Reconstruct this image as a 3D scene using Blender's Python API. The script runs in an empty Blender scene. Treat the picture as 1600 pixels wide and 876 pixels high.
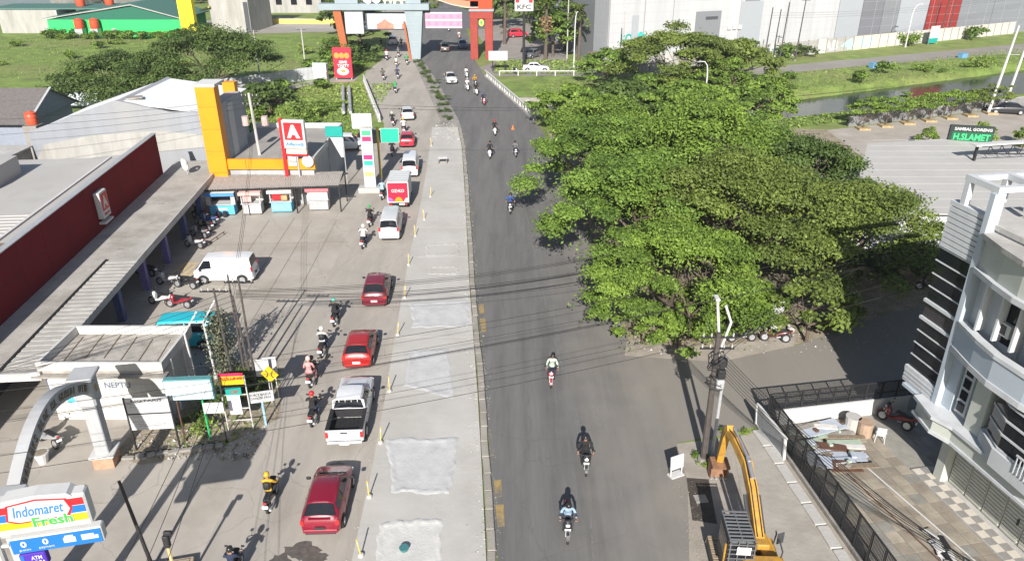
import bpy, math, random
import numpy as np
from mathutils import Vector, Matrix
R = math.radians
random.seed(7); rng = np.random.default_rng(7)
scene = bpy.context.scene
COL = scene.collection

# ---------------------------------------------------------------- camera, sky, sun, exposure
cd = bpy.data.cameras.new('camera'); cam = bpy.data.objects.new('camera', cd); COL.objects.link(cam)
cam.location = (0, 0, 23.2); cam.rotation_euler = (R(90 - 25.7), 0, 0)
cd.sensor_width = 36; cd.lens = 36 * 1180 / 1600; cd.clip_end = 3000; scene.camera = cam
SUN_EL, SUN_AZ = 30.0, 4.0              # shadows run straight away from the camera, a touch to the right
w = bpy.data.worlds.new('World'); scene.world = w; w.use_nodes = True
nt = w.node_tree; bg = nt.nodes['Background']
sky = nt.nodes.new('ShaderNodeTexSky'); sky.sky_type = 'NISHITA'; sky.sun_disc = False
sky.sun_elevation = R(SUN_EL); sky.sun_rotation = R(180 + SUN_AZ); sky.air_density = 1.0; sky.dust_density = 1.2
nt.links.new(sky.outputs[0], bg.inputs[0]); bg.inputs[1].default_value = 0.065
sl = bpy.data.lights.new('sun', 'SUN'); so = bpy.data.objects.new('sun', sl); COL.objects.link(so)
sl.energy = 5.0; sl.angle = R(0.5); sl.color = (1.0, 0.95, 0.89)
dv = Vector((math.sin(R(SUN_AZ)) * math.cos(R(SUN_EL)), math.cos(R(SUN_AZ)) * math.cos(R(SUN_EL)), -math.sin(R(SUN_EL))))
so.rotation_euler = dv.to_track_quat('-Z', 'Y').to_euler(); so.location = (-5, -60, 60)
vs = scene.view_settings; vs.view_transform = 'Standard'; vs.look = 'None'; vs.gamma = 1; vs.use_curve_mapping = False
vs.exposure = 0.78

# ---------------------------------------------------------------- materials
MATS = {}
def mat(name, col, rough=.75, var=.12, scale=3.0, bump=0.0, metal=0.0, spec=.4, stretch=None, stain=None, sscale=.4, samt=.5, detail=4, world=False, cracks=0.0):
    """procedural principled material: base colour with noise wear, optional second stain colour and bump"""
    if name in MATS: return MATS[name]
    m = bpy.data.materials.new(name); m.use_nodes = True; t = m.node_tree; N = t.nodes; L = t.links
    p = N['Principled BSDF']; p.inputs['Roughness'].default_value = rough; p.inputs['Metallic'].default_value = metal
    p.inputs['Specular IOR Level'].default_value = spec
    tc = N.new('ShaderNodeTexCoord'); vec = tc.outputs['Object']
    if world: vec = N.new('ShaderNodeNewGeometry').outputs['Position']
    base_vec = vec
    if stretch:
        mp = N.new('ShaderNodeMapping'); mp.inputs['Scale'].default_value = stretch; L.new(vec, mp.inputs[0]); vec = mp.outputs[0]
    if var > 0:
        n = N.new('ShaderNodeTexNoise'); n.inputs['Scale'].default_value = scale; n.inputs['Detail'].default_value = detail; n.inputs['Roughness'].default_value = .65
        L.new(vec, n.inputs['Vector'])
        r = N.new('ShaderNodeValToRGB'); r.color_ramp.elements[0].position = .3; r.color_ramp.elements[1].position = .72
        r.color_ramp.elements[0].color = [max(0, c * (1 - var)) for c in col] + [1]
        r.color_ramp.elements[1].color = [min(1, c * (1 + var)) for c in col] + [1]
        L.new(n.outputs['Fac'], r.inputs[0]); out = r.outputs[0]
        if stain:
            n2 = N.new('ShaderNodeTexNoise'); n2.inputs['Scale'].default_value = sscale; n2.inputs['Detail'].default_value = 6; n2.inputs['Roughness'].default_value = .7
            L.new(vec, n2.inputs['Vector'])
            r2 = N.new('ShaderNodeValToRGB'); r2.color_ramp.elements[0].position = .46; r2.color_ramp.elements[1].position = .68
            r2.color_ramp.elements[0].color = (0, 0, 0, 1); r2.color_ramp.elements[1].color = (samt, samt, samt, 1)
            L.new(n2.outputs['Fac'], r2.inputs[0])
            mx = N.new('ShaderNodeMixRGB'); mx.inputs[2].default_value = list(stain) + [1]
            L.new(r2.outputs[0], mx.inputs[0]); L.new(out, mx.inputs[1]); out = mx.outputs[0]
        if cracks > 0:                        # thin wandering cracks: edges of a warped cell pattern, faded in and out by noise
            nw = N.new('ShaderNodeTexNoise'); nw.inputs['Scale'].default_value = .9; nw.inputs['Detail'].default_value = 5; L.new(base_vec, nw.inputs['Vector'])
            av = N.new('ShaderNodeMixRGB'); av.blend_type = 'ADD'; av.inputs[0].default_value = 1.0; L.new(base_vec, av.inputs[1]); L.new(nw.outputs['Color'], av.inputs[2])
            vo = N.new('ShaderNodeTexVoronoi'); vo.feature = 'DISTANCE_TO_EDGE'; vo.inputs['Scale'].default_value = .22; L.new(av.outputs[0], vo.inputs['Vector'])
            mr = N.new('ShaderNodeMapRange'); mr.inputs['From Max'].default_value = .007; mr.inputs['To Min'].default_value = cracks; mr.inputs['To Max'].default_value = 0; L.new(vo.outputs['Distance'], mr.inputs['Value'])
            fd = N.new('ShaderNodeMath'); fd.operation = 'MULTIPLY'; L.new(mr.outputs[0], fd.inputs[0]); L.new(n.outputs['Fac'], fd.inputs[1])
            mc = N.new('ShaderNodeMixRGB'); mc.inputs[2].default_value = [c * .35 for c in col] + [1]; L.new(fd.outputs[0], mc.inputs[0]); L.new(out, mc.inputs[1]); out = mc.outputs[0]
        L.new(out, p.inputs['Base Color'])
        if bump > 0:
            b = N.new('ShaderNodeBump'); b.inputs['Strength'].default_value = bump; b.inputs['Distance'].default_value = .05
            n3 = N.new('ShaderNodeTexNoise'); n3.inputs['Scale'].default_value = scale * 6; n3.inputs['Detail'].default_value = 5
            L.new(vec, n3.inputs['Vector']); L.new(n3.outputs['Fac'], b.inputs['Height']); L.new(b.outputs[0], p.inputs['Normal'])
    else:
        p.inputs['Base Color'].default_value = list(col) + [1]
    MATS[name] = m; return m
def paint(name, col, rough=.28):        # car paint
    if name in MATS: return MATS[name]
    m = mat(name, col, rough=.35, var=.06, scale=2, spec=.5); p = m.node_tree.nodes['Principled BSDF']
    p.inputs['Coat Weight'].default_value = .6; p.inputs['Coat Roughness'].default_value = .08; return m
def leafmat(name, dark, lite):
    if name in MATS: return MATS[name]
    m = bpy.data.materials.new(name); m.use_nodes = True; t = m.node_tree; N = t.nodes; L = t.links
    p = N['Principled BSDF']; p.inputs['Roughness'].default_value = .6; p.inputs['Specular IOR Level'].default_value = .25
    a = N.new('ShaderNodeAttribute'); a.attribute_name = 'tone'
    r = N.new('ShaderNodeValToRGB'); r.color_ramp.elements[0].color = list(dark) + [1]; r.color_ramp.elements[1].color = list(lite) + [1]
    L.new(a.outputs['Fac'], r.inputs[0]); L.new(r.outputs[0], p.inputs['Base Color'])
    tr = N.new('ShaderNodeBsdfTranslucent'); L.new(r.outputs[0], tr.inputs[0])
    mx = N.new('ShaderNodeMixShader'); mx.inputs[0].default_value = .12
    L.new(p.outputs[0], mx.inputs[1]); L.new(tr.outputs[0], mx.inputs[2]); L.new(mx.outputs[0], N['Material Output'].inputs[0])
    MATS[name] = m; return m

white = mat('white_paint', (.50, .50, .49), var=.06, scale=1.5)
black = mat('black_plastic', (.02, .02, .022), rough=.6, var=.2)
rubber = mat('rubber', (.025, .025, .025), rough=.9, var=.2)
chrome = mat('rim_alloy', (.55, .56, .58), rough=.35, metal=.7, var=.05)
glass_dark = mat('dark_glass', (.012, .014, .018), rough=.07, var=.1, spec=.4)
lampred = mat('lamp_red', (.5, .03, .03), rough=.2, var=.05)
lampclear = mat('lamp_clear', (.75, .76, .78), rough=.15, var=.05)
plate_w = mat('plate_white', (.8, .8, .8), var=.03)
plate_k = mat('plate_black', (.03, .03, .03), var=.03)
steel = mat('galvanised_steel', (.42, .43, .44), rough=.5, metal=.3, var=.15, scale=4)
darksteel = mat('black_steel', (.022, .022, .024), rough=.55, var=.2)
rust = mat('rusty_steel', (.11, .055, .036), rough=.85, var=.3, scale=8)
conc = mat('pale_concrete', (.42, .41, .39), var=.14, scale=1.2, bump=.3, stain=(.25, .23, .21), sscale=.35, samt=.5)
conc_d = mat('weathered_concrete', (.27, .255, .23), var=.2, scale=1.4, bump=.4, stain=(.12, .11, .10), sscale=.5, samt=.7)
wood = mat('old_wood', (.20, .155, .11), var=.3, scale=6)
bark = mat('bark', (.11, .085, .065), rough=.95, var=.3, scale=7, bump=.5)
orangep = mat('orange_panel', (.66, .25, .008), rough=.5, var=.05, scale=1)
redp = mat('red_panel', (.46, .018, .024), rough=.5, var=.06)
yellowp = mat('yellow_panel', (.62, .40, .012), rough=.5, var=.05)
bluep = mat('blue_panel', (.02, .24, .66), rough=.5, var=.05)
greenp = mat('green_panel', (.02, .40, .13), rough=.5, var=.05)
tealp = mat('teal_panel', (.012, .29, .25), rough=.5, var=.06)

# ---------------------------------------------------------------- mesh helpers
class MB:
    """collects simple shapes; build() links them as one mesh object"""
    def __init__(s): s.v = []; s.f = []; s.m = []; s.mi = 0
    def add(s, vs, fs):
        o = len(s.v); s.v += [tuple(v) for v in vs]; s.f += [tuple(i + o for i in f) for f in fs]; s.m += [s.mi] * len(fs); return s
    def box(s, c, d, rz=0, bev=0.0, rx=0, ry=0):
        x, y, z = [k / 2 for k in d]
        if bev > 0:
            b = min(bev, x * .49, y * .49, z * .49); vs = []
            for zz, i in ((-z, b), (-z + b, 0), (z - b, 0), (z, b)):
                xi, yi = x - i, y - i
                vs += [(-xi + b, -yi, zz), (xi - b, -yi, zz), (xi, -yi + b, zz), (xi, yi - b, zz), (xi - b, yi, zz), (-xi + b, yi, zz), (-xi, yi - b, zz), (-xi, -yi + b, zz)]
            fs = [tuple(range(7, -1, -1)), tuple(range(24, 32))]
            for l in range(3):
                for k in range(8): fs.append((l*8+k, l*8+(k+1) % 8, l*8+8+(k+1) % 8, l*8+8+k))
        else:
            vs = [(-x,-y,-z),(x,-y,-z),(x,y,-z),(-x,y,-z),(-x,-y,z),(x,-y,z),(x,y,z),(-x,y,z)]
            fs = [(3,2,1,0),(4,5,6,7),(0,1,5,4),(1,2,6,5),(2,3,7,6),(3,0,4,7)]
        if rz or rx or ry:
            M = Matrix.Rotation(rz, 3, 'Z') @ Matrix.Rotation(ry, 3, 'Y') @ Matrix.Rotation(rx, 3, 'X'); vs = [M @ Vector(v) for v in vs]
        return s.add([(v[0]+c[0], v[1]+c[1], v[2]+c[2]) for v in vs], fs)
    def tube(s, pts, r, n=8, cap=True):
        pts = [Vector(p) for p in pts]; rs = r if isinstance(r, (list, tuple)) else [r] * len(pts)
        vs = []; fs = []; prev = None
        for i, p in enumerate(pts):
            d = (pts[min(i+1, len(pts)-1)] - pts[max(i-1, 0)]).normalized()
            a = Vector((0, 0, 1)) if abs(d.z) < .9 else Vector((1, 0, 0))
            if prev is not None and (prev - d * prev.dot(d)).length > .05: a = prev
            u = (a - d * a.dot(d)).normalized(); prev = u; q = d.cross(u)
            for k in range(n):
                t = 2 * math.pi * k / n; vs.append(p + (u * math.cos(t) + q * math.sin(t)) * rs[i])
        for i in range(len(pts) - 1):
            for k in range(n): fs.append((i*n+k, i*n+(k+1) % n, (i+1)*n+(k+1) % n, (i+1)*n+k))
        if cap: fs += [tuple(range(n-1, -1, -1)), tuple(range((len(pts)-1)*n, len(pts)*n))]
        return s.add(vs, fs)
    def prism(s, poly, z0, z1):           # polygon (x,y) extruded in z
        n = len(poly); vs = [(p[0], p[1], z0) for p in poly] + [(p[0], p[1], z1) for p in poly]
        a = sum(poly[i][0]*poly[(i+1) % n][1] - poly[(i+1) % n][0]*poly[i][1] for i in range(n))
        up = tuple(range(n, 2*n)); dn = tuple(range(n-1, -1, -1))
        sd = [(i, (i+1) % n, n+(i+1) % n, n+i) for i in range(n)]
        if a < 0: up = up[::-1]; dn = dn[::-1]; sd = [f[::-1] for f in sd]
        return s.add(vs, [up, dn] + sd)
    def prof(s, poly, x0, x1):            # polygon (y,z) extruded in x
        n = len(poly); vs = [(x0, p[0], p[1]) for p in poly] + [(x1, p[0], p[1]) for p in poly]
        return s.add(vs, [tuple(range(n-1, -1, -1)), tuple(range(n, 2*n))] + [(i, (i+1) % n, n+(i+1) % n, n+i) for i in range(n)])
    def prow(s, poly, y0, y1):            # polygon (x,z) extruded in y
        n = len(poly); vs = [(p[0], y0, p[1]) for p in poly] + [(p[0], y1, p[1]) for p in poly]
        return s.add(vs, [tuple(range(n)), tuple(range(2*n-1, n-1, -1))] + [((i+1) % n, i, n+i, n+(i+1) % n) for i in range(n)])
    def sheet(s, poly, z):
        a = sum(poly[i][0]*poly[(i+1) % len(poly)][1] - poly[(i+1) % len(poly)][0]*poly[i][1] for i in range(len(poly)))
        if a < 0: poly = poly[::-1]
        return s.add([(p[0], p[1], z) for p in poly], [tuple(range(len(poly)))])
    def ball(s, c, r, n=10, m=6):
        r = r if isinstance(r, (list, tuple)) else (r, r, r); vs = []; fs = []
        for j in range(1, m):
            for k in range(n):
                a = math.pi * j / m; b = 2 * math.pi * k / n
                vs.append((c[0]+r[0]*math.sin(a)*math.cos(b), c[1]+r[1]*math.sin(a)*math.sin(b), c[2]+r[2]*math.cos(a)))
        t = len(vs); vs += [(c[0], c[1], c[2]+r[2]), (c[0], c[1], c[2]-r[2])]
        for j in range(m-2):
            for k in range(n): fs.append((j*n+k, (j+1)*n+k, (j+1)*n+(k+1) % n, j*n+(k+1) % n))
        for k in range(n): fs += [(t, k, (k+1) % n), (t+1, (m-2)*n+(k+1) % n, (m-2)*n+k)]
        return s.add(vs, fs)
    def wheel(s, c, r, wd, n=18, rin=0):    # axle along x
        o = [(wd/2, r*.93), (wd/2*.6, r), (-wd/2*.6, r), (-wd/2, r*.93)]; vs = []; fs = []
        for x, q in o:
            for k in range(n):
                t = 2*math.pi*k/n; vs.append((c[0]+x, c[1]+q*math.cos(t), c[2]+q*math.sin(t)))
        for j in range(3):
            for k in range(n): fs.append((j*n+k, (j+1)*n+k, (j+1)*n+(k+1) % n, j*n+(k+1) % n))
        fs += [tuple(range(n)), tuple(range(4*n-1, 3*n-1, -1))]
        return s.add(vs, fs)
    def mesh(s, name, mats, smooth=None):
        me = bpy.data.meshes.new(name); me.from_pydata(s.v, [], s.f)
        for m in (mats if isinstance(mats, (list, tuple)) else [mats]): me.materials.append(m)
        if any(s.m): me.polygons.foreach_set('material_index', s.m)
        if smooth:
            me.polygons.foreach_set('use_smooth', [True] * len(me.polygons)); me.set_sharp_from_angle(angle=R(smooth))
        me.update(); return me
    def build(s, name, mats, parent=None, loc=(0, 0, 0), rz=0, smooth=None):
        return put(name, s.mesh(name, mats, smooth), parent, loc, rz)
def put(name, me, parent=None, loc=(0, 0, 0), rz=0, rot=None):
    o = bpy.data.objects.new(name, me); COL.objects.link(o); o.parent = parent; o.location = loc
    o.rotation_euler = rot if rot else (0, 0, rz); return o
def tag(o, label=None, cat=None, group=None, kind=None):
    if label: o['label'] = label
    if cat: o['category'] = cat
    if group: o['group'] = group
    if kind: o['kind'] = kind
    return o
def thing(name, label, cat, loc=(0, 0, 0), rz=0, group=None):
    o = bpy.data.objects.new(name, None); o.empty_display_size = .3; COL.objects.link(o)
    o.location = loc; o.rotation_euler = (0, 0, rz); return tag(o, label, cat, group)
def struct(o): o['kind'] = 'structure'; return o
def copy_tree(o, parent=None):
    c = o.copy(); COL.objects.link(c); c.parent = parent
    for ch in list(o.children): copy_tree(ch, c)
    return c
def recolor(root, old, new):             # copies share meshes; colours differ per object slot
    for o in [root] + list(root.children_recursive):
        if o.type == 'MESH':
            for s in o.material_slots:
                if s.material == old: s.link = 'OBJECT'; s.material = new
def text_mesh(body, width, height, m, depth=.012, bold=0.0, shear=0.0):
    c = bpy.data.curves.new('lettering', 'FONT'); c.body = body; c.size = 1; c.extrude = .01; c.resolution_u = 2; c.offset = bold; c.shear = shear
    c.align_x = 'CENTER'; c.space_line = .95
    o = bpy.data.objects.new('lettering', c); COL.objects.link(o)
    me = bpy.data.meshes.new_from_object(o.evaluated_get(bpy.context.evaluated_depsgraph_get()))
    bpy.data.objects.remove(o); bpy.data.curves.remove(c)
    n = len(me.vertices); a = np.zeros(n*3); me.vertices.foreach_get('co', a); a = a.reshape(-1, 3)
    lo, hi = a.min(0), a.max(0); a -= (lo + hi) / 2; d = np.maximum(hi - lo, 1e-6)
    a *= np.array([width / d[0], height / d[1], depth / d[2]]); me.vertices.foreach_set('co', a.ravel())
    me.materials.clear(); me.materials.append(m); me.update(); return me
def letters(body, width, height, m, parent, loc, rz=0, tilt=R(90), bold=0.0, name='lettering', shear=0.0, roll=0):
    o = put(name, text_mesh(body, width, height, m, bold=bold, shear=shear), parent, loc)
    o.rotation_euler = (tilt, roll, rz); return o
def leaves(pts, nrm, size, tones, name, m, parent=None, loc=(0, 0, 0)):
    """one foliage mesh: a small diamond-shaped leaf face at every point"""
    n = len(pts); ref = rng.normal(size=(n, 3)); t = np.cross(nrm, ref); t /= np.linalg.norm(t, axis=1, keepdims=True) + 1e-9
    b = np.cross(nrm, t); b /= np.linalg.norm(b, axis=1, keepdims=True) + 1e-9
    s = size[:, None]; q = np.stack([pts - t*s, pts - b*s*.55 + nrm*s*.12, pts + t*s, pts + b*s*.55 + nrm*s*.12], 1).reshape(-1, 3)
    me = bpy.data.meshes.new(name); me.vertices.add(4*n); me.vertices.foreach_set('co', q.ravel())
    me.loops.add(4*n); me.loops.foreach_set('vertex_index', np.arange(4*n)); me.polygons.add(n)
    me.polygons.foreach_set('loop_start', np.arange(0, 4*n, 4)); me.polygons.foreach_set('loop_total', np.full(n, 4))
    at = me.attributes.new('tone', 'FLOAT', 'FACE'); at.data.foreach_set('value', tones.astype(np.float32))
    me.materials.append(m); me.update(calc_edges=True)
    return put(name, me, parent, loc)
def pad_points(cl, n):
    """points in flattened pads; cl rows are x, y, z, rx, rz"""
    cl = np.array(cl); wts = cl[:, 3]**2; idx = rng.choice(len(cl), n, p=wts/wts.sum()); c = cl[idx]
    d = rng.normal(size=(n, 3)); d /= np.linalg.norm(d, axis=1, keepdims=True); d[:, 2] = np.where(rng.random(n) < .7, np.abs(d[:, 2]), d[:, 2])
    r = (.45 + .55 * rng.random(n)**.6)[:, None] * (1 + .25*rng.normal(size=(n, 1)))
    p = c[:, :3] + d * r * np.stack([c[:, 3], c[:, 3], c[:, 4]], 1)
    nn = d * .5 + rng.normal(size=(n, 3)) * .55 + np.array([0, -.15, .75]); nn /= np.linalg.norm(nn, axis=1, keepdims=True)
    return p, nn, idx
# ---------------------------------------------------------------- ground, water, roads
def lerp_line(L, y):
    for (x0, y0), (x1, y1) in zip(L, L[1:]):
        if y0 <= y <= y1: return x0 + (x1 - x0) * (y - y0) / (y1 - y0)
    return L[0][0] if y < L[0][1] else L[-1][0]
def along(L, step):
    out = []; acc = 0
    for (x0, y0), (x1, y1) in zip(L, L[1:]):
        d = math.hypot(x1-x0, y1-y0); t = (step - acc) if out else 0
        while t <= d: out.append((x0+(x1-x0)*t/d, y0+(y1-y0)*t/d, math.atan2(y1-y0, x1-x0))); t += step
        acc = d - (t - step)
    return out
MED_L = [(-6.2, 8), (-6.4, 22.4), (-6.5, 27.4), (-6.7, 32.1), (-7.3, 42.4), (-7.8, 52.5), (-8.1, 62.1), (-8.8, 76.4), (-9.7, 91), (-8.9, 94.2), (-11.8, 109.3), (-15.2, 126.5), (-17.9, 140), (-21, 176), (-30, 240)]
MED_R = [(-.1, 8), (-.6, 22.4), (-1.1, 29.5), (-1.6, 36.3), (-2.3, 44.1), (-3.1, 55), (-4.0, 67.3), (-5.2, 82.5), (-6.2, 91), (-7.0, 95.9), (-10.5, 113.8), (-14.5, 132.4), (-16.8, 140), (-20, 176), (-28.5, 240)]
RIGHT = [(6.9, 8), (7.1, 22.4), (8.0, 27), (8.1, 33), (7.2, 38), (6.8, 45), (6.2, 60), (5, 75), (3.6, 90), (2.7, 95.2), (0, 107.2), (-4.1, 122.7), (-6.6, 138.8), (-10, 176), (-16, 240)]
LEFT = [(-12.4, 8), (-12.6, 30), (-13, 45), (-13.4, 60), (-13.8, 75), (-15.8, 92.6), (-17.7, 99.4), (-22.8, 118.6), (-24.3, 128), (-23.3, 140), (-27.5, 176), (-40, 240)]
CAN_N = lambda x: 94.2 + max(0, x - 32) * .40
CAN_F = lambda x: 107.5 + max(0, x - 34) * .50
def sm(t): t = min(1, max(0, t)); return t * t * (3 - 2 * t)
def gz(x, y):
    z = 0.0
    ry = lerp_line(RIGHT, y) + 1.2
    if x > ry and 85 < y < 190:
        a = sm((y - CAN_N(x)) / 3.0) * sm((CAN_F(x) - y) / 1.8) * sm((x - ry) / 2.5); z -= 1.9 * a
    if x < -25 and 92 < y < 118:
        z -= .7 * sm((y - 92) / 5) * sm((118 - y) / 8) * sm((-25 - x) / 4)
    if y > 150: z += .0
    return z
xs = sorted(set([-700, -450, -300, -220, -170] + list(np.arange(-140, 141, 2.0)) + [170, 220, 300, 450, 700]))
ys = sorted(set([-120, -60, -20] + list(np.arange(0, 84, 6.0)) + list(np.arange(84, 176, 1.5)) + [180, 190, 205, 225, 260, 320, 420, 600, 900]))
m = MB(); nx = len(xs)
vv = [(x, y, gz(x, y)) for y in ys for x in xs]
m.add(vv, [(j*nx+i, j*nx+i+1, (j+1)*nx+i+1, (j+1)*nx+i) for j in range(len(ys)-1) for i in range(nx-1)])
grassm = mat('grassy_earth', (.15, .215, .045), rough=.95, var=.45, scale=.35, stain=(.20, .19, .08), sscale=.05, samt=.75, bump=.6, detail=8)
struct(m.build('ground', grassm, smooth=80))
road_c = mat('dusty_concrete_road', (.345, .318, .28), rough=.9, var=.10, scale=.5, bump=.15, stretch=(1.2, .25, 1), stain=(.25, .232, .208), sscale=.35, samt=.8, detail=6, cracks=.7)
lot_c = mat('dusty_concrete_yard', (.355, .328, .288), rough=.92, var=.10, scale=.35, bump=.15, stain=(.255, .225, .19), sscale=.16, samt=.8, detail=8, cracks=.8)
asph = mat('worn_asphalt', (.125, .123, .12), rough=.88, var=.24, scale=.8, bump=.25, stretch=(1.5, .12, 1), stain=(.165, .158, .148), sscale=.35, samt=.75, detail=8, cracks=.5)
def dusty(m, x0, x1, col):               # tan dust blown over the kerb side of the asphalt, broken up by noise
    t = m.node_tree; N = t.nodes; L = t.links; p = N['Principled BSDF']; src = p.inputs['Base Color'].links[0].from_socket
    tc = N.new('ShaderNodeTexCoord'); sx = N.new('ShaderNodeSeparateXYZ'); L.new(tc.outputs['Object'], sx.inputs[0])
    n = N.new('ShaderNodeTexNoise'); n.inputs['Scale'].default_value = .5; n.inputs['Detail'].default_value = 8; L.new(tc.outputs['Object'], n.inputs['Vector'])
    ad = N.new('ShaderNodeMath'); ad.operation = 'MULTIPLY_ADD'; ad.inputs[1].default_value = 7.0; L.new(n.outputs['Fac'], ad.inputs[0]); L.new(sx.outputs[0], ad.inputs[2])
    mr = N.new('ShaderNodeMapRange'); mr.inputs['From Min'].default_value = x0+3.5; mr.inputs['From Max'].default_value = x1+3.5; mr.inputs['To Max'].default_value = .66; L.new(ad.outputs[0], mr.inputs['Value'])
    mx = N.new('ShaderNodeMixRGB'); mx.inputs[2].default_value = list(col) + [1]; L.new(mr.outputs[0], mx.inputs[0]); L.new(src, mx.inputs[1]); L.new(mx.outputs[0], p.inputs['Base Color'])
dusty(asph, 2.2, 8.5, (.25, .228, .195))
asph2 = mat('grey_asphalt', (.14, .136, .13), rough=.9, var=.16, scale=.5, bump=.25, stain=(.22, .2, .175), sscale=.22, samt=.7)
dirt = mat('sandy_dirt', (.28, .235, .175), rough=.95, var=.25, scale=1.2, bump=.7, stain=(.12, .12, .06), sscale=.5, samt=.6)
dust = mat('dusty_paving', (.31, .28, .24), rough=.95, var=.16, scale=.7, bump=.3, stain=(.2, .17, .13), sscale=.3, samt=.6)
struct(MB().sheet([(-60, 5), (-12.3, 5), (-12.5, 30), (-12.9, 45), (-13.3, 60), (-13.4, 68), (-14.2, 86), (-20, 88), (-60, 66)], .012).build('yard_paving', lot_c))
struct(MB().sheet(LEFT + MED_L[::-1], .02).build('road_left', road_c))
struct(MB().sheet(MED_R + RIGHT[::-1], .016).build('road_right', asph))
struct(MB().sheet([(7.0, 29.6), (11, 30.6), (12.7, 31.35), (20.6, 32.75), (45, 36.5), (45, 47), (30, 45), (25, 43.5), (17, 39.2), (12, 37.4), (6.9, 38)], .022).build('side_road', asph))
struct(MB().sheet([(6.7, 38.1), (12, 37.5), (17, 39.3), (30, 45), (45, 47), (45, 54), (25.5, 53), (25, 66), (38, 69), (40, 90), (20, 92), (4.2, 90), (5.2, 75), (6.3, 60), (6.9, 45)], .012).build('tree_plot_earth', dirt))
struct(MB().sheet([(6.6, 38.0), (12, 37.3), (16.9, 39.1), (17.6, 40.6), (12, 38.9), (7, 39.9)], .03).build('verge_pavement', dust))
struct(MB().sheet([(37, 66), (80, 80), (80, 107), (69.5, 102.6), (41.5, 91.2), (38, 90)], .016).build('restaurant_parking', mat('pale_parking_concrete', (.36, .33, .29), var=.14, scale=.3, stain=(.25, .21, .17), sscale=.2, samt=.6)))
struct(MB().sheet([(6.7, 8), (15.5, 8), (14.6, 22), (13.2, 31.4), (11.2, 30.4), (7.9, 29.8), (7.9, 27), (6.9, 22.4)], .01).build('verge_earth', dust))
struct(MB().sheet([(12.6, 8), (60, 8), (60, 37.5), (20.6, 32.7), (12.7, 31.3)], .007).build('building_plot', conc_d))
struct(MB().sheet([(2.2, 124.5), (-3.5, 124.5), (-5.5, 132), (-3, 138), (10, 150), (10, 134.5), (22, 131), (43.8, 132.4), (100, 157), (135, 172), (136, 165), (101, 149.5), (44, 126.5), (22, 125)], .014).build('far_road', mat('far_asphalt', (.235, .22, .2), var=.12, scale=.2)))
struct(MB().sheet([(-24.6, 119.5), (-30, 118.2), (-35, 110.4), (-46, 103.6), (-47, 106), (-36.4, 113.4), (-31, 121.4), (-24.6, 124)], .014).build('lane_left', mat('lane_concrete', (.3, .28, .25), var=.15, scale=.4)))
struct(MB().sheet([(-28, 178), (-80, 190), (-140, 196), (-140, 203), (-80, 197.5), (-29, 187)], .014).build('far_lane', mat('lane_concrete2', (.36, .34, .31), var=.1, scale=.2)))
struct(MB().sheet([(-3.2, 139), (12, 150), (14, 200), (-12, 200), (-8, 176)], .012).build('forecourt', mat('far_paving', (.27, .245, .22), var=.12, scale=.3)))
struct(MB().sheet([(-60, 172.6), (-60, 205), (-35, 190), (-33, 178)], .012).build('far_yard', mat('far_paving2', (.3, .28, .25), var=.12, scale=.3)))
# canal water
wm = mat('canal_water', (.022, .035, .028), rough=.12, var=.35, scale=.12, spec=.5, bump=.05)
struct(MB().sheet([(1, 91), (32, 91), (140, 134), (140, 163), (34, 111), (1, 111)], -.85).build('canal_water', wm))
struct(MB().sheet([(-160, 205), (-112, 205), (-100, 235), (-100, 250), (-170, 250), (-170, 205)], .02).build('pond_water', mat('pond_water', (.12, .13, .11), rough=.2, var=.1, scale=.1)))
# raised median: cast panels and kerb stones
med = thing('median', None, None); med['kind'] = 'structure'
slabm = mat('fresh_concrete', (.395, .382, .355), rough=.9, var=.09, scale=.45, bump=.2, stain=(.46, .452, .432), sscale=.22, samt=.6, detail=7, world=True)
yy = [10, 16, 22, 28, 34, 40, 46, 52, 58, 64, 70, 76, 82, 86.5, 91]
for a, b in zip(yy, yy[1:]):
    a2, b2 = a + .012, b - .012
    MB().prism([(lerp_line(MED_L, a2)+.02, a2), (lerp_line(MED_R, a2)-.42, a2), (lerp_line(MED_R, b2)-.42, b2), (lerp_line(MED_L, b2)+.02, b2)], 0, .14).build('concrete_slab', slabm, med)
m = MB(); Lm = [p for p in MED_L if p[1] > 90.9]; Rm = [p for p in MED_R if p[1] > 90.9]
m.prism(Lm + Rm[::-1], 0, .12).build('median_strip', conc_d, med)
kerbm = mat('kerb_concrete', (.30, .28, .245), var=.2, scale=2, bump=.5, stain=(.17, .15, .125), sscale=.5, samt=.7, world=True)
ks = MB().box((0, 0, 0), (1.165, .34, .2), bev=.03).mesh('kerb_stone', kerbm)
for x, y, a in along([p for p in MED_R if p[1] <= 95], 1.18):
    if y > 9: put('kerb_stone', ks, med, (x - .2 + random.uniform(-.03, .03), y, .085 + random.uniform(-.015, .015)), a + R(random.uniform(-1.5, 1.5)))
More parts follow.
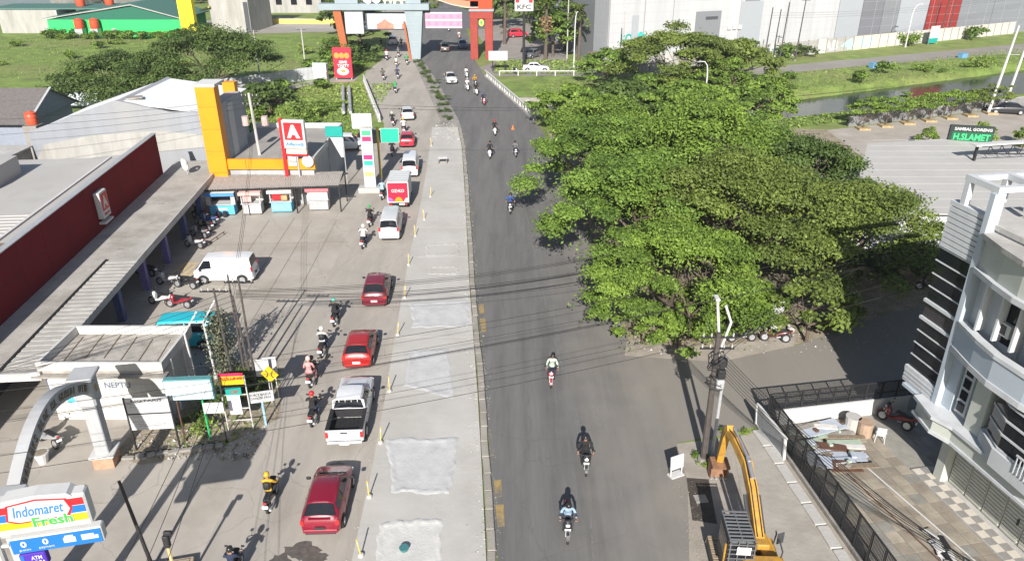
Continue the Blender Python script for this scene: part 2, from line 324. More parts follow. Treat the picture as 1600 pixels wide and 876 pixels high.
# low yellow-and-white kerb on the verge, worn yellow paint on the asphalt beside the median
yw = mat('worn_yellow_paint', (.30, .22, .09), var=.3, scale=4, stain=(.14, .13, .12), sscale=1.2, samt=1)
for y0, y1 in ((24.2, 25.6), (26.0, 27.2), (40.8, 42.6), (43.2, 44.6)):
    x0, x1 = lerp_line(MED_R, y0), lerp_line(MED_R, y1)
    struct(MB().sheet([(x0+.12, y0), (x0+.42, y0+.05), (x1+.45, y1), (x1+.1, y1-.06)], .021).build('road_marking', yw))
lw = mat('faint_lane_paint', (.155, .152, .148), var=.3, scale=5, stain=(.13, .13, .125), sscale=1.5, samt=1)
for y0 in np.arange(14, 92, 7.5):
    f = lambda y: (lerp_line(MED_R, y) * .48 + lerp_line(RIGHT, y) * .52) - .2
    struct(MB().sheet([(f(y0)-.04, y0), (f(y0)+.04, y0), (f(y0+3.5)+.04, y0+3.5), (f(y0+3.5)-.04, y0+3.5)], .021).build('road_marking', lw))
# yellow hatched parking mark by the shop
ylw = mat('yellow_hatching', (.55, .40, .14), var=.25, scale=3, stain=(.33, .3, .26), sscale=2, samt=.9)
for k in range(5):
    struct(MB().sheet([(-24.6+k*.45, 49.2), (-24.42+k*.45, 49.2), (-24.2+k*.45, 51.0), (-24.38+k*.45, 51.0)], .017).build('road_marking', ylw))
struct(MB().box((-23.5, 49.1, .017), (2.3, .12, .004)).box((-23.3, 51.1, .017), (2.3, .12, .004)).build('road_marking', ylw))
# joint lines in the yard concrete
jm = mat('joint_sealer', (.19, .17, .145), var=.2, scale=3)
for (x0, y0, x1, y1) in ((-19.6, 36, -20.6, 60), (-16.4, 36, -17.0, 60), (-18.0, 38, -18.6, 60.5), (-14.2, 22, -14.9, 60), (-26, 54.5, -12.9, 55.2), (-23, 47.9, -12.9, 46.4), (-18, 40.2, -12.9, 39.6)):
    d = Vector((x1-x0, y1-y0)).normalized(); n = Vector((-d.y, d.x)) * .022
    struct(MB().sheet([(x0+n.x, y0+n.y), (x0-n.x, y0-n.y), (x1-n.x, y1-n.y), (x1+n.x, y1+n.y)], .0225).build('paving_joint', jm))
# wet oil stain behind the red car: a real patch with its own shape
om = mat('oil_stain', (.10, .09, .08), rough=.5, var=.3, scale=4)
for cx, cy, rx, ry in ((-8.55, 22.9, .75, .5), (-7.9, 22.5, .6, .35), (-9.3, 22.2, .5, .5), (-8.2, 28.2, .35, .3)):
    pts = [(cx + rx*math.cos(t)*random.uniform(.7, 1.15), cy + ry*math.sin(t)*random.uniform(.6, 1.15)) for t in np.arange(0, 6.28, .3)]
    struct(MB().sheet(pts, .0245 + random.random()*.002).build('oil_stain', om))
# far hills of trees are built with the vegetation
# curing cloths on the median
clothm = mat('curing_cloth', (.50, .495, .475), rough=.95, var=.08, scale=2, bump=.3, stain=(.38, .37, .35), sscale=.9, samt=.5)
clothd = mat('damp_curing_cloth', (.445, .447, .445), rough=.9, var=.08, scale=2, bump=.3, stain=(.34, .34, .34), sscale=.9, samt=.6)
def cloth(q, label, mt, seed, amp=.05):
    r = np.random.default_rng(seed); n = 44; vs = []
    q = [np.array(p) for p in q]; ph = r.uniform(0, 6, 8)
    wx, wy = [[(.11/(k+1)**.8*r.uniform(.3, 1), r.uniform(1.5, 3)*(k+1)**1.5, r.uniform(0, 6)) for k in range(6)] for _ in range(2)]
    for j in range(n + 1):
        for i in range(n + 1):
            u, v = i / n, j / n; e = min(u, v, 1-u, 1-v)
            p = (q[0]*(1-u) + q[1]*u)*(1-v) + (q[3]*(1-u) + q[2]*u)*v
            wob = np.array([sum(c*math.sin(v*f+g) for c, f, g in wx), sum(c*math.sin(u*f+g) for c, f, g in wy)]) * (1 - min(1, e*5))
            ridge = max(0, 1 - abs(e - .045) / .04) * (.6 + .4*math.sin(u*31+v*27+ph[4]))
            fold = abs(math.sin(u*13+ph[5]+2.2*math.sin(v*5+ph[6]))) ** 6 * .5 * (1 if e < .12 else .06)
            z = .146 + amp * (ridge * .6 + fold * .5 + (.3 if e < .09 else .1)*r.random())
            if e == 0: z = .144
            vs.append((p[0]+wob[0], p[1]+wob[1], z))
    m = MB(); m.add(vs, [(j*(n+1)+i, (j+1)*(n+1)+i, (j+1)*(n+1)+i+1, j*(n+1)+i+1) for j in range(n) for i in range(n)])
    return tag(m.build('curing_cloth', mt, smooth=60), label, 'cloth', 'cloths laid on the concrete median')
cloth([(-6.12, 29.96), (-2.52, 30.11), (-2.72, 26.05), (-5.3, 26.1)], 'pale curing cloth with rumpled border, level with the white pickup tailgate', clothd, 1, .045)
cloth([(-5.6, 24.3), (-2.95, 24.6), (-2.6, 20.6), (-5.2, 20.6)], 'crumpled curing cloth with a teal tub on it, nearest the camera', clothm, 2, .055)
cloth([(-6.1, 38.3), (-3.8, 38.6), (-3.05, 33.4), (-5.85, 34.6)], 'tapering bluish curing cloth beside the light red hatchback', clothd, 3, .035)
cloth([(-6.7, 44.3), (-2.85, 45.0), (-2.8, 41.3), (-6.3, 41.1)], 'flat curing cloth level with the maroon hatchback rear', clothd, 4, .03)
cloth([(-6.75, 54.3), (-4.1, 54.6), (-3.97, 52.2), (-6.5, 52.2)], 'farthest thin curing cloth strip level with the silver van', slabm, 5, .04)
cloth([(-6.2, 50.1), (-4.0, 50.2), (-4.0, 48.9), (-6.1, 48.9)], 'narrow wrinkled curing cloth strip just nearer than the silver van', slabm, 6, .04)
t = thing('plastic_tub', 'small teal plastic tub on the nearest curing cloth', 'tub', (-4.35, 22.75, .2))
tubm = mat('tub_teal', (.05, .17, .18), var=.2); MB().tube([(0, 0, 0), (0, 0, .12), (0, 0, .13)], [.15, .18, .19], 14).build('bowl', tubm, t); MB().tube([(0, 0, .13), (0, 0, .15)], [.2, .2], 14).build('rim', tubm, t)
# yellow delineator posts in concrete feet
ypm = mat('yellow_post_paint', (.58, .44, .08), var=.1)
pm = MB().tube([(0, 0, .1), (0, 0, .95)], .03, 7).mesh('post', ypm); fm = MB().tube([(0, 0, 0), (0, 0, .1), (0, 0, .13)], [.13, .12, .08], 10).mesh('foot', conc)
rib = MB().tube([(0, 0, .70), (0, 0, .80)], .034, 7).mesh('band', white)
where = ['nearest the camera, beside the crumpled cloth', 'beside the rear of the nearest red car', 'beside the white pickup tailgate', 'beside the hood of the white pickup', 'beside the light red hatchback', 'beside the maroon hatchback rear',
         'just ahead of the maroon hatchback', 'just behind the silver van', 'beside the silver van', 'just behind the box truck', 'beside the white van ahead of the truck']
for k, (x, y) in enumerate([(-6.05, 22.5), (-6.3, 25.9), (-6.4, 29.7), (-6.6, 34.1), (-7.0, 40.2), (-7.2, 45.2), (-7.6, 50.5), (-7.75, 56.1), (-7.4, 59.7), (-7.45, 65.5), (-9.0, 82.5)]):
    t = thing('delineator_post', 'thin yellow road post in concrete foot ' + where[k], 'post', (x, y, .14), 0, 'yellow posts along the median edge')
    o = put('post', pm, t); put('band', rib, o); put('foot', fm, t); o.rotation_euler = (R(random.uniform(-6, 6)), R(random.uniform(-7, 7)), 0)
t = thing('site_table', 'small white wooden table standing on the median beside the white van', 'table', (-7.2, 76, .14), R(5))
MB().box((0, 0, .62), (.95, .7, .06)).build('table_top', white, t)
for sx in (-1, 1):
    for sy in (-1, 1): MB().box((sx*.42, sy*.28, .3), (.06, .06, .6)).build('leg', wood, t)

# loose stones and concrete crumbs along the kerb, the plot edge and the verge: uncountable, one mass each
def crumbs(fn, n, r0, r1, name, label, mats_):
    m = MB()
    for _ in range(n):
        x, y, z = fn(); r_ = random.uniform(r0, r1)*random.random()**.5; m.mi = random.randrange(len(mats_)); a = random.random()*6
        v = [Vector((math.cos(a+k*2.1)*r_*random.uniform(.7, 1.2), math.sin(a+k*2.1)*r_*random.uniform(.7, 1.2), 0)) for k in range(3)]
        m.add([(x+q.x, y+q.y, z) for q in v] + [(x, y, z+r_*random.uniform(.5, 1.1))], [(0, 1, 3), (1, 2, 3), (2, 0, 3)])
    tag(m.build(name, mats_), label, 'rubble', kind='stuff')
U_ = random.uniform
def f1(): y = U_(12, 95); return (lerp_line(MED_R, y)-.45-abs(random.gauss(0, .25)), y, .14)
def f2(): y = U_(12, 95); return (lerp_line(MED_R, y)+abs(random.gauss(0, .12)), y, .018)
def f3(): y = U_(12, 95); return (lerp_line(MED_L, y)-abs(random.gauss(0, .2)), y, .022)
cm = [conc, conc_d, dust]
crumbs(f1, 1500, .015, .07, 'rubble', 'loose crumbs of concrete along the median kerb', cm); crumbs(f2, 900, .01, .05, 'rubble', 'grit gathered at the foot of the median kerb', cm); crumbs(f3, 700, .01, .05, 'rubble', 'grit along the left edge of the median', cm)
crumbs(lambda: (U_(-18.5, -12.3), 28.6+abs(random.gauss(0, 1.6)), .03), 900, .03, .14, 'rubble', 'stones and rubble strewn over the dirt plot of boards', [dirt, conc_d, conc])
crumbs(lambda: (random.gauss(7.6, .3), U_(20, 28.5), .024), 600, .01, .045, 'rubble', 'gravel along the road edge by the excavator', [dirt, conc_d])
crumbs(lambda: (U_(7.2, 24), U_(38.2, 46), .034), 1100, .02, .1, 'rubble', 'stones and litter scattered on the earth under the grove', [dirt, conc_d, conc_d, conc])
crumbs(lambda: (U_(24.8, 32), U_(43.5, 48), .03), 500, .03, .12, 'rubble', 'pale stones scattered on the shaded ground by the side road', [conc_d, dirt])
def f4(): y = U_(84, 93); return (U_(lerp_line(MED_L, min(y, 91))+.2, lerp_line(MED_R, min(y, 91))-.5), y, .14)
crumbs(f4, 260, .03, .16, 'rubble', 'broken concrete lumps at the far end of the wide median', cm)
# rough drain edge on the near side of the dirt plot
for k in range(9):
    MB().box((0, 0, 0), (random.uniform(.35, .6), random.uniform(.2, .35), random.uniform(.12, .25)), bev=.04).build('kerb_block', conc_d, struct(MB().sheet([(-18.5, 28.75), (-13.9, 29.8), (-13.8, 30.1), (-18.4, 29.05)], .031).build('drain_gap', mat('drain_dark', (.03, .027, .024), var=.3))) if k == 0 else bpy.data.objects['drain_gap'], (-18.2+k*.5, 28.62+.115*k, .1), .25+random.uniform(-.3, .3))
# ---------------------------------------------------------------- cars
# station rows: fraction from the nose, half width, underside, belt height, roof height, roof half width
HATCH = [(0, .60, .42, .60, .62, .45), (.015, .72, .30, .70, .72, .55), (.08, .80, .22, .82, .84, .6), (.24, .83, .2, .95, .98, .62), (.42, .84, .2, .97, 1.46, .56), (.6, .84, .2, .99, 1.51, .58), (.85, .82, .2, 1.02, 1.46, .56), (.965, .79, .24, 1.0, 1.04, .64), (.99, .75, .30, .86, .9, .6), (1, .68, .42, .72, .74, .5)]
HATCH2 = [(t, wd, zb, zt+.05, zr+(.14 if zr > 1.2 else .05), wr+(.04 if zr > 1.2 else 0)) for t, wd, zb, zt, zr, wr in HATCH]
VAN = [(0, .62, .42, .80, .82, .5), (.012, .74, .30, .92, .95, .6), (.06, .8, .22, 1.05, 1.1, .62), (.20, .82, .2, 1.1, 1.84, .62), (.45, .83, .2, 1.1, 1.9, .66), (.9, .82, .2, 1.1, 1.88, .66), (.965, .81, .22, 1.1, 1.82, .64), (.99, .8, .26, 1.08, 1.15, .66), (1, .76, .36, .85, .9, .6)]
SEDAN = [(0, .60, .42, .60, .62, .45), (.015, .74, .30, .70, .72, .55), (.08, .82, .22, .80, .82, .6), (.28, .85, .2, .92, .95, .62), (.43, .86, .2, .94, 1.40, .55), (.58, .86, .2, .96, 1.44, .57), (.74, .85, .2, .98, 1.38, .54), (.86, .83, .22, .98, 1.02, .62), (.985, .79, .28, .92, .94, .6), (1, .70, .42, .76, .78, .5)]
SUV = [(0, .62, .45, .72, .74, .45), (.015, .78, .34, .84, .86, .55), (.06, .86, .28, .98, 1.0, .6), (.26, .89, .26, 1.08, 1.12, .66), (.38, .9, .26, 1.1, 1.70, .62), (.6, .9, .26, 1.12, 1.78, .64), (.92, .88, .26, 1.12, 1.72, .62), (.98, .86, .3, 1.1, 1.16, .68), (1, .78, .42, .85, .9, .6)]
CAB = [(0, .66, .45, .78, .8, .5), (.02, .82, .34, .9, .92, .6), (.12, .89, .28, 1.02, 1.04, .64), (.44, .9, .28, 1.1, 1.14, .68), (.62, .9, .28, 1.12, 1.74, .64), (.78, .9, .28, 1.12, 1.8, .66), (.96, .89, .28, 1.12, 1.74, .64), (1, .88, .3, 1.12, 1.16, .74)]
def body_mesh(S, L, y0, m, scale=1.0):
    mb = MB(); rows = []
    for (t, wd, zb, zt, zr, wr) in S:
        wd *= scale; wr *= scale; y = y0 - t * L; z6 = max(zt + .012, zr - .08)
        half = [(0, zb), (wd-.1, zb), (wd-.01, zb+.1), (wd, zb+(zt-zb)*.55), (wd-.015, zt-.08), (wd-.07, zt), (wr, z6), (wr-.06, z6+(zr-z6)*.75), (wr*.5, zr+.005), (0, zr+.012)]
        rows.append([(x, y, z) for x, z in half] + [(-x, y, z) for x, z in half[-2:0:-1]])
    n = len(rows[0]); vs = [p for r in rows for p in r]; fs = []
    for i in range(len(rows)-1):
        for k in range(n): fs.append((i*n+k, i*n+(k+1) % n, (i+1)*n+(k+1) % n, (i+1)*n+k))
    fs += [tuple(range(n-1, -1, -1)), tuple(range((len(rows)-1)*n, len(rows)*n))]
    mb.add(vs, fs); return mb.mesh('body', m, 38)
def glazing(S, L, y0, i0, i1, lo, hi, scale, rear=False):      # curved screen between stations i0 (low) and i1 (roof)
    a, b = S[i0], S[i1]; ya, yb = y0 - a[0]*L, y0 - b[0]*L; vs = []; n = 8
    sgn = -1 if rear else 1
    for f in (lo, hi):
        for k in range(n+1):
            s = -1 + 2*k/n; s *= .93
            xa, za = s*(a[1]*scale-.07), a[3] + (a[4]-a[3])*(1-abs(s)) + .012
            xb, zb = s*b[5]*scale, b[4]-.08 + .09*(1-s**4)
            x, y, z = xa+(xb-xa)*f, ya+(yb-ya)*f, za+(zb-za)*f
            vs.append((x, y + sgn*.02, z + .02))
    fs = [(k, k+1, n+1+k+1, n+1+k) if not rear else (k+1, k, n+1+k, n+1+k+1) for k in range(n)]
    return MB().add(vs, fs).mesh('windscreen', glass_dark, 60)
def sidewin(S, L, y0, ta, tb, side, scale, ca=0.0, cb=0.0):
    def at(t, f):
        for p, q in zip(S, S[1:]):
            if p[0] <= t <= q[0]:
                k = (t-p[0])/(q[0]-p[0]); r = [p[i]+(q[i]-p[i])*k for i in range(6)]; break
        z6 = max(r[3]+.012, r[4]-.08); x = (r[1]*scale-.07)*(1-f) + r[5]*scale*f
        return (side*(x+.014), y0 - t*L, r[3]*(1-f) + z6*f + .004)
    q = [at(ta, .1), at(tb, .1), at(tb-cb, .9), at(ta+ca, .9)]
    return MB().add(q, [(0, 1, 2, 3) if side < 0 else (3, 2, 1, 0)]).mesh('side_window', glass_dark)
WH = {}
def wheels(t, L, ys, half, r, wd=.2):
    key = (r, wd)
    if key not in WH:
        rm = MB(); rm.wheel((0, 0, 0), r*.62, wd*1.04, 16)
        for k in range(5): a = k*2*math.pi/5; rm.box((wd*.53, .35*r*math.cos(a), .35*r*math.sin(a)), (.012, .5*r, .09*r), rx=a)
        WH[key] = (MB().wheel((0, 0, 0), r, wd, 20).mesh('tyre', rubber, 40), rm.mesh('rim', chrome))
    for y in ys:
        for s in (-1, 1):
            a = MB(); n = 12
            a.add([(s*(half+.012), y+(r+.06)*math.cos(math.pi*k/n), r+(r+.06)*math.sin(math.pi*k/n)) for k in range(n+1)], [tuple(range(n+1)) if s > 0 else tuple(range(n, -1, -1))])
            a.build('wheel_arch', black, t)
            o = put('wheel', WH[key][0], t, (s*(half-wd/2+.03), y, r), 0 if s > 0 else math.pi); put('rim', WH[key][1], o)
def car(label, cat, loc, head, paintm, S=HATCH, L=3.75, style='hatch', scale=1.0, plate=plate_k, name='car', tint=glass_dark, roofm=None):
    t = thing(name, label, cat, (loc[0], loc[1], .022), R(head)); y0 = L/2
    put('body', body_mesh(S, L, y0, paintm, scale), t); half = max(s[1] for s in S)*scale
    ic = [i for i in range(len(S)-1) if S[i+1][4]-S[i][4] > .3][0]; ir = [i for i in range(len(S)-1) if S[i][4]-S[i+1][4] > .3][-1]
    put('windscreen', glazing(S, L, y0, ic, ic+1, .06, .93, scale), t); put('rear_window', glazing(S, L, y0, ir+1, ir, .1 if style != 'van' else .12, .9, scale, True), t)
    tc, t1, t2, te = S[ic][0], S[ic+1][0], S[ir][0], S[ir+1][0]; mid = (t1+t2)/2
    if style != 'panel':
        for s in (-1, 1):
            put('side_window', sidewin(S, L, y0, tc+.05, mid-.008, s, scale, (t1-tc)*.72, 0), t)
            put('side_window', sidewin(S, L, y0, mid+.008, t2+(te-t2)*.2, s, scale, 0, .02), t)
    else:
        for s in (-1, 1): put('side_window', sidewin(S, L, y0, tc+.03, t1+.12, s, scale, (t1-tc)*.8, .01), t)
    r = .29 if L < 4.0 else .33
    wheels(t, L, (y0 - .17*L, y0 - .82*L), half, r)
    zl = S[-2][3]; zf = S[2][3]
    for s in (-1, 1):
        MB().box((s*(half-.17), y0-.045*L, zf-.16), (.26, .16, .13), bev=.03, rz=-s*.35).build('headlight', lampclear, t)
        hgt = .24 if style in ('hatch',) else (.34 if style in ('van', 'panel', 'suv') else .15)
        MB().box((s*(half-.12), -L/2+.045, zl-.1+hgt*.2), (.17, .1, hgt), bev=.03, rz=s*.3).build('tail_light', lampred, t)
        mr = MB(); mr.box((s*(half+.1), y0-(tc+.085)*L, S[ic][3]+.08), (.2, .09, .14), bev=.03); mr.build('mirror', black if paintm is not white else paintm, t)
        MB().box((s*(half-.002), y0-.46*L, S[4][3]-.14), (.03, .16, .03)).build('door_handle', paintm if style != 'panel' else black, t)
        MB().box((s*(half-.004), y0-(mid)*L, .62), (.012, .012, .66)).build('door_gap', black, t)
    MB().box((0, y0-tc*L+.05, S[ic][3]+.045), (half*1.5, .04, .02)).build('wiper', black, t)
    MB().box((0, -L/2+.02, .40), (half*1.72, .12, .17), bev=.04).build('bumper', paintm, t); MB().box((0, -L/2-.0, .30), (half*1.5, .1, .07), bev=.02).build('lower_bumper', black, t)
    MB().box((0, y0-.03, .38), (half*1.6, .14, .2), bev=.04).build('bumper', paintm, t); MB().box((0, y0-.02, .58), (half*.9, .06, .12)).build('grille', black, t)
    MB().box((0, -L/2-.055, .60 if style != 'pickup' else .5), (.43, .015, .14)).build('number_plate', plate, t); MB().box((0, y0+.05, .42), (.43, .015, .14)).build('number_plate', plate, t)
    return t
P = lambda n, c: paint(n, c)
maroon = P('maroon_paint', (.17, .008, .022)); red1 = P('bright_red_paint', (.34, .014, .012)); cherry = P('cherry_paint', (.20, .006, .022)); red2 = P('scarlet_paint', (.45, .02, .04))
silver = P('silver_paint', (.50, .51, .52)); carwhite = P('white_car_paint', (.60, .61, .62)); carblack = P('black_car_paint', (.012, .013, .016)); bluec = P('blue_car_paint', (.08, .13, .24)); greyc = P('grey_car_paint', (.12, .125, .13)); tealc = P('turquoise_paint', (.01, .42, .50)); bronze = P('bronze_paint', (.10, .07, .06))
ROADR = lambda y: -math.degrees(math.atan2(lerp_line(MED_L, y+4)-lerp_line(MED_L, y-4), 8))
c = car('cherry red hatchback with dark shadow on its right, nearest car to the camera', 'car', (-7.95, 25.45), 2, cherry, L=3.8)
MB().box((0, -1.84, 1.02), (.9, .12, .04)).build('spoiler', cherry, c)
c = car('light red hatchback behind the maroon one and ahead of the white pickup', 'car', (-8.85, 38.1), 3, red1, L=3.6, plate=plate_w)
c = car('dark maroon hatchback with white plate, ahead of the light red hatchback', 'car', (-9.1, 45.75), 3, maroon, HATCH2, L=3.85, plate=plate_w)
c = car('silver passenger van driving behind the red-backed box truck', 'van', (-9.8, 57.2), 3, silver, VAN, 4.1, 'van', 1.0, plate_w, name='van')
c = car('white van right ahead of the box truck, showing its dark rear window', 'van', (-10.2, 73.4), 4, carwhite, VAN, 4.2, 'van', 1.0, name='van')
c = car('small scarlet hatchback ahead of the white van on the left road', 'car', (-11.8, 83.7), 5, red2, L=3.6)
c = car('silver hatchback driving across the bridge on the left road', 'car', (-13.4, 96.2), 10, silver, L=3.9, plate=plate_w)
c = car('white car passing under the left opening of the gateway', 'car', (-24.0, 158), 6, carwhite, SUV, 4.3, 'suv')
c = car('dark car beyond the gateway at the left edge of the road', 'car', (-30.8, 178), 6, carblack, SUV, 4.3, 'suv')
c = car('silver sedan approaching on the right road just before the bridge', 'car', (-9.6, 119.5), 192, silver, SEDAN, 4.4, 'sedan')
c = car('dark bronze sedan driving away under the right opening of the gateway', 'car', (-12.9, 150), 6, bronze, SEDAN, 4.3, 'sedan', plate=plate_w)
c = car('blue car coming through the right opening of the gateway', 'car', (-9.7, 153.5), 186, bluec, HATCH, 4.0)
c = car('white sedan turning along the canal-side road behind the bridge', 'car', (4.0, 128.6), -92, carwhite, SEDAN, 4.4, 'sedan')
c = car('grey car parked by the palm trunk behind the white sedan', 'car', (3.6, 142), 150, greyc, HATCH, 4.0)
c = car('red car parked on the forecourt near the tall restaurant sign', 'car', (1.2, 168), -70, red2, SUV, 4.2, 'suv')
c = car('black sedan parked by the leaning white poles at the car park wall', 'car', (64.6, 98.6), 78, carblack, SEDAN, 4.5, 'sedan', plate=plate_w)
c = car('white hatchback parked behind the tall tenant sign pylon', 'car', (-18.1, 81.6), -80, carwhite, SUV, 4.2, 'suv')
c = car('black car parked beside the white one behind the tall tenant sign pylon', 'car', (-15.6, 84.6), -60, carblack, HATCH, 3.8)
c = car('white panel delivery van parked in the shop yard', 'van', (-20.2, 48.4), 92, carwhite, VAN, 4.1, 'panel', name='van')
c = car('turquoise minibus parked behind the flat-roofed white building', 'van', (-19.6, 39.4), 94, tealc, VAN, 4.0, 'van', name='van')
# ---- white pickup with open bed
t = car('white and silver double-cab pickup with open black cargo bed', 'pickup', (-8.15, 31.75), 3, carwhite, CAB, 3.3, 'pickup', 1.0, plate_w, name='pickup')
for o in list(t.children):                     # the cab keeps its front; the rear end belongs to the bed below
    if o.name.split('.')[0] in ('tail_light', 'lower_bumper') or (o.name.startswith('number_plate') and o.data.vertices[0].co.y < 0) or (o.name.startswith('bumper') and o.data.vertices[0].co.y < 0) or o.name.startswith('wheel'):
        bpy.data.objects.remove(o)
for o in [o for o in bpy.data.objects if o.name.startswith('rim') and o.parent is None]: bpy.data.objects.remove(o)
for o in t.children: o.location.y += .95
wheels(t, 5.0, (1.72, -1.45), .9, .37, .25)
MB().box((-.84, -1.52, .82), (.11, 1.75, .66), bev=.03).build('bed_side', carwhite, t); MB().box((.84, -1.52, .82), (.11, 1.75, .66), bev=.03).build('bed_side', carwhite, t)
MB().box((0, -1.52, .62), (1.57, 1.72, .06)).build('bed_floor', black, t); MB().box((0, -.68, .92), (1.57, .05, .5)).build('bed_front', black, t)
for k in range(7): MB().box((-.66+k*.22, -1.52, .655), (.1, 1.6, .02)).build('bed_rib', black, t)
for s in (-1, 1): MB().box((s*.745, -1.52, .93), (.06, 1.6, .44)).box((s*.84, -1.52, 1.155), (.13, 1.76, .03), bev=.01).build('bed_liner', black, t)
MB().box((0, -2.41, .86), (1.74, .09, .58), bev=.03).build('tailgate', carwhite, t); MB().box((0, -2.46, 1.02), (.34, .03, .07)).build('tailgate_handle', black, t)
MB().box((0, -2.5, .48), (1.72, .18, .14), bev=.04).build('bumper', chrome, t); MB().box((0, -2.61, .50), (.45, .015, .14)).build('number_plate', plate_w, t)
for s in (-1, 1): MB().box((s*.82, -2.42, .9), (.16, .1, .36), bev=.03).build('tail_light', lampred, t)
rb = MB().tube([(-.78, -.62, 1.15), (-.74, -.62, 1.62), (-.6, -.62, 1.7), (.6, -.62, 1.7), (.74, -.62, 1.62), (.78, -.62, 1.15)], .045, 8).build('roll_bar', carwhite, t)
for k in range(4): MB().tube([(-.45+k*.3, -.62, 1.15), (-.45+k*.3, -.62, 1.68)], .025, 6).build('bar', carwhite, rb)
# ---- box truck
t = thing('box_truck', 'small box truck with silver roof and red lettered rear doors', 'truck', (-10.05, 64.6, .022), R(3)); t.scale = (1.06, 1.15, 1.14)
MB().box((0, -.25, 1.37), (1.74, 3.0, 1.62), bev=.03).build('cargo_box', mat('silver_box_panel', (.46, .47, .48), rough=.5, var=.08, scale=1.5), t)
for k in range(6): MB().box((0, -1.5+k*.5, 2.19), (1.7, .05, .025)).build('roof_rib', steel, t)
dr = MB().box((0, -1.765, 1.38), (1.62, .03, 1.5)).build('rear_door', mat('truck_red', (.70, .02, .05), rough=.4, var=.05), t)
letters('OZ•KO', 1.05, .26, white, dr, (0, -1.787, 1.5), bold=.03)
MB().box((0, -1.77, 2.16), (1.74, .05, .06)).box((0, -1.77, .59), (1.74, .05, .06)).box((-.85, -1.77, 1.38), (.06, .05, 1.62)).box((.85, -1.77, 1.38), (.06, .05, 1.62)).build('door_frame', mat('pale_frame', (.65, .6, .58)), t)
MB().prow([(-.35, .64), (-.15, .95), (.05, 1.02), (.25, .92), (.4, .64)], -1.79, -1.782).build('orange_graphic', orangep, dr)
MB().prow([(-.78, .64), (-.78, .98), (-.55, .9), (-.35, .64)], -1.79, -1.783).build('violet_graphic', mat('violet_print', (.25, .12, .5)), dr)
MB().prow([(.78, .64), (.78, .95), (.6, .9), (.45, .64)], -1.79, -1.783).build('white_graphic', white, dr)
MB().box((0, .1, .45), (.8, 3.9, .18)).build('chassis', black, t); MB().box((0, -1.82, .42), (1.5, .08, .12)).build('bumper', black, t); MB().box((.3, -1.87, .45), (.42, .015, .14)).build('number_plate', plate_w, t)
for s in (-1, 1): MB().box((s*.62, -1.87, .44), (.2, .03, .1)).build('tail_light', lampred, t)
put('cab', body_mesh([(0, .62, .42, .8, .82, .5), (.02, .74, .3, .92, .95, .6), (.2, .8, .22, 1.05, 1.1, .62), (.62, .8, .2, 1.1, 1.75, .6), (1, .8, .2, 1.1, 1.78, .62)], 1.15, 2.5, carwhite), t)
MB().box((0, 2.2, 1.4), (1.1, .02, .45), rx=R(-30)).build('windscreen', glass_dark, t)
wheels(t, 4, (1.75, -1.1), .78, .3, .2)
# ---------------------------------------------------------------- people and motorcycles
skinm = mat('skin', (.32, .17, .105), rough=.6, var=.08); shoem = mat('shoe', (.03, .028, .026), var=.2); eyem = mat('eye', (.02, .015, .012), rough=.2, var=0); lipm = mat('lip', (.28, .09, .075), var=0)
SHIRT = mat('shirt_base', (.1, .1, .1)); TROU = mat('trouser_base', (.04, .045, .06)); HELM = mat('helmet_base', (.05, .05, .05), rough=.25, var=.04)
def skin_mesh(name, V, E, rad, root=0):
    me = bpy.data.meshes.new(name); me.from_pydata(V, E, []); o = bpy.data.objects.new(name, me); COL.objects.link(o)
    o.modifiers.new('skin', 'SKIN'); s = o.modifiers.new('sub', 'SUBSURF'); s.levels = 1; s.render_levels = 1
    for i, d in enumerate(me.skin_vertices[0].data):
        r = rad[i]; d.radius = r if isinstance(r, tuple) else (r, r); d.use_root = (i == root)
    out = bpy.data.meshes.new_from_object(o.evaluated_get(bpy.context.evaluated_depsgraph_get()))
    bpy.data.objects.remove(o); return out
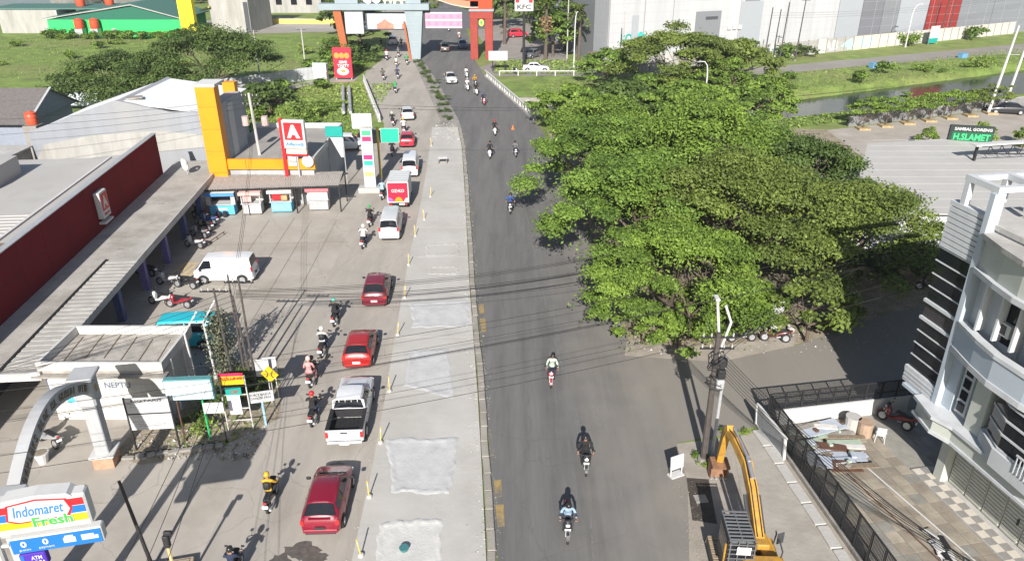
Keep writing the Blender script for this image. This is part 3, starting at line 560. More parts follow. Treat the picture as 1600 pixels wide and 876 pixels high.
def person_mesh(kind):
    V = [(0, -.20, .84), (0, -.20, 1.02), (0, -.14, 1.22), (0, -.10, 1.37), (0, -.06, 1.46), (0, -.035, 1.56), (0, -.03, 1.66)]
    rad = [(.16, .13), (.145, .115), (.165, .12), (.13, .09), .055, .085, .085]; E = [(0, 1), (1, 2), (2, 3), (3, 4), (4, 5), (5, 6)]
    for s in (-1, 1):
        b = len(V)
        if kind == 'ride': arm = [(s*.20, -.11, 1.36), (s*.31, .06, 1.13), (s*.33, .33, 1.075), (s*.325, .385, 1.06)]
        elif kind == 'pillion': arm = [(s*.19, -.10, 1.35), (s*.27, -.06, 1.10), (s*.17, .14, 1.0), (s*.15, .18, .98)]
        else: arm = [(s*.20, -.11, 1.36), (s*.24, -.10, 1.09), (s*.22, .06, .90), (s*.21, .10, .87)]
        V += arm; rad += [.075, .055, .042, .038]; E += [(3, b), (b, b+1), (b+1, b+2), (b+2, b+3)]
        b = len(V)
        if kind == 'ride': leg = [(s*.11, -.16, .82), (s*.19, .24, .80), (s*.17, .12, .40), (s*.17, .13, .33), (s*.17, .30, .31)]
        else: leg = [(s*.13, -.14, .84), (s*.26, .26, .78), (s*.25, .10, .44), (s*.25, .10, .37), (s*.25, .26, .35)]
        V += leg; rad += [.105, .078, .052, .05, .045]; E += [(0, b), (b, b+1), (b+1, b+2), (b+2, b+3), (b+3, b+4)]
    me = skin_mesh('body', V, E, rad)
    for m in (SHIRT, TROU, skinm, shoem, eyem, lipm): me.materials.append(m)
    for p in me.polygons:
        x, y, z = p.center; k = 0
        if z > 1.455: k = 2
        elif kind == 'ride' and y > .30 and z > 1.0: k = 2
        elif kind != 'ride' and y > .12 and .9 < z < 1.05 and abs(x) < .24: k = 2
        elif z < .37: k = 3
        elif z < .94 and (z < .90 or y > -.05): k = 1
        p.material_index = k; p.use_smooth = True
    mb = MB(); vs = [tuple(v.co) for v in me.vertices]; fs = [tuple(p.vertices) for p in me.polygons]; mi = [p.material_index for p in me.polygons]
    # fingers closed round the grips, thumb from the side of the palm; face
    mb.mi = 2
    for s in (-1, 1):
        h = Vector((s*.325, .40, 1.055)) if kind == 'ride' else Vector((s*.15, .20, .975)) if kind == 'pillion' else Vector((s*.21, .12, .86))
        for k, ln in enumerate((.8, 1.0, .95, .75)):
            o = h + Vector(((k-1.5)*.02, 0, 0)); mb.tube([o, o + Vector((0, .035*ln, .012)), o + Vector((0, .055*ln, -.012)), o + Vector((0, .04*ln, -.035)), o + Vector((0, .018, -.04))], [.0095, .0095, .009, .0085, .006], 5)
        o = h + Vector((-s*.036, -.02, 0)); mb.tube([o, o + Vector((-s*.012, .025, -.018)), o + Vector((-s*.004, .045, -.03))], [.011, .01, .007], 5)
    mb.tube([(0, .055, 1.625), (0, .083, 1.595), (0, .058, 1.585)], [.012, .016, .012], 6)
    for s in (-1, 1): mb.ball((s*.092, -.035, 1.605), (.014, .026, .034), 6, 4)
    mb.mi = 4
    for s in (-1, 1): mb.ball((s*.032, .052, 1.625), (.014, .01, .009), 6, 4)
    mb.mi = 5; mb.box((0, .055, 1.555), (.045, .012, .012))
    n = len(vs); out = bpy.data.meshes.new('body'); out.from_pydata(vs + mb.v, [], fs + [tuple(i+n for i in f) for f in mb.f])
    for m in (SHIRT, TROU, skinm, shoem, eyem, lipm): out.materials.append(m)
    out.polygons.foreach_set('material_index', mi + mb.m); out.polygons.foreach_set('use_smooth', [True]*len(out.polygons)); out.update(); return out
RIDE, PILL = person_mesh('ride'), person_mesh('pillion')
LEAN = RIDE.copy()                     # a second rider shape: leaning forward, head low
for v in LEAN.vertices:
    f = max(0, min(1, (v.co.z-.9)/.7)); g = 1 - max(0, min(1, (v.co.y-.05)/.3))
    if v.co.z > .9: v.co.y += .13*f*g; v.co.z -= .05*f*g
hb = MB(); n, mm = 16, 10; vs = []
def hp(a, b, r): return (r[0]*math.sin(a)*math.cos(b), -.03 + r[1]*math.sin(a)*math.sin(b), 1.635 + r[2]*math.cos(a))
hb.ball((0, -.035, 1.64), (.128, .15, .148), 16, 10)
keep = [i for i, f in enumerate(hb.f) if not (np.mean([hb.v[k][1] for k in f]) > .035 and np.mean([hb.v[k][2] for k in f]) < 1.66) and np.mean([hb.v[k][2] for k in f]) > 1.535]
hb.f = [hb.f[i] for i in keep]; hb.m = [0]*len(hb.f); HELMET = hb.mesh('helmet', HELM, 60)
VISOR = MB().add([(.10*math.sin(a), .0 + .125*math.cos(a), z) for z in (1.665, 1.70) for a in np.linspace(-1.2, 1.2, 9)], [(k, k+1, k+10, k+9) for k in range(8)]).mesh('visor', glass_dark, 60)
BACKPACK = MB().box((0, -.30, 1.2), (.28, .15, .40), bev=.05).mesh('backpack', black, 60)
# motorcycle, forward +Y, origin on the ground
BODYM = mat('bike_body', (.05, .05, .05), rough=.3, var=.05)
def bike_parts():
    P = {}
    P['tyre'] = MB().wheel((0, 0, 0), .285, .10, 18).mesh('wheel', rubber, 40)
    P['rim'] = MB().wheel((0, 0, 0), .19, .105, 14).mesh('rim', chrome, 30)
    def loft(rows):
        v = []; f = []; n = 8
        for y, z, hw, hh in rows:
            for k in range(n): a = 2*math.pi*k/n + .39; v.append((hw*math.cos(a)*1.05, y, z + hh*math.sin(a)*1.05))
        for i in range(len(rows)-1):
            for k in range(n): f.append((i*n+k, i*n+(k+1) % n, (i+1)*n+(k+1) % n, (i+1)*n+k))
        f += [tuple(range(n-1, -1, -1)), tuple(range((len(rows)-1)*n, len(rows)*n))]; return MB().add(v, f)
    P['body'] = loft([(-.95, .80, .04, .04), (-.86, .74, .11, .09), (-.55, .64, .15, .13), (-.2, .55, .15, .15), (.05, .40, .14, .09), (.25, .36, .14, .06), (.36, .38, .13, .06)]).mesh('body', BODYM, 50)
    P['shield'] = loft([(.28, .62, .13, .24), (.38, .66, .19, .28), (.46, .70, .17, .24), (.52, .74, .10, .12)]).mesh('front_shield', BODYM, 50)
    P['seat'] = MB().box((0, -.38, .79), (.27, .85, .10), bev=.04).mesh('seat', black, 60)
    P['fork'] = MB().tube([(-.08, .60, .30), (-.06, .45, .75)], .022, 6).tube([(.08, .60, .30), (.06, .45, .75)], .022, 6).mesh('fork', steel)
    P['mudguard'] = MB().prof([(.62+.31*math.cos(a), .285+.31*math.sin(a)) for a in np.linspace(.3, 2.6, 8)] + [(.62+.34*math.cos(a), .285+.34*math.sin(a)) for a in np.linspace(2.6, .3, 8)], -.07, .07).mesh('mudguard', BODYM)
    P['bar'] = MB().tube([(-.36, .38, 1.04), (-.2, .46, 1.03), (0, .48, 1.0), (.2, .46, 1.03), (.36, .38, 1.04)], .018, 6).box((0, .47, 1.0), (.26, .16, .12), bev=.04).mesh('handlebar', black, 60)
    P['head'] = MB().box((0, .56, .84), (.17, .06, .12), bev=.03).mesh('headlight', lampclear, 60)
    P['tail'] = MB().box((0, -.96, .78), (.16, .05, .08), bev=.02).mesh('tail_light', lampred, 60)
    P['rplate'] = MB().box((0, -1.0, .60), (.25, .012, .12), rx=R(-15)).mesh('number_plate', plate_w); P['fplate'] = MB().box((0, .60, .66), (.25, .012, .11), rx=R(-8)).mesh('number_plate', plate_w)
    for s in (-1, 1): P['mir%d' % s] = MB().tube([(s*.22, .44, 1.05), (s*.30, .40, 1.22)], .01, 5).box((s*.32, .40, 1.25), (.13, .03, .09), bev=.012).mesh('mirror', black)
    P['exhaust'] = MB().tube([(.13, -.1, .25), (.15, -.5, .30), (.16, -.9, .36)], [.03, .055, .06], 8).mesh('exhaust', steel, 50)
    P['rguard'] = MB().box((0, -.9, .52), (.12, .06, .3), bev=.02, rx=R(-25)).mesh('rear_mudguard', black)
    return P
BP = bike_parts(); bikem = {}
def bcol(c):
    if c not in bikem: bikem[c] = paint('bike_paint_%d' % len(bikem), c)
    return bikem[c]
clothes = {}
def ccol(c, kind='fabric'):
    k = (c, kind)
    if k not in clothes: clothes[k] = mat('%s_%d' % (kind, len(clothes)), c, rough=.9 if kind != 'helmet_shell' else .25, var=.3 if kind != 'helmet_shell' else .1, scale=7, bump=.9 if kind != 'helmet_shell' else 0)
    return clothes[k]
def motorcycle(loc, head, col, label, group, lean=0, z=.02):
    t = thing('motorcycle', label, 'motorcycle', (loc[0], loc[1], z), R(head), group); t.rotation_euler = (0, R(lean), R(head))
    for y in (.62, -.62): o = put('wheel', BP['tyre'], t, (0, y, .285)); put('rim', BP['rim'], o)
    for k, nm in (('body', 'body'), ('shield', 'front_shield'), ('seat', 'seat'), ('fork', 'fork'), ('mudguard', 'mudguard'), ('bar', 'handlebar'), ('head', 'headlight'), ('tail', 'tail_light'), ('rplate', 'number_plate'), ('fplate', 'number_plate'), ('mir-1', 'mirror'), ('mir1', 'mirror'), ('exhaust', 'exhaust'), ('rguard', 'rear_mudguard')):
        put(nm, BP[k], t)
    recolor(t, BODYM, bcol(col)); return t
def person(loc, head, shirt, trou, helm, label, me=None, dy=0.0, dz=0.0, pack=False, z=.02):
    a = R(head); t = thing('person', label, 'person', (loc[0]-math.sin(a)*dy, loc[1]+math.cos(a)*dy, z+dz), a)
    lean = me is None and random.random() < .4; put('body', LEAN if lean else (me or RIDE), t); h = put('helmet', HELMET, t, (0, .13, -.05) if lean else (0, 0, 0)); put('visor', VISOR, h)
    pack = pack and not lean
    if pack: put('backpack', BACKPACK, t)
    k_ = random.uniform(.94, 1.05); t.scale = (k_*random.uniform(.95, 1.12), k_, k_); t.rotation_euler = (R(random.uniform(-1, 1)), R(random.uniform(-3, 3)), a + R(random.uniform(-4, 4)))
    recolor(t, SHIRT, ccol(shirt)); recolor(t, TROU, ccol(trou)); recolor(t, HELM, ccol(helm, 'helmet_shell')); return t
K = (.02, .02, .022); WHT = (.62, .62, .6); NAVY = (.025, .035, .07); GRN = (.03, .30, .09); RED = (.45, .02, .025); GREY = (.16, .165, .17); PINK = (.62, .30, .30); YEL = (.55, .33, .03); LBLUE = (.30, .42, .55); MINT = (.48, .58, .47); BLUE = (.04, .10, .30); TEAL = (.10, .38, .30)
RIDERS = [  # x, y, heading, bike colour, shirt, helmet, person label, bike label, backpack
 (-10.1, 31.8, 2, K, K, RED, 'person in black jacket and red helmet riding beside the white pickup', 'dark motorcycle under the red-helmeted rider beside the white pickup', 0),
 (-11.0, 35.3, 0, K, K, K, 'person in black riding ahead of a pink-clad passenger', 'black motorcycle carrying a rider and a pink-clad passenger', 0),
 (-11.1, 38.4, 0, K, WHT, WHT, 'person in white jacket and white helmet riding left of the light red hatchback', 'dark motorcycle under the white-clad rider left of the light red hatchback', 1),
 (-11.15, 42.1, 0, K, K, TEAL, 'person in black jacket and mint helmet riding near the cable shadows', 'black motorcycle under the mint-helmeted rider near the cable shadows', 0),
 (-10.5, 25.7, 1, K, YEL, YEL, 'person in yellow jacket and yellow helmet riding left of the nearest red car', 'black motorcycle under the yellow-clad rider left of the nearest red car', 1),
 (-11.85, 59.0, 3, K, K, GRN, 'person in dark jacket and green helmet riding left of the silver van', 'dark motorcycle under the green-helmeted rider left of the silver van', 0),
 (-11.6, 54.4, 2, (.12, .03, .03), WHT, WHT, 'person in pale shirt and white helmet riding behind the green-helmeted rider', 'maroon motorcycle under the pale-shirted rider behind the silver van', 0),
 (-11.85, 65.6, 3, K, LBLUE, NAVY, 'person in light blue shirt riding left of the box truck', 'dark motorcycle under the light-blue-shirted rider left of the box truck', 0),
 (-12.9, 79.4, 5, K, K, K, 'person all in black riding beside the white van under the green road sign', 'black motorcycle beside the white van under the green road sign', 0),
 (-14.7, 92.4, 8, K, K, WHT, 'person in black with white helmet riding at the near end of the bridge rail', 'black motorcycle at the near end of the left bridge rail', 0),
 (-12.85, 88.7, 7, (.4, .4, .4), WHT, YEL, 'person in white shirt and yellow helmet riding between scarlet hatchback and silver hatchback', 'pale motorcycle between the scarlet hatchback and the silver hatchback', 0),
 (-17.1, 111.5, 12, K, GRN, GRN, 'person in green jacket riding alone in the middle of the bridge', 'dark motorcycle alone in the middle of the bridge', 0),
 (-20.3, 121.2, 10, K, (.08, .09, .05), K, 'person in dark olive riding near the far end of the left bridge rail', 'black motorcycle near the far end of the left bridge rail', 0),
 (-18.2, 122.2, 10, K, NAVY, BLUE, 'person in navy and blue helmet riding abreast of the olive-clad rider', 'dark motorcycle abreast of the one at the far bridge rail', 0),
 (-19.9, 133, 8, RED, WHT, K, 'person in white shirt on a red motorcycle before the gateway', 'red motorcycle before the gateway, left of a green-clad rider', 0),
 (-18.3, 134.8, 8, K, GRN, GRN, 'person in green jacket riding close to the median before the gateway', 'dark motorcycle close to the median before the gateway', 0),
 (-22.5, 139.4, 6, RED, WHT, RED, 'person in white with red helmet riding at the gateway shadow edge', 'red motorcycle at the gateway shadow edge, leftmost there', 0),
 (-20.8, 142.7, 6, GREY, GREY, (.3, .15, .15), 'person in grey riding into the gateway shadow', 'grey motorcycle entering the gateway shadow', 0),
 (-25.7, 154, 6, K, K, K, 'person in black riding in the gateway shadow left of the white car', 'black motorcycle in the gateway shadow left of the white car', 0),
 (-21.9, 155, 6, K, K, NAVY, 'person in black riding in the gateway shadow right of the white car', 'black motorcycle in the gateway shadow right of the white car', 0),
 (-10.75, 21.5, 0, K, NAVY, K, 'person in dark blue riding at the very bottom edge of the view', 'dark motorcycle at the very bottom edge of the view', 0),
 (2.3, 23.95, 178, K, LBLUE, K, 'person in light blue riding toward the camera on a black scooter, nearest on the asphalt', 'black scooter nearest the camera on the asphalt road', 0),
 (3.45, 28.1, 176, K, K, K, 'person in black with dark helmet riding toward the camera, second nearest on asphalt', 'dark motorcycle second nearest the camera on the asphalt road', 0),
 (2.15, 35.3, 178, (.2, .02, .03), MINT, K, 'person in pale mint shirt riding a dark red motorcycle toward the camera', 'dark red motorcycle under the mint-shirted rider on the asphalt', 0),
 (-.2, 62, 184, K, BLUE, K, 'person in blue jacket approaching beside the left edge of the big tree', 'dark motorcycle beside the left edge of the big tree', 0),
 (.35, 79, 186, K, GREY, K, 'person in grey approaching close to the tree crown, ahead of a white scooter', 'dark motorcycle partly hidden by the tree crown', 0),
 (-2.4, 78.5, 185, WHT, K, K, 'person in black riding a white scooter toward the camera in mid road', 'white scooter in mid road under a black-clad rider', 0),
 (-2.05, 87.8, 187, WHT, K, RED, 'person in black and red helmet approaching on a white scooter near the orange cone', 'white scooter near the orange cone under a red-helmeted rider', 0),
 (-3.9, 103.8, 192, RED, NAVY, BLUE, 'person in navy riding a red scooter toward the camera across the bridge', 'red scooter crossing the bridge toward the camera', 0),
 (-5.2, 109.9, 194, WHT, K, K, 'person in black on a white scooter behind the red scooter', 'white scooter directly behind the red scooter on the bridge', 0),
 (-6.65, 113, 194, WHT, WHT, WHT, 'person all in white approaching on a white scooter on the bridge', 'white scooter under the all-white rider on the bridge', 0),
 (-5.6, 115.8, 194, K, (.5, .25, .03), YEL, 'person in orange vest approaching at the right side of the bridge', 'dark motorcycle under the orange-vested rider on the bridge', 0),
 (-7.3, 122.8, 192, WHT, WHT, K, 'person in white shirt approaching right of the silver sedan', 'white scooter right of the silver sedan', 0),
 (-11.1, 165, 188, RED, WHT, RED, 'person in white riding beyond the gateway behind the blue car', 'red motorcycle beyond the gateway behind the blue car', 0),
 (-14.2, 177, 188, WHT, (.5, .2, .2), WHT, 'person in faded red riding far beyond the right gateway opening', 'white motorcycle far beyond the right gateway opening', 0)]
for (x, y, h, bc, sh, hc, lp, lb, pk) in RIDERS:
    motorcycle((x, y), h, bc, lb, 'motorcycles on the road'); person((x, y), h, sh, random.choice([NAVY, K, (.06, .06, .07), (.05, .07, .12)]), hc, lp, pack=bool(pk))
person((-11.0, 35.3), 0, PINK, (.25, .12, .12), (.62, .40, .38), 'person in long pink coat and pink helmet riding pillion', PILL, -.40, .03)
PARK = [(-23.3, 44.4, 75, WHT, 'white motorcycle parked beside a dark red one near the turquoise minibus'), (-21.9, 44.0, 80, (.25, .02, .03), 'dark red motorcycle parked just behind the turquoise minibus'), (-24.0, 47.4, 80, (.45, .45, .45), 'silver motorcycle parked left of the black scooter by the delivery van'), (-22.6, 46.9, 75, K, 'black scooter parked in front of the white delivery van'),
        (-24.7, 54.0, 70, (.5, .5, .5), 'pale motorcycle parked alone beside the low rail at the shop'), (-25.1, 56.1, 65, (.2, .2, .22), 'grey motorcycle parked second from the low rail'), (-25.3, 57.6, 65, K, 'black motorcycle parked third from the low rail'), (-25.4, 58.9, 70, BLUE, 'blue motorcycle parked nearest the blue kiosk'), (-26.3, 49.0, 70, NAVY, 'dark blue motorcycle parked deep under the shop canopy'), (-26.6, 60.2, 60, K, 'black motorcycle parked in the corner behind the blue kiosk'),
        (15.9, 39.6, 80, (.08, .02, .02), 'dark motorcycle parked under the big tree by the side road'), (13.9, 39.6, 95, K, 'black motorcycle parked under the tree nearest the utility pole'), (28.6, 46.4, 60, K, 'black motorcycle parked in the shade of the white building'), (30.2, 47.2, 75, GREY, 'grey motorcycle parked in the shade by the restaurant wall'), (-22.6, 29.7, 60, (.35, .35, .36), 'pale motorcycle standing beyond the archway by the wall'),
        (.6, 126.6, 200, K, 'black motorcycle standing under the blank white roadside board')]
for (x, y, h, c_, lb) in PARK: motorcycle((x, y), h, c_, lb, 'parked motorcycles', 8)
# ---------------------------------------------------------------- left side: shop with the long red parapet
maroonwall = mat('maroon_cladding', (.15, .004, .010), rough=.8, var=.08, scale=.5, spec=.15)
wallgrey = mat('grey_plaster', (.34, .35, .36), var=.12, scale=1.2, stretch=(1, 1, .16), stain=(.33, .33, .33), sscale=.3, samt=.5)
wallwhite = mat('stained_white_plaster', (.34, .335, .315), var=.14, scale=1.4, stretch=(1, 1, .2), stain=(.22, .21, .185), sscale=.5, samt=.65)
A0 = Vector((-30.5, 63.6)); DD = Vector((3.9, -43.6)).normalized(); NN = Vector((-DD.y, DD.x))
def W(a, b): p = A0 + DD*a + NN*b; return (p.x, p.y)
def strip(a0, a1, b0, b1, z0, z1, m=None): return (m or MB()).prism([W(a0, b0), W(a1, b0), W(a1, b1), W(a0, b1)], z0, z1)
shop = thing('shop_building', 'long shop with dark red parapet wall and concrete canopy over a shaded storefront', 'shop', (0, 0, 0))
strip(0, 46, -.3, 0, 3.0, 6.5).build('red_parapet', maroonwall, shop)
strip(-.05, 46, -.36, .06, 6.5, 6.56).build('coping', steel, shop)
for k in range(15): strip(2.9+k*3.0, 2.93+k*3.0, .0, .012, 3.05, 6.48).build('panel_joint', mat('joint_maroon', (.10, .004, .008)), shop)
strip(0, 46, .0, .014, 4.72, 4.75).build('panel_joint', mat('joint_maroon', (.10, .004, .008)), shop)
strip(0, 46, -17, -.31, 0, 4.4).build('wall', wallgrey, shop)
roofg = mat('dusty_metal_roof', (.40, .39, .37), rough=.7, var=.1, scale=.5, stain=(.29, .28, .27), sscale=.25, samt=.5)
rf = strip(0, 46, -17.3, -.31, 4.42, 4.5).build('roof', roofg, shop)
for k in range(26): strip(14+k*.6, 14.06+k*.6, -12, -4.2, 4.5, 4.56).build('roof_seam', roofg, rf)
strip(0, 34, -4.2, -4.0, 4.5, 4.62).build('gutter', white, rf); strip(20.5, 23, -3.6, -1.2, 4.5, 5.1).build('roof_hatch', wood, rf); strip(4, 9, -17, -9.5, 4.5, 6.0).build('roof_monitor', roofg, rf)
strip(0, 46, .0, .3, 0, 2.95).build('storefront_wall', mat('storefront_grey', (.20, .205, .21), var=.15, scale=.8), shop)
can = strip(-3.5, 32.6, .02, 4.3, 2.86, 3.02).build('canopy', mat('canopy_concrete', (.37, .355, .325), var=.15, scale=.6, bump=.3, stain=(.22, .2, .175), sscale=.4, samt=.7), shop)
strip(-3.6, 32.7, 4.3, 4.42, 2.6, 3.06).build('fascia', conc, can); strip(32.6, 32.72, .02, 4.3, 2.62, 3.06).build('fascia', white, can)
sheetm = mat('fibre_cement_sheet', (.38, .37, .345), var=.14, scale=1.5, stain=(.25, .24, .22), sscale=.8, samt=.5)
for k in range(26):
    m = MB(); a = 19.2 + k*.5; strip(a, a+.26, 2.5, 4.46, 3.03, 3.075, m); strip(a+.26, a+.5, 2.5, 4.46, 3.03, 3.05, m); m.build('roof_sheet', sheetm, can)
strip(19, 32.4, 2.36, 2.48, 3.02, 3.14).build('gutter', darksteel, can)
for k in range(3):
    a0 = 8 + k*9; m = MB(); strip(a0, a0+.25, 2.2+.2*k, 2.6+.2*k, 3.022, 3.03, m); m.build('roof_patch', conc_d, can)
purple = mat('purple_post', (.16, .13, .33), var=.2, scale=4); bluepost = mat('blue_post', (.08, .10, .22), var=.2, scale=4)
for k, a in enumerate((-1, 3.5, 8, 12.5, 17, 21.5, 26, 30.5)):
    strip(a, a+.42, 3.55, 3.97, 0, 2.86).build('post', purple if k in (3, 4) else bluepost, shop)
for k, a in enumerate((-.5, 4, 8.5, 13, 17.5, 22, 26.5)):
    d = strip(a+.3, a+4.1, .3, .36, .05, 2.5).build('shutter', mat('dark_shutter', (.05, .055, .065), rough=.5, var=.2, scale=2), shop)
    for j in range(8): strip(a+.3, a+4.1, .362, .38, .2+j*.28, .24+j*.28).build('shutter_slat', darksteel, d)
# shop sign box on the red wall
p = W(13, .02); sg = thing('wall_sign', 'white boxed sign with red letter A on the long red wall', 'sign', (p[0], p[1], 4.85), math.atan2(NN.y, NN.x) + R(90))
MB().box((0, -.22, 0), (1.25, .4, 1.9), bev=.03).build('sign_box', white, sg); MB().box((0, -.43, .2), (1.05, .02, 1.2)).build('red_panel', redp, sg)
letters('A', .75, .85, white, sg, (0, -.45, .2), bold=.05); letters('Alfamart', .95, .2, redp, sg, (0, -.43, -.65), bold=.02); MB().box((0, -.25, -1.25), (1.4, .5, .16), bev=.03).build('lower_bar', white, sg)
# ---------------------------------------------------------------- small flat-roofed building behind the arch
b = thing('guard_building', 'small white flat-roofed building with stained parapet roof and painted wall', 'building', (-20.3, 33.5, 0))
gwm = mat('guard_white', (.52, .515, .49), var=.1, scale=1.4, stretch=(1, 1, .25), stain=(.36, .35, .32), sscale=.6, samt=.5); MB().box((0, 0, 1.45), (5.8, 3.4, 2.9)).build('wall', gwm, b)
r_ = MB().box((0, 0, 2.98), (6.2, 3.8, .14)).build('roof_slab', mat('stained_roof_slab', (.36, .335, .30), var=.25, scale=1.2, bump=.4, stain=(.09, .08, .07), sscale=.5, samt=.85), b)
for (c_, d_) in (((0, -1.82, 3.28), (6.2, .14, .46)), ((0, 1.82, 3.28), (6.2, .14, .46)), ((-3.03, 0, 3.28), (.14, 3.5, .46)), ((3.03, 0, 3.28), (.14, 3.5, .46))):
    MB().box(c_, d_).build('parapet', gwm, r_)
MB().box((0, -1.95, 2.84), (6.6, .5, .1)).build('ledge', conc_d, b)
for x in (3.0, 2.92): MB().tube([(x+.12, -1.0 + (x < 3)*1.6, 3.2), (x+.12, -1.0 + (x < 3)*1.6, .1)], .05, 7).build('downpipe', white, b)
for i in range(6): MB().box((-2.4+i*.95, .2+.3*math.sin(i), 3.07), (.04, 2.4, .04), rz=.1).build('roof_batten', wood, r_)
inkm = mat('faded_ink', (.12, .15, .2), var=.3); letters('NEPTU', 1.3, .35, inkm, b, (.55, -1.712, 2.1), bold=.02)
for x in (-1.2, -2.5, -2.0): MB().ball((x, -1.70, 1.5 if x != -2 else 1.2), (.22, .012, .2), 10, 6).build('painted_blot', mat('cyan_spray', (.1, .5, .68), var=.3, scale=6), b)
for z in (.75, 1.45, 2.15): MB().box((0, -1.705, z), (5.7, .012, .02)).build('wall_groove', wallgrey, b)
# ---------------------------------------------------------------- entrance arch with letters
ar = thing('entrance_arch', 'white concrete entrance arch with dark raised letters and tiled pillar foot', 'arch', (-17.75, 20.6, 0), R(99.6))
archm = mat('arch_plaster', (.36, .37, .38), var=.14, scale=1.4, stretch=(1, 1, .25), stain=(.27, .26, .24), sscale=.7, samt=.8); Lr = 7.8
def az(u): return 3.95 + 1.5*math.sin(math.pi*u)
top = [(u*Lr, az(u)+.62) for u in np.linspace(0, 1, 21)]; bot = [(u*Lr, az(u)) for u in np.linspace(1, 0, 21)]
MB().prow(top + bot, -.22, .22).build('arch_band', archm, ar)
for i, x in enumerate((-.1, Lr+.1)):
    pl = MB().box((x, 0, 2.1), (.62, .6, 3.0), bev=.04).build('pillar', archm, ar); MB().box((x, 0, .32), (.95, .9, .64), bev=.02).build('tiled_foot', mat('terracotta_tile', (.42, .24, .16), var=.25, scale=3), pl)
    MB().box((x, 0, .70), (1.15, 1.1, .12), bev=.03).build('foot_moulding', white, pl); MB().box((x, 0, 4.1), (.85, .8, 1.4), bev=.08).build('capital', archm, pl)
    MB().box((x, 0, 4.9), (1.2, 1.1, .16), bev=.04).build('cap', archm, pl); MB().ball((x, -.41, 4.2), (.14, .02, .22), 12, 8).build('emblem', mat('bronze_emblem', (.32, .22, .08), var=.2), pl)
lm = mat('letter_bronze', (.16, .125, .08), rough=.5, var=.2); S_ = 'KOMPLEKS BLOK MA GRHADI UTM'
for k, ch in enumerate(S_):
    if ch == ' ': continue
    u = .085 + .85*k/(len(S_)-1); sl_ = math.atan2(1.5*math.pi*math.cos(math.pi*u), Lr)
    o = put('letter', text_mesh(ch, .19 if ch != 'I' else .06, .32, lm, .03, .015), ar, (u*Lr, -.24, az(u)+.31)); o.rotation_euler = (Matrix.Rotation(-sl_, 3, 'Y') @ Matrix.Rotation(R(90), 3, 'X')).to_euler()
t = thing('concrete_pot', 'white bucket-shaped planter pot standing beyond the arch opening', 'pot', (-22.1, 28.4, .012))
MB().tube([(0, 0, 0), (0, 0, .55)], [.2, .32], 14).build('bowl', white, t); MB().tube([(0, 0, .52), (0, 0, .6)], [.35, .35], 14).build('rim', white, t); MB().tube([(0, 0, .55), (0, 0, .605)], [.28, .28], 12).build('soil', dirt, t)
struct(MB().sheet([(-19.0, 28.9), (-17.4, 28.2), (-14.3, 29.4), (-11.9, 31.9), (-12.6, 34.6), (-13.6, 37.5), (-17.2, 37), (-17.2, 31.7), (-19, 31.4)], .028).build('sign_plot_earth', dirt))
# ---------------------------------------------------------------- boards on the dirt plot
signw = mat('sign_white', (.46, .465, .47), rough=.5, var=.04); ink = mat('sign_ink', (.06, .06, .07), var=0)
t = thing('notary_board', 'white two-panel notary board on dark posts before the small white building', 'sign', (-17.1, 29.4, .02), R(5))
MB().box((0, 0, 2.55), (1.95, .06, .84)).build('upper_panel', signw, t); MB().box((0, 0, 1.62), (1.95, .06, .88)).build('lower_panel', signw, t)
for s in (-1, 1): MB().box((s*1.02, 0, 1.5), (.07, .09, 3.0)).build('post', darksteel, t)
MB().box((0, 0, 2.09), (1.97, .08, .06)).build('rail', darksteel, t); letters('NOTARIS', 1.4, .15, ink, t, (0, -.04, 2.83), bold=.02)
for z, wd in ((2.62, 1.6), (2.48, 1.7), (2.36, 1.2), (1.95, 1.6), (1.82, .4), (1.66, 1.7), (1.52, 1.3), (1.4, 1.2)): MB().box((0, -.034, z), (wd, .008, .024)).build('text_line', mat('text_grey', (.25, .26, .28), var=.4, scale=30), t)
t = thing('blank_light_box', 'blank pale blue light box on red and green legs at the dirt plot', 'sign', (-15.25, 30.0, .02), R(4))
MB().box((0, 0, 3.1), (2.25, .35, 1.15), bev=.03).build('box_frame', mat('teal_frame', (.08, .22, .23), var=.2), t); MB().box((0, -.185, 3.1), (2.15, .02, 1.03)).build('face', mat('pale_blue_face', (.56, .66, .70), rough=.4, var=.08, scale=2), t)
MB().tube([(-.75, 0, 0), (-.75, 0, 2.6)], .045, 7).build('leg', rust, t); MB().tube([(.45, 0, 0), (.45, 0, 2.6)], .045, 7).build('leg', greenp, t)
t = thing('small_notice', 'small white notice hung below the pale blue light box', 'sign', (-14.3, 29.95, .02), R(4)); MB().box((0, 0, 2.0), (.95, .04, .6)).build('panel', signw, t); MB().tube([(.3, .05, 0), (.3, .05, 2.2)], .03, 6).build('post', darksteel, t)
t = thing('banner_board', 'red and yellow lettered banner above a green notice on the dirt plot', 'sign', (-13.6, 30.9, .02), R(5))
MB().box((0, 0, 3.0), (1.15, .03, .6)).build('yellow_banner', yellowp, t); MB().box((0, -.02, 3.27), (1.17, .02, .16)).build('red_banner', mat('crimson', (.65, .02, .08)), t); letters('ROLLING', 1.0, .16, redp, t, (0, -.03, 3.06), bold=.03)
MB().box((0, -.05, 2.35), (.75, .03, .42)).build('green_notice', tealp, t); letters('CBP', .42, .12, redp, t, (.05, -.075, 2.32), bold=.03); MB().box((-.05, -.05, 1.55), (.62, .03, 1.1)).build('poster', mat('poster_paper', (.62, .63, .72), var=.1, scale=5), t)
for x in (-.6, .62): MB().tube([(x, 0, 0), (x, 0, 3.2)], .03, 6).build('post', white, t)
for z in (.6, 1.3, 2.1): MB().tube([(-.6, 0, z), (.62, 0, z)], .025, 6).build('rail', white, t)
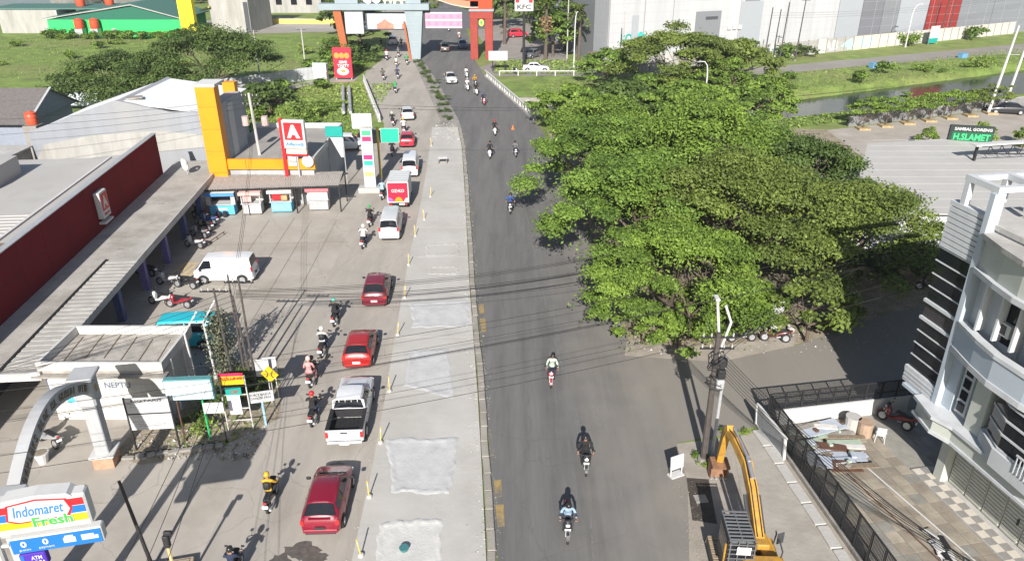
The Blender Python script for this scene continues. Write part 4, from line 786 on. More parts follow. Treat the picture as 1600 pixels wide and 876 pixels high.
t = thing('white_notice_board', 'white lettered notice board on pale blue post at the roadside', 'sign', (-12.45, 31.25, .02), R(14)); MB().box((0, 0, 1.75), (1.2, .04, .62)).build('panel', signw, t); MB().box((0, .06, .9), (.1, .06, 1.8)).build('post', mat('pale_blue_post', (.25, .42, .55)), t)
letters('FORCE MAJEUR\nDANGER AREA', 1.0, .34, ink, t, (0, -.026, 1.8), bold=.01)
t = thing('warning_sign', 'yellow diamond road sign with two black curves by the dirt plot', 'sign', (-12.35, 32.6, .02), R(-8))
MB().box((0, 0, 2.2), (.68, .02, .68), ry=R(45)).build('panel', yellowp, t); MB().tube([(0, .04, 0), (0, .04, 2.6)], .03, 7).build('post', steel, t)
for s in (-1, 1): MB().tube([(s*.2, -.016, 2.02), (s*.1, -.016, 2.12), (s*.09, -.016, 2.26), (s*.2, -.016, 2.42)], .03, 5).build('curve_mark', ink, t)
for k, (x, y, c_) in enumerate(((-12.9, 33.2, signw), (-12.9, 33.6, signw))): 
    t = thing('faded_poster_board', ['faded white poster board behind the lettered banner', 'second faded white board right behind the first, near the yellow diamond'][k], 'sign', (x+.25*k, y, .02), R(6)); MB().box((0, 0, 2.2-.1*k), (.7, .03, 1.0)).build('panel', c_, t); MB().tube([(.2, .04, 0), (.2, .04, 2.2)], .03, 6).build('post', white, t)
# ---------------------------------------------------------------- big roadside light box sign
t = thing('store_sign', 'big store sign with red, blue and yellow stripes above a blue panel', 'sign', (-14.45, 17.9, .05), R(13)); t.scale = (.88, .88, .99)
MB().box((0, 0, 6.75), (3.05, .55, 1.25), bev=.06).prow([(-1.2, 7.3), (1.2, 7.3), (1.0, 7.48), (0, 7.56), (-1.0, 7.48)], -.29, .29).build('sign_box', white, t)
sb = mat('stripe_blue', (.008, .13, .42), var=.03); sr = mat('stripe_red', (.50, .012, .02), var=.03); sy = mat('stripe_yellow', (.62, .44, .008), var=.03); fg = mat('fresh_green', (.04, .34, .05), var=.03)
for z, m_ in ((7.12, sr), (6.83, sb), (6.52, sy)): MB().box((0, -.285, z), (2.9, .02, .26)).build('stripe', m_, t)
hx = lambda k: [(-1.02*k, 6.72), (-.9*k, 7.30+.1*(k-1)), (0, 7.42+.1*(k-1)), (.9*k, 7.30+.1*(k-1)), (1.02*k, 6.9), (.85*k, 6.62-.05*(k-1)), (-.7*k, 6.58-.1*(k-1))]
MB().prow(hx(1.05), -.305, -.296).build('name_border', sr, t); MB().prow([(x*.97, 7.0+(z-7.0)*.88) for x, z in hx(1.0)], -.315, -.306).build('name_panel', white, t)
letters('Indomaret', 1.6, .40, mat('indigo', (.03, .17, .55), var=0), t, (0, -.322, 7.03), bold=.012, shear=.25); letters('Fresh', 1.3, .40, white, t, (.35, -.318, 6.57), bold=.07); letters('Fresh', 1.25, .36, fg, t, (.35, -.328, 6.57), bold=.02)
bp = MB().box((.2, 0, 5.62), (3.0, .4, .62), bev=.04).build('blue_panel', white, t); MB().box((.2, -.21, 5.62), (2.92, .02, .54)).build('blue_face', sb, bp)
for x, tx in ((-.85, 'poin'), (-.15, 'payment')):
    letters('0', .2, .24, white, bp, (x, -.228, 5.7), bold=.03); letters(tx, .36 if x < -.5 else .5, .1, white, bp, (x, -.228, 5.47))
MB().box((.62, -.225, 5.62), (.4, .012, .2)).box((.62, -.225, 5.76), (.28, .012, .08)).build('printer_icon', white, bp); MB().box((1.22, -.225, 5.64), (.42, .012, .22)).box((1.5, -.225, 5.6), (.12, .012, .14)).build('truck_icon', white, bp)
at = MB().box((-.75, 0, 4.95), (.85, .3, .55), bev=.03).build('bank_panel', mat('violet_panel', (.06, .02, .32), var=.05), t); letters('ATM\n& BCA', .5, .36, white, at, (-.62, -.16, 4.95), bold=.02); MB().box((-1.08, -.155, 4.95), (.1, .012, .5)).build('blue_strip', sb, at)
MB().tube([(-1.85, 0, 0), (-1.85, 0, 7.6)], .22, 14).build('pole', white, t)
for z in (5.6, 6.3, 7.0): MB().box((-1.6, 0, z), (.4, .1, .1)).build('bracket', white, t)
# ---------------------------------------------------------------- grey warehouse, annex and house
wh = thing('warehouse', 'grey gabled warehouse with white metal roof behind the red parapet', 'warehouse', (0, 0, 0))
MB().prow([(-45, 0), (-28.3, 0), (-28.3, 7.0), (-31.5, 7.05), (-36.2, 8.1), (-45, 5.2)], 69.2, 69.5).build('front_wall', mat('pale_grey_wall', (.235, .25, .275), var=.1, scale=.8, stretch=(1, 1, .14), stain=(.28, .278, .27), sscale=.12, samt=.6), wh)
MB().prow([(-45, 2.2), (-28.4, 3.8), (-28.4, 4.9), (-33, 5.3), (-39, 4.9), (-43.8, 4.0)], 69.13, 69.2).build('peeling_band', wallwhite, wh)
MB().prow([(-44.9, 0), (-28.4, 0), (-28.4, 6.6), (-31.5, 6.7), (-36.2, 7.7), (-44.9, 4.8)], 69.5, 80.5).build('wall', wallgrey, wh)
wroof = mat('white_metal_roof', (.74, .74, .73), rough=.5, var=.06, scale=.6, stain=(.6, .59, .57), sscale=.3, samt=.4)
for i, ((x0, z0), (x1, z1)) in enumerate((((-45.2, 4.9), (-36.2, 7.86)), ((-36.2, 7.86), (-28.1, 6.75)))):
    o = MB().prow([(x0, z0), (x1, z1), (x1, z1+.07), (x0, z0+.07)], 69.52, 80.8).build('roof', wroof, wh)
MB().prow([(-36.5, 7.9), (-35.9, 7.9), (-36.2, 8.06)], 69.5, 80.8).build('ridge_cap', steel, wh); MB().box((-35.4, 71.2, 7.95), (1.4, 1.0, .12), rz=.4).build('roof_debris', conc_d, wh)
an = thing('annex', 'weathered low concrete annex left of the grey warehouse', 'building', (0, 0, 0)); MB().box((-53, 66.5, 1.9), (15.8, 5.2, 3.8)).build('wall', conc_d, an); MB().box((-53, 66.5, 3.86), (16.2, 5.6, .12)).build('roof', conc, an)
hs = thing('house', 'house with dark grey tiled roof at the left edge beside the warehouse', 'house', (0, 0, 0)); tile = mat('slate_tile', (.13, .12, .115), var=.2, scale=3)
MB().box((-58, 83, 1.9), (14, 9, 3.8)).build('wall', mat('blue_grey_wall', (.24, .27, .33), var=.1), hs); MB().prof([(78, 3.8), (88.2, 3.8), (83, 6.3)], -50.9, -50.6).build('gable', mat('blue_grey_wall2', (.22, .25, .31)), hs)
for i in range(10):
    y0, z0 = 77.6+i*.54, 3.75+i*.26
    MB().prof([(y0, z0), (y0+.6, z0+.29), (y0+.6, z0+.35), (y0, z0+.08)], -65.5, -50.3).build('tile_course', tile, hs)
MB().prof([(83, 6.3), (88.4, 3.7), (88.4, 3.8), (83, 6.4)], -65.5, -50.3).build('rear_roof', tile, hs); MB().prof([(77.5, 3.8), (83, 6.42), (83, 6.56), (77.5, 3.94)], -50.3, -50.05).build('barge_board', wallgrey, hs)
def tank(label, loc, m_, r=.55, h=1.3, name='water_tank'):
    t = thing(name, label, 'water tank', loc); MB().tube([(0, 0, 0), (0, 0, .1), (0, 0, h*.8), (0, 0, h*.95), (0, 0, h)], [r*.92, r, r, r*.7, r*.3], 14).build('body', m_, t, smooth=40); MB().tube([(0, 0, h), (0, 0, h+.08)], [r*.25, r*.25], 10).build('lid', m_, t)
    for z in (.3, .6, .9): MB().tube([(0, 0, h*z-.03), (0, 0, h*z+.03)], [r*1.03]*2, 14).build('rib', m_, t)
tank_o = mat('orange_plastic', (.62, .09, .04), rough=.45, var=.1)
tank('orange water tank on the roof edge beside the slate-roofed house', (-49.2, 76.8, 4.0), tank_o); MB_ = MB()
tank('shiny steel water tank at the left edge near the slate-roofed house', (-55.5, 75.8, 3.92), mat('bright_steel', (.6, .6, .6), rough=.25, metal=.9, var=.1), .7, 1.5)
st = thing('tank_stand', 'low concrete stand under the orange tank by the house', 'stand', (-49.2, 76.8, 0)); MB().box((0, 0, 1.99), (1.4, 1.4, 3.98)).build('block', conc_d, st); st2 = thing('tank_stand', 'concrete stand under the shiny steel tank', 'stand', (-55.5, 75.8, 0)); MB().box((0, 0, 1.95), (1.7, 1.7, 3.9)).build('block', conc_d, st2)
# ---------------------------------------------------------------- orange store, kiosk canopy, kiosks, pylons
s = thing('corner_store', 'flat-roofed corner store with orange fascia and tall orange tower', 'shop', (0, 0, 0))
MB().box((-21.7, 70, 1.9), (8.6, 12, 3.8)).build('wall', wallgrey, s); MB().box((-21.7, 70, 3.84), (8.6, 12, .06)).build('roof', mat('roof_felt', (.32, .30, .275), var=.12, scale=.5, stain=(.2, .19, .18), sscale=.3, samt=.5), s)
MB().box((-21.1, 63.85, 3.75), (7.8, .3, .9)).build('orange_fascia', orangep, s)
for x in (-23.2, -19.9, -18.6): MB().box((x, 63.68, 3.75), (.05, .05, .9)).build('fascia_joint', mat('dark_orange', (.5, .16, .01)), s)
MB().box((-17.35, 70, 4.05), (.2, 12.2, .5)).build('parapet', conc, s); MB().box((-21.7, 76.1, 4.05), (8.7, .25, .55)).build('parapet', white, s)
MB().box((-25.6, 64.0, 5.3), (1.6, 1.1, 10.4)).build('tower', orangep, s); MB().box((-25.6, 64.6, 10.56), (1.8, 2.4, .22)).build('tower_cap', mat('cap_grey', (.55, .55, .54)), s)
MB().box((-25.5, 67.2, 4.4), (1.2, 5.3, 8.8)).build('tower_wall', mat('tower_grey', (.33, .34, .36), var=.08), s); MB().box((-24.86, 66.6, 4.6), (.06, 1.2, 7.8)).build('light_strip', white, s); MB().box((-25.9, 70.2, 4.9), (1.1, .8, 9.4)).build('rear_tower', orangep, s)
for z in (3.1, 5.0, 6.9, 8.8): MB().box((-25.6, 63.44, z), (1.6, .02, .03)).build('panel_joint', mat('dark_orange', (.5, .16, .01)), s)
kc = thing('kiosk_canopy', 'grey corrugated canopy on posts sheltering four food kiosks', 'canopy', (0, 0, 0))
def corr(wd, ln, n):
    v = []; f = []; k = n*4
    for j, (y, z) in enumerate(((0, 0), (ln, .32))):
        for i in range(k+1): v.append((wd*i/k, y, z + .035*math.sin(2*math.pi*i/4)))
    f = [(i, i+1, k+2+i, k+1+i) for i in range(k)]; return MB().add(v, f)
csheet = corr(1.02, 3.0, 5).mesh('roof_sheet', mat('corrugated_grey', (.36, .335, .31), rough=.8, var=.14, scale=.8, stain=(.24, .2, .17), sscale=.5, samt=.6))
for k in range(12): put('roof_sheet', csheet, kc, (-26.9+k*1.0, 60.6+.11*k, 2.45+.008*(k % 2)), R(3))
MB().box((-20.8, 61.35, 2.36), (12.4, .1, .14), rz=R(5.5)).build('front_beam', darksteel, kc); MB().box((-20.8, 64.15, 2.6), (12.4, .1, .14), rz=R(5.5)).build('rear_beam', darksteel, kc)
for x in (-26.6, -22.6, -18.6, -14.9): MB().box((x, 61.4+.1*(x+20.8), 1.15), (.1, .1, 2.3)).build('post', darksteel, kc); MB().box((x, 64.1+.1*(x+20.8), 1.27), (.1, .1, 2.54)).build('post', darksteel, kc)
def kiosk(x, y, wd, label, kind):
    k = thing('food_kiosk', label, 'kiosk', (x, y, .02), R(4), 'food kiosks under the canopy'); skyb = mat('sky_blue', (.10, .42, .70), var=.08); pinkish = mat('faded_pink', (.55, .36, .34), var=.12, scale=4); cream = mat('cream_board', (.62, .58, .52), var=.12, scale=4)
    lo = {'blue': skyb, 'pink': signw, 'mixed': skyb, 'red': steel}[kind]; MB().box((0, 0, .55), (wd*.86, 1.0, .9), bev=.02).build('counter', lo, k)
    MB().box((0, -.05, 1.03), (wd*.95, 1.2, .06)).build('counter_top', signw, k)
    for sx in (-1, 1):
        for sy in (-1, 1): MB().box((sx*wd*.43, sy*.5, 1.5), (.08 if kind != 'blue' else .34, .08, 1.0)).build('corner_post', signw, k)
    MB().box((0, .45, 1.5), (wd*.84, .05, .9)).build('back_panel', black if kind == 'blue' else cream, k)
    MB().box((0, -.05, 2.1), (wd*1.02, 1.5, .1), rx=R(6)).build('roof', {'blue': cream, 'pink': pinkish, 'mixed': cream, 'red': mat('tin_brown', (.42, .36, .31), var=.15)}[kind], k)
    MB().box((0, -.78, 1.98), (wd*1.04, .05, .28)).build('banner', {'blue': mat('royal_blue', (.08, .25, .6), var=.08), 'pink': pinkish, 'mixed': signw, 'red': mat('rose_red', (.68, .16, .18), var=.25, scale=6)}[kind], k)
    if kind in ('pink', 'mixed'): MB().box((-.3, -.52, 1.45), (wd*.4, .03, .5)).build('menu_board', pinkish if kind == 'pink' else redp, k)
    if kind == 'mixed': MB().box((.35, -.5, 1.4), (.5, .25, .4)).build('carton', mat('cardboard', (.45, .29, .14)), k); MB().box((0, -.53, .55), (wd*.82, .02, .7)).build('poster', mat('cyan_poster', (.2, .55, .72), var=.25, scale=3), k)
    if kind == 'blue': MB().box((0, -.52, .6), (wd*.4, .02, .2)).build('label', signw, k); MB().box((-.25, -.9, .3), (.3, .3, .5), bev=.03).build('stool', black, k); MB().box((.3, -.9, .3), (.3, .3, .5), bev=.03).build('stool', black, k)
    if kind == 'red': MB().box((0, -.52, 1.45), (wd*.8, .02, .7)).build('tarpaulin', cream, k)
    for sx in (-1, 1): MB().wheel((sx*wd*.35, -.35, .09), .1, .05, 10).build('caster', rubber, k)
kiosk(-24.9, 61.5, 2.4, 'blue and white food kiosk, leftmost of the four under the canopy', 'blue'); kiosk(-22.4, 61.7, 1.8, 'faded pink and white food kiosk, second from the left', 'pink'); kiosk(-20.0, 62.2, 2.0, 'food kiosk with cyan poster front and brown carton, third from left', 'mixed'); kiosk(-16.9, 62.7, 1.9, 'closed food kiosk with rose red banner, rightmost under the canopy', 'red')
t = thing('pylon_sign', 'tall red-posted pylon sign with white letter A in a red square', 'sign', (-18.75, 63.6, 0), R(-6))
MB().box((-.95, 0, 3.9), (.3, .25, 7.8)).build('post', redp, t); MB().box((.15, 0, 6.45), (1.95, .45, 2.5), bev=.06).build('sign_box', white, t); MB().box((.15, -.235, 6.75), (1.6, .02, 1.5)).build('red_square', redp, t)
letters('A', 1.15, 1.15, white, t, (.15, -.255, 6.75), bold=.07); letters('Alfamidi', 1.6, .3, mat('alfa_blue', (.05, .2, .6), var=0), t, (.15, -.24, 5.65), bold=.03); MB().box((.2, 0, 4.95), (1.8, .4, .4), bev=.03).build('lower_box', mat('cream_panel', (.72, .55, .4)), t); MB().box((.15, 0, 4.66), (2.0, .42, .12)).build('red_bar', redp, t)
for z in (4.3, 3.85): MB().box((-.3, -.05, z), (.75, .1, .38)).build('small_sign', signw, t)
MB().tube([(1.05, -.06, 4.1), (1.05, .06, 4.1)], .52, 20).build('round_sign', signw, t)
MB().box((.15, .05, 2.4), (.12, .12, 4.5)).build('post', steel, t)
t = thing('tenant_pylon', 'slim white tenant pylon with coloured name plates beside the box truck', 'sign', (-13.2, 67.4, 0), R(2))
MB().box((0, 0, .25), (2.2, 1.0, .5)).build('plinth', conc, t); MB().box((0, 0, 3.3), (1.05, .3, 5.8)).build('column', signw, t); MB().box((-.3, 0, 6.65), (1.8, .3, 1.35), bev=.03).build('top_panel', white, t)
for k, (z, c_) in enumerate(((5.6, (.06, .5, .2)), (5.05, (.6, .03, .12)), (4.5, (.7, .62, .4)), (3.95, (.66, .66, .66)), (3.35, (.6, .03, .15)), (2.8, (.03, .42, .3)), (2.25, (.6, .62, .62)), (1.75, (.75, .35, .15)), (1.2, (.66, .66, .66)))):
    MB().box((0, -.16, z), (.8, .02, .42)).build('name_plate', mat('plate_%d' % k, c_, var=.1, scale=6), t)
t = thing('road_sign', 'plain green direction sign on a yellow cantilever post above the road', 'sign', (-12.6, 69.7, 0), 0)
MB().tube([(0, 0, 0), (0, 0, 5.5)], [.13, .11], 10).build('post', ypm, t); MB().tube([(0, 0, 5.3), (1.9, 0, 5.3)], .06, 8).build('arm', ypm, t); MB().box((1.15, -.09, 4.75), (1.65, .04, 1.3)).build('panel', mat('sign_green', (.02, .38, .26), rough=.4, var=.06), t); MB().box((1.15, -.075, 4.75), (1.72, .03, 1.37)).build('border', white, t)
t = thing('shop_banner', 'teal shop sign with white pennant on steel posts beside the orange fascia', 'sign', (-16.6, 69.5, 0), R(-3))
MB().box((0, 0, 5.15), (1.6, .2, .95)).build('teal_panel', tealp, t); MB().prow([(-.45, 4.6), (.75, 4.6), (.7, 2.7), (.45, 2.7)], -.02, .02).build('pennant', signw, t)
for x in (-.7, .75): MB().tube([(x, .1, 0), (x, .1, 4.7)], .05, 6).build('post', steel, t)
rb_ = thing('parking_rail', 'low rusty parking rail lying before the shop canopy', 'rail', (-23.6, 55.2, .02), R(78)); MB().tube([(-1.6, 0, .25), (1.6, 0, .25)], .04, 6).build('rail', rust, rb_)
for x in (-1.5, -.5, .5, 1.5): MB().tube([(x, 0, 0), (x, 0, .25)], .035, 6).build('foot', rust, rb_)
sd = thing('satellite_dish', 'white satellite dish at the far end of the red parapet', 'dish', (-28.2, 63.2, 3.02), R(-40)); MB().tube([(0, 0, 0), (0, 0, .8)], .04, 6).build('mast', steel, sd)
MB().tube([(0, .06, .95), (0, 0, .95), (0, -.14, .95)], [.12, .4, .58], 18, cap=False).build('bowl', white, sd)
# ---------------------------------------------------------------- right side: white building with bowed balconies
O2 = Vector((18.63, 29.59)); DA = Vector((.19, -.982)).normalized(); NB = Vector((-DA.y, DA.x))
def B(a, b): p = O2 + DA*a + NB*b; return (p.x, p.y)
def bs(a0, a1, b0, b1, z0, z1, m=None): return (m or MB()).prism([B(a0, b0), B(a1, b0), B(a1, b1), B(a0, b1)], z0, z1)
def bp_(pts, z0, z1): return MB().prism([B(*p) for p in pts], z0, z1)
bw = mat('building_white', (.48, .50, .515), rough=.7, var=.1, scale=1.2, stretch=(1, 1, .2), stain=(.34, .345, .34), sscale=.9, samt=.55); bcream = mat('building_cream', (.42, .44, .40), var=.06, scale=.8); bgrey = mat('building_pale_blue', (.38, .43, .48), var=.06, scale=.8)
bd = thing('corner_building', 'white three-storey building with bowed balconies, dark glazed strip and rooftop frames', 'building', (0, 0, 0))
bs(-.4, 14, .3, 11, 3.4, 12.0).build('upper_wall', bw, bd); bs(2.3, 14, .75, 11, 0, 3.4).build('ground_wall', bcream, bd); bs(.1, 14.2, .2, 11.2, 12.0, 12.2).build('roof', conc, bd)
z = 4.4
for k in range(9):
    h = .72 if k == 4 else .58
    g = bs(-.45, 1.45, -.02, .28, z, z+h).build('window_pane', mat('spandrel_brown', (.05, .045, .05), rough=.3, var=.15) if k == 4 else glass_dark, bd)
    z += h; th = .14 if k in (3, 4) else .05
    bs(-.52, 1.5, -.12 if k in (3, 4) else -.06, .29, z, z+th).build('fin', bw, bd); z += th
bs(-.55, 1.5, -.16, .29, 4.2, 4.4).build('sill', bw, bd)
for k in range(6): bs(-.5, 1.5, -.16-.02*(k % 2), .29, 3.62+k*.1, 3.7+k*.1).build('louvre', bw, bd)
bs(-.25, 1.2, -.32, .3, 3.45, 3.6).build('cornice', bgrey, bd)
for k in range(8): bs(-.45, 1.45, -.1, .29, z+.05+k*.23, z+.24+k*.23).build('louvre', bw, bd)
bs(-.5, 1.5, -.08, .28, z+1.9, z+2.1).build('louvre_cap', bw, bd); zt = z + 2.1
for (b0, b1) in ((-.05, .2), (1.7, 1.95)):
    f = bs(-.1, 1.7, b0, b1, zt+1.0, zt+1.25).build('roof_frame', bw, bd)
    for a in (-.05, 1.35): bs(a, a+.26, b0, b1, zt, zt+1.0).build('frame_post', bw, f)
    bs(1.7, 5.0, b0+2, b1+2, zt+.8, zt+1.1).build('frame_beam', bw, f)
bs(-.1, .16, .2, 5, zt+1.0, zt+1.22).build('frame_beam', bw, bd); bs(1.4, 1.66, .2, 5, zt+1.0, zt+1.22).build('frame_beam', bw, bd); bs(3.2, 5.2, 1.4, 4, 12.2, 13.4).build('roof_room', bcream, bd)
bs(1.5, 1.75, -.2, .3, 3.7, zt+1.0).build('corner_post', bgrey, bd)
bow = [(1.76, -.18), (3.2, -.55), (4.4, -.75), (6, -.7), (8, -.35), (14, -.2)]
def bowed(z0, z1, out, name, m_, thick=.25): 
    pts = [(a, b-out) for a, b in bow]; inn = [(a, b-out+thick) for a, b in bow][::-1]; return bp_(pts + inn, z0, z1).build(name, m_, bd)
def slab(z0, z1, out, m_, name='balcony_slab'): return bp_([(a, b-out) for a, b in bow] + [(14, .29), (1.76, .29)], z0, z1).build(name, m_, bd)
slab(6.5, 6.75, .05, bw); bowed(6.75, 7.75, 0, 'balcony_parapet', bgrey); bowed(7.75, 7.92, .06, 'parapet_cap', bw, .36)
slab(10.2, 10.42, .08, bw); bowed(10.42, 11.7, -.12, 'upper_parapet', bcream, .2); slab(11.7, 11.9, .1, conc, 'eaves_slab')
for k in range(6): a = 2.6 + k*.9; bs(a, a+.1, -.25, -.18+.3, 8.0, 10.2).build('balcony_post', bw, bd)
for a, wd in ((3.3, 1.0), (5.1, 1.2), (7.2, 1.4), (9.5, 1.4)):
    f = bs(a-.12, a+wd+.12, .2, .31, 7.3, 9.75).build('window_frame', bw, bd); bs(a, a+wd, .17, .2, 7.9, 9.6).build('pane', glass_dark, f)
f = bs(2.5, 3.1, .1, .31, 3.9, 6.4).build('window_frame', bw, bd)
for k in range(4): bs(2.62, 2.98, .06, .1, 4.05+k*.58, 4.48+k*.58).build('pane', glass_dark, f)
bs(3.4, 4.2, -.1, .3, 3.7, 6.5).build('pier', bcream, bd); bs(1.76, 2.3, .1, .3, 3.7, 6.5).build('pier', bgrey, bd)
f = bp_([(4.5, -.1), (5.6, -.55), (7.6, -.55), (8.2, -.1), (8.2, .29), (4.5, .29)], 4.3, 6.4).build('bay_window', glass_dark, bd)
for zz in (4.3, 4.95, 5.6, 6.25): bp_([(4.45, -.12), (5.58, -.6), (7.62, -.6), (8.25, -.12), (8.25, .28), (4.45, .28)], zz, zz+.08).build('mullion', bw, f)
bp_([(4.3, -.2), (5.5, -.7), (7.7, -.7), (8.4, -.2), (8.4, .29), (4.3, .29)], 3.5, 4.28).build('bay_base', bw, bd)
# ground floor cornice, beam, shutters
bp_([(.9, -.6), (2.5, -.95), (3.4, -.6), (14, -.4), (14, .74), (.9, .74)], 3.55, 3.7).build('cornice', bw, bd); bp_([(1.1, -.5), (2.5, -.8), (3.3, -.48), (14, -.28), (14, .74), (1.1, .74)], 2.95, 3.55).build('beam', bcream, bd); bp_([(1.0, -.58), (2.5, -.88), (3.4, -.56), (14, -.36), (14, .74), (1.0, .74)], 2.82, 2.95).build('moulding', bw, bd)
bs(2.3, 2.75, .25, .75, 0, 2.82).build('column', bcream, bd)
shm = mat('shutter_cream', (.48, .48, .42), rough=.5, var=.08)
for k in range(11):
    a = 2.8 + k*1.0; d = bs(a, a+.96, .68, .745, .12, 2.82).build('shutter', shm, bd)
    for j in range(15): bs(a+.04, a+.92, .64, .68, .2+j*.17, .30+j*.17).build('shutter_slat', shm, d)
bs(6.5, 6.56, .58, .64, 1.0, 1.3).build('handle', darksteel, bd)
rl = bs(6.6, 9, -.75, -.7, 4.75, 4.82).build('balcony_rail', bw, bd)
for k in range(14): bs(6.65+k*.17, 6.69+k*.17, -.74, -.71, 4.0, 4.75).build('baluster', bw, rl)
for a, z_ in ((3.6, 8.3), (8.8, 8.2)):
    ac = bs(a-.35, a+.45, -.02, .18, z_, z_+.55).build('air_unit', mat('ac_cream', (.46, .46, .43)), bd); bs(a-.2, a+.25, -.04, -.02, z_+.08, z_+.47).build('fan_grille', darksteel, ac)
# ---------------------------------------------------------------- yard with single tiles
yf = struct(MB().sheet([B(-3.4, 1.2), B(12, .5), B(12, -6.0), B(9.6, -5.55), (14.05, 20.6), (13.2, 28.5), (12.9, 31.2), B(-3.2, -5.6)], .025).build('yard_floor', mat('tile_grout', (.26, .25, .22), var=.15, scale=2)))
tk = dict(rough=.8, var=.2, scale=1.6, stain=(.17, .155, .125), sscale=.45, samt=.6, world=True, detail=7); tcols = [mat('tile_beige', (.30, .265, .21), **tk), mat('tile_brown', (.245, .212, .17), **tk), mat('tile_grey', (.225, .215, .19), **tk), mat('tile_sand', (.325, .287, .228), **tk)]
tms = [MB().box((0, 0, 0), (.60, .60, .03), bev=.006).mesh('tile', m_) for m_ in tcols]; ra = math.atan2(DA.y, DA.x)
for i in range(24):
    for j in range(9):
        a, bb = -2.7 + i*.62, -.76 - j*.62; p = B(a, bb); xf = 12.9 + (31.2-p[1])*.108
        if p[0] < xf + .55 or False: continue
        k = 2 if random.random() < (.75 if j > 4 else .12) else ((i*2+j) % 3 == 0 and 1 or random.choice([0, 3, 0, 1]))
        put('tile', tms[k], yf, (p[0], p[1], .038 + random.uniform(0, .006)), ra)
tr = struct(bp_([(1.7, -.42), (14, -.42), (14, .74), (1.7, .74)], 0, .10).build('terrace', conc))
ct = [MB().box((0, 0, 0), (.385, .385, .02)).mesh('tile', m_) for m_ in (mat('check_cream', (.52, .48, .41), var=.08), mat('check_grey', (.24, .235, .22), var=.1))]
for i in range(29):
    for j in range(2): p = B(1.95 + i*.4, -.19 + j*.4); put('tile', ct[(i+j) % 2], tr, (p[0], p[1], .108), ra)
# ---------------------------------------------------------------- black metal fence, low white wall
def fence(p0, p1, zb, zt_, label, n):
    p0, p1 = Vector(p0), Vector(p1); L_ = (p1-p0).length; t = thing('metal_fence', label, 'fence', (p0.x, p0.y, 0), math.atan2(p1.y-p0.y, p1.x-p0.x), 'black metal fences round the tiled yard')
    for zz in (zb+.05, (zb+zt_)*.42+.1, zt_): MB().box((L_/2, 0, zz), (L_, .05, .06)).build('rail', darksteel, t)
    pm_ = MB().box((0, 0, (zb+zt_)/2), (.07, .07, zt_-zb)).mesh('post', darksteel); bm_ = MB().box((0, 0, (zb+zt_)/2), (.028, .02, zt_-zb)).mesh('bar', darksteel)
    for k in range(n+1): put('post', pm_, t, (L_*k/n, 0, 0))
    k = .1
    while k < L_: put('bar', bm_, t, (k, 0, 0)); k += .075
    return t
fence((12.85, 31.1), (14.15, 20.2), .25, 1.9, 'black barred fence running along the concrete path beside the yard', 12)
fence((12.8, 31.2), (20.6, 32.6), .95, 1.95, 'black barred fence on top of the low white wall at the yard end', 9)
t = thing('low_wall', 'low bright white wall closing the far end of the tiled yard', 'wall', (16.7, 31.9, 0), math.atan2(1.4, 7.8)); MB().box((0, 0, .47), (7.8, .16, .94)).build('body', white, t); MB().box((0, 0, .96), (7.86, .24, .05)).build('coping', white, t)
t = thing('plinth_wall', 'dark concrete plinth under the long barred fence', 'wall', (13.5, 25.65, 0), math.atan2(-10.9, 1.3)); MB().box((0, 0, .11), (10.9, .25, .22)).build('body', conc_d, t)
pth = struct(MB().sheet([(10.0, 20), (13.6, 20), (12.55, 30.8), (10.9, 30.3), (10.2, 26)], .024).build('concrete_path', mat('path_concrete', (.33, .31, .275), var=.12, scale=.7, bump=.3, stain=(.24, .21, .18), sscale=.4, samt=.6)))
cs = MB().box((0, 0, 0), (1.25, .5, .08), bev=.02).mesh('cover_slab', conc)
for k in range(8): put('cover_slab', cs, pth, (12.35+k*.16, 30.2-k*1.32, .065), math.atan2(-10.9, 1.3) + R(random.uniform(-2, 2)))
t = thing('framed_panel', 'white-framed grey panel leaning upright against the black fence', 'panel', (12.55, 29.9, .02), math.atan2(-2.8, .5)); MB().box((0, 0, .68), (2.75, .04, 1.15), rx=R(6)).build('mesh_panel', mat('grey_mesh', (.25, .26, .27), var=.15), t)
MB().box((0, -.03, 1.28), (2.9, .12, .1), rx=R(6)).build('frame', white, t); MB().box((0, .04, .1), (2.9, .12, .1)).build('frame', white, t)
for sx in (-1, 1): MB().box((sx*1.4, 0, .68), (.1, .12, 1.2), rx=R(6)).build('frame', white, t)
# scrap pile: boards and sheets
t = thing('scrap_pile', 'untidy pile of scrap boards and metal sheets beside the fence in the yard', 'scrap', (15.3, 29.4, .05)); sc = [mat('scrap_white', (.55, .54, .52), var=.15, scale=4), wood, rust, mat('scrap_green', (.34, .42, .34), var=.15, scale=4), conc_d, mat('scrap_blue', (.36, .40, .46), var=.1)]
for k in range(34):
    ln = random.uniform(.9, 2.3); wdt = random.uniform(.1, .5) if k % 4 else random.uniform(.5, .9); MB().box((0, 0, 0), (ln, wdt, .04)).build('board', random.choice(sc), t, (random.uniform(-1.0, 1.2), random.uniform(-1.7, 1.6), .05+.03*(k % 9)), R(random.uniform(-16, 22))).rotation_euler[1] = R(random.uniform(-5, 5))
for k in range(14): MB().box((0, 0, 0), (random.uniform(.15, .4), random.uniform(.1, .3), random.uniform(.05, .2)), bev=.02).build('rubble', random.choice(sc), t, (random.uniform(-1.2, 1.5), random.uniform(-1.8, 1.9), .25*random.random()+.1), random.random()*3)
t = thing('plastic_chair', 'white plastic chair standing at the shade edge in the yard', 'chair', (18.0, 30.0, .05), R(160)); MB().box((0, 0, .43), (.44, .44, .04), bev=.015).build('seat', white, t); MB().box((0, .2, .68), (.42, .04, .42), rx=R(-8), bev=.015).build('backrest', white, t)
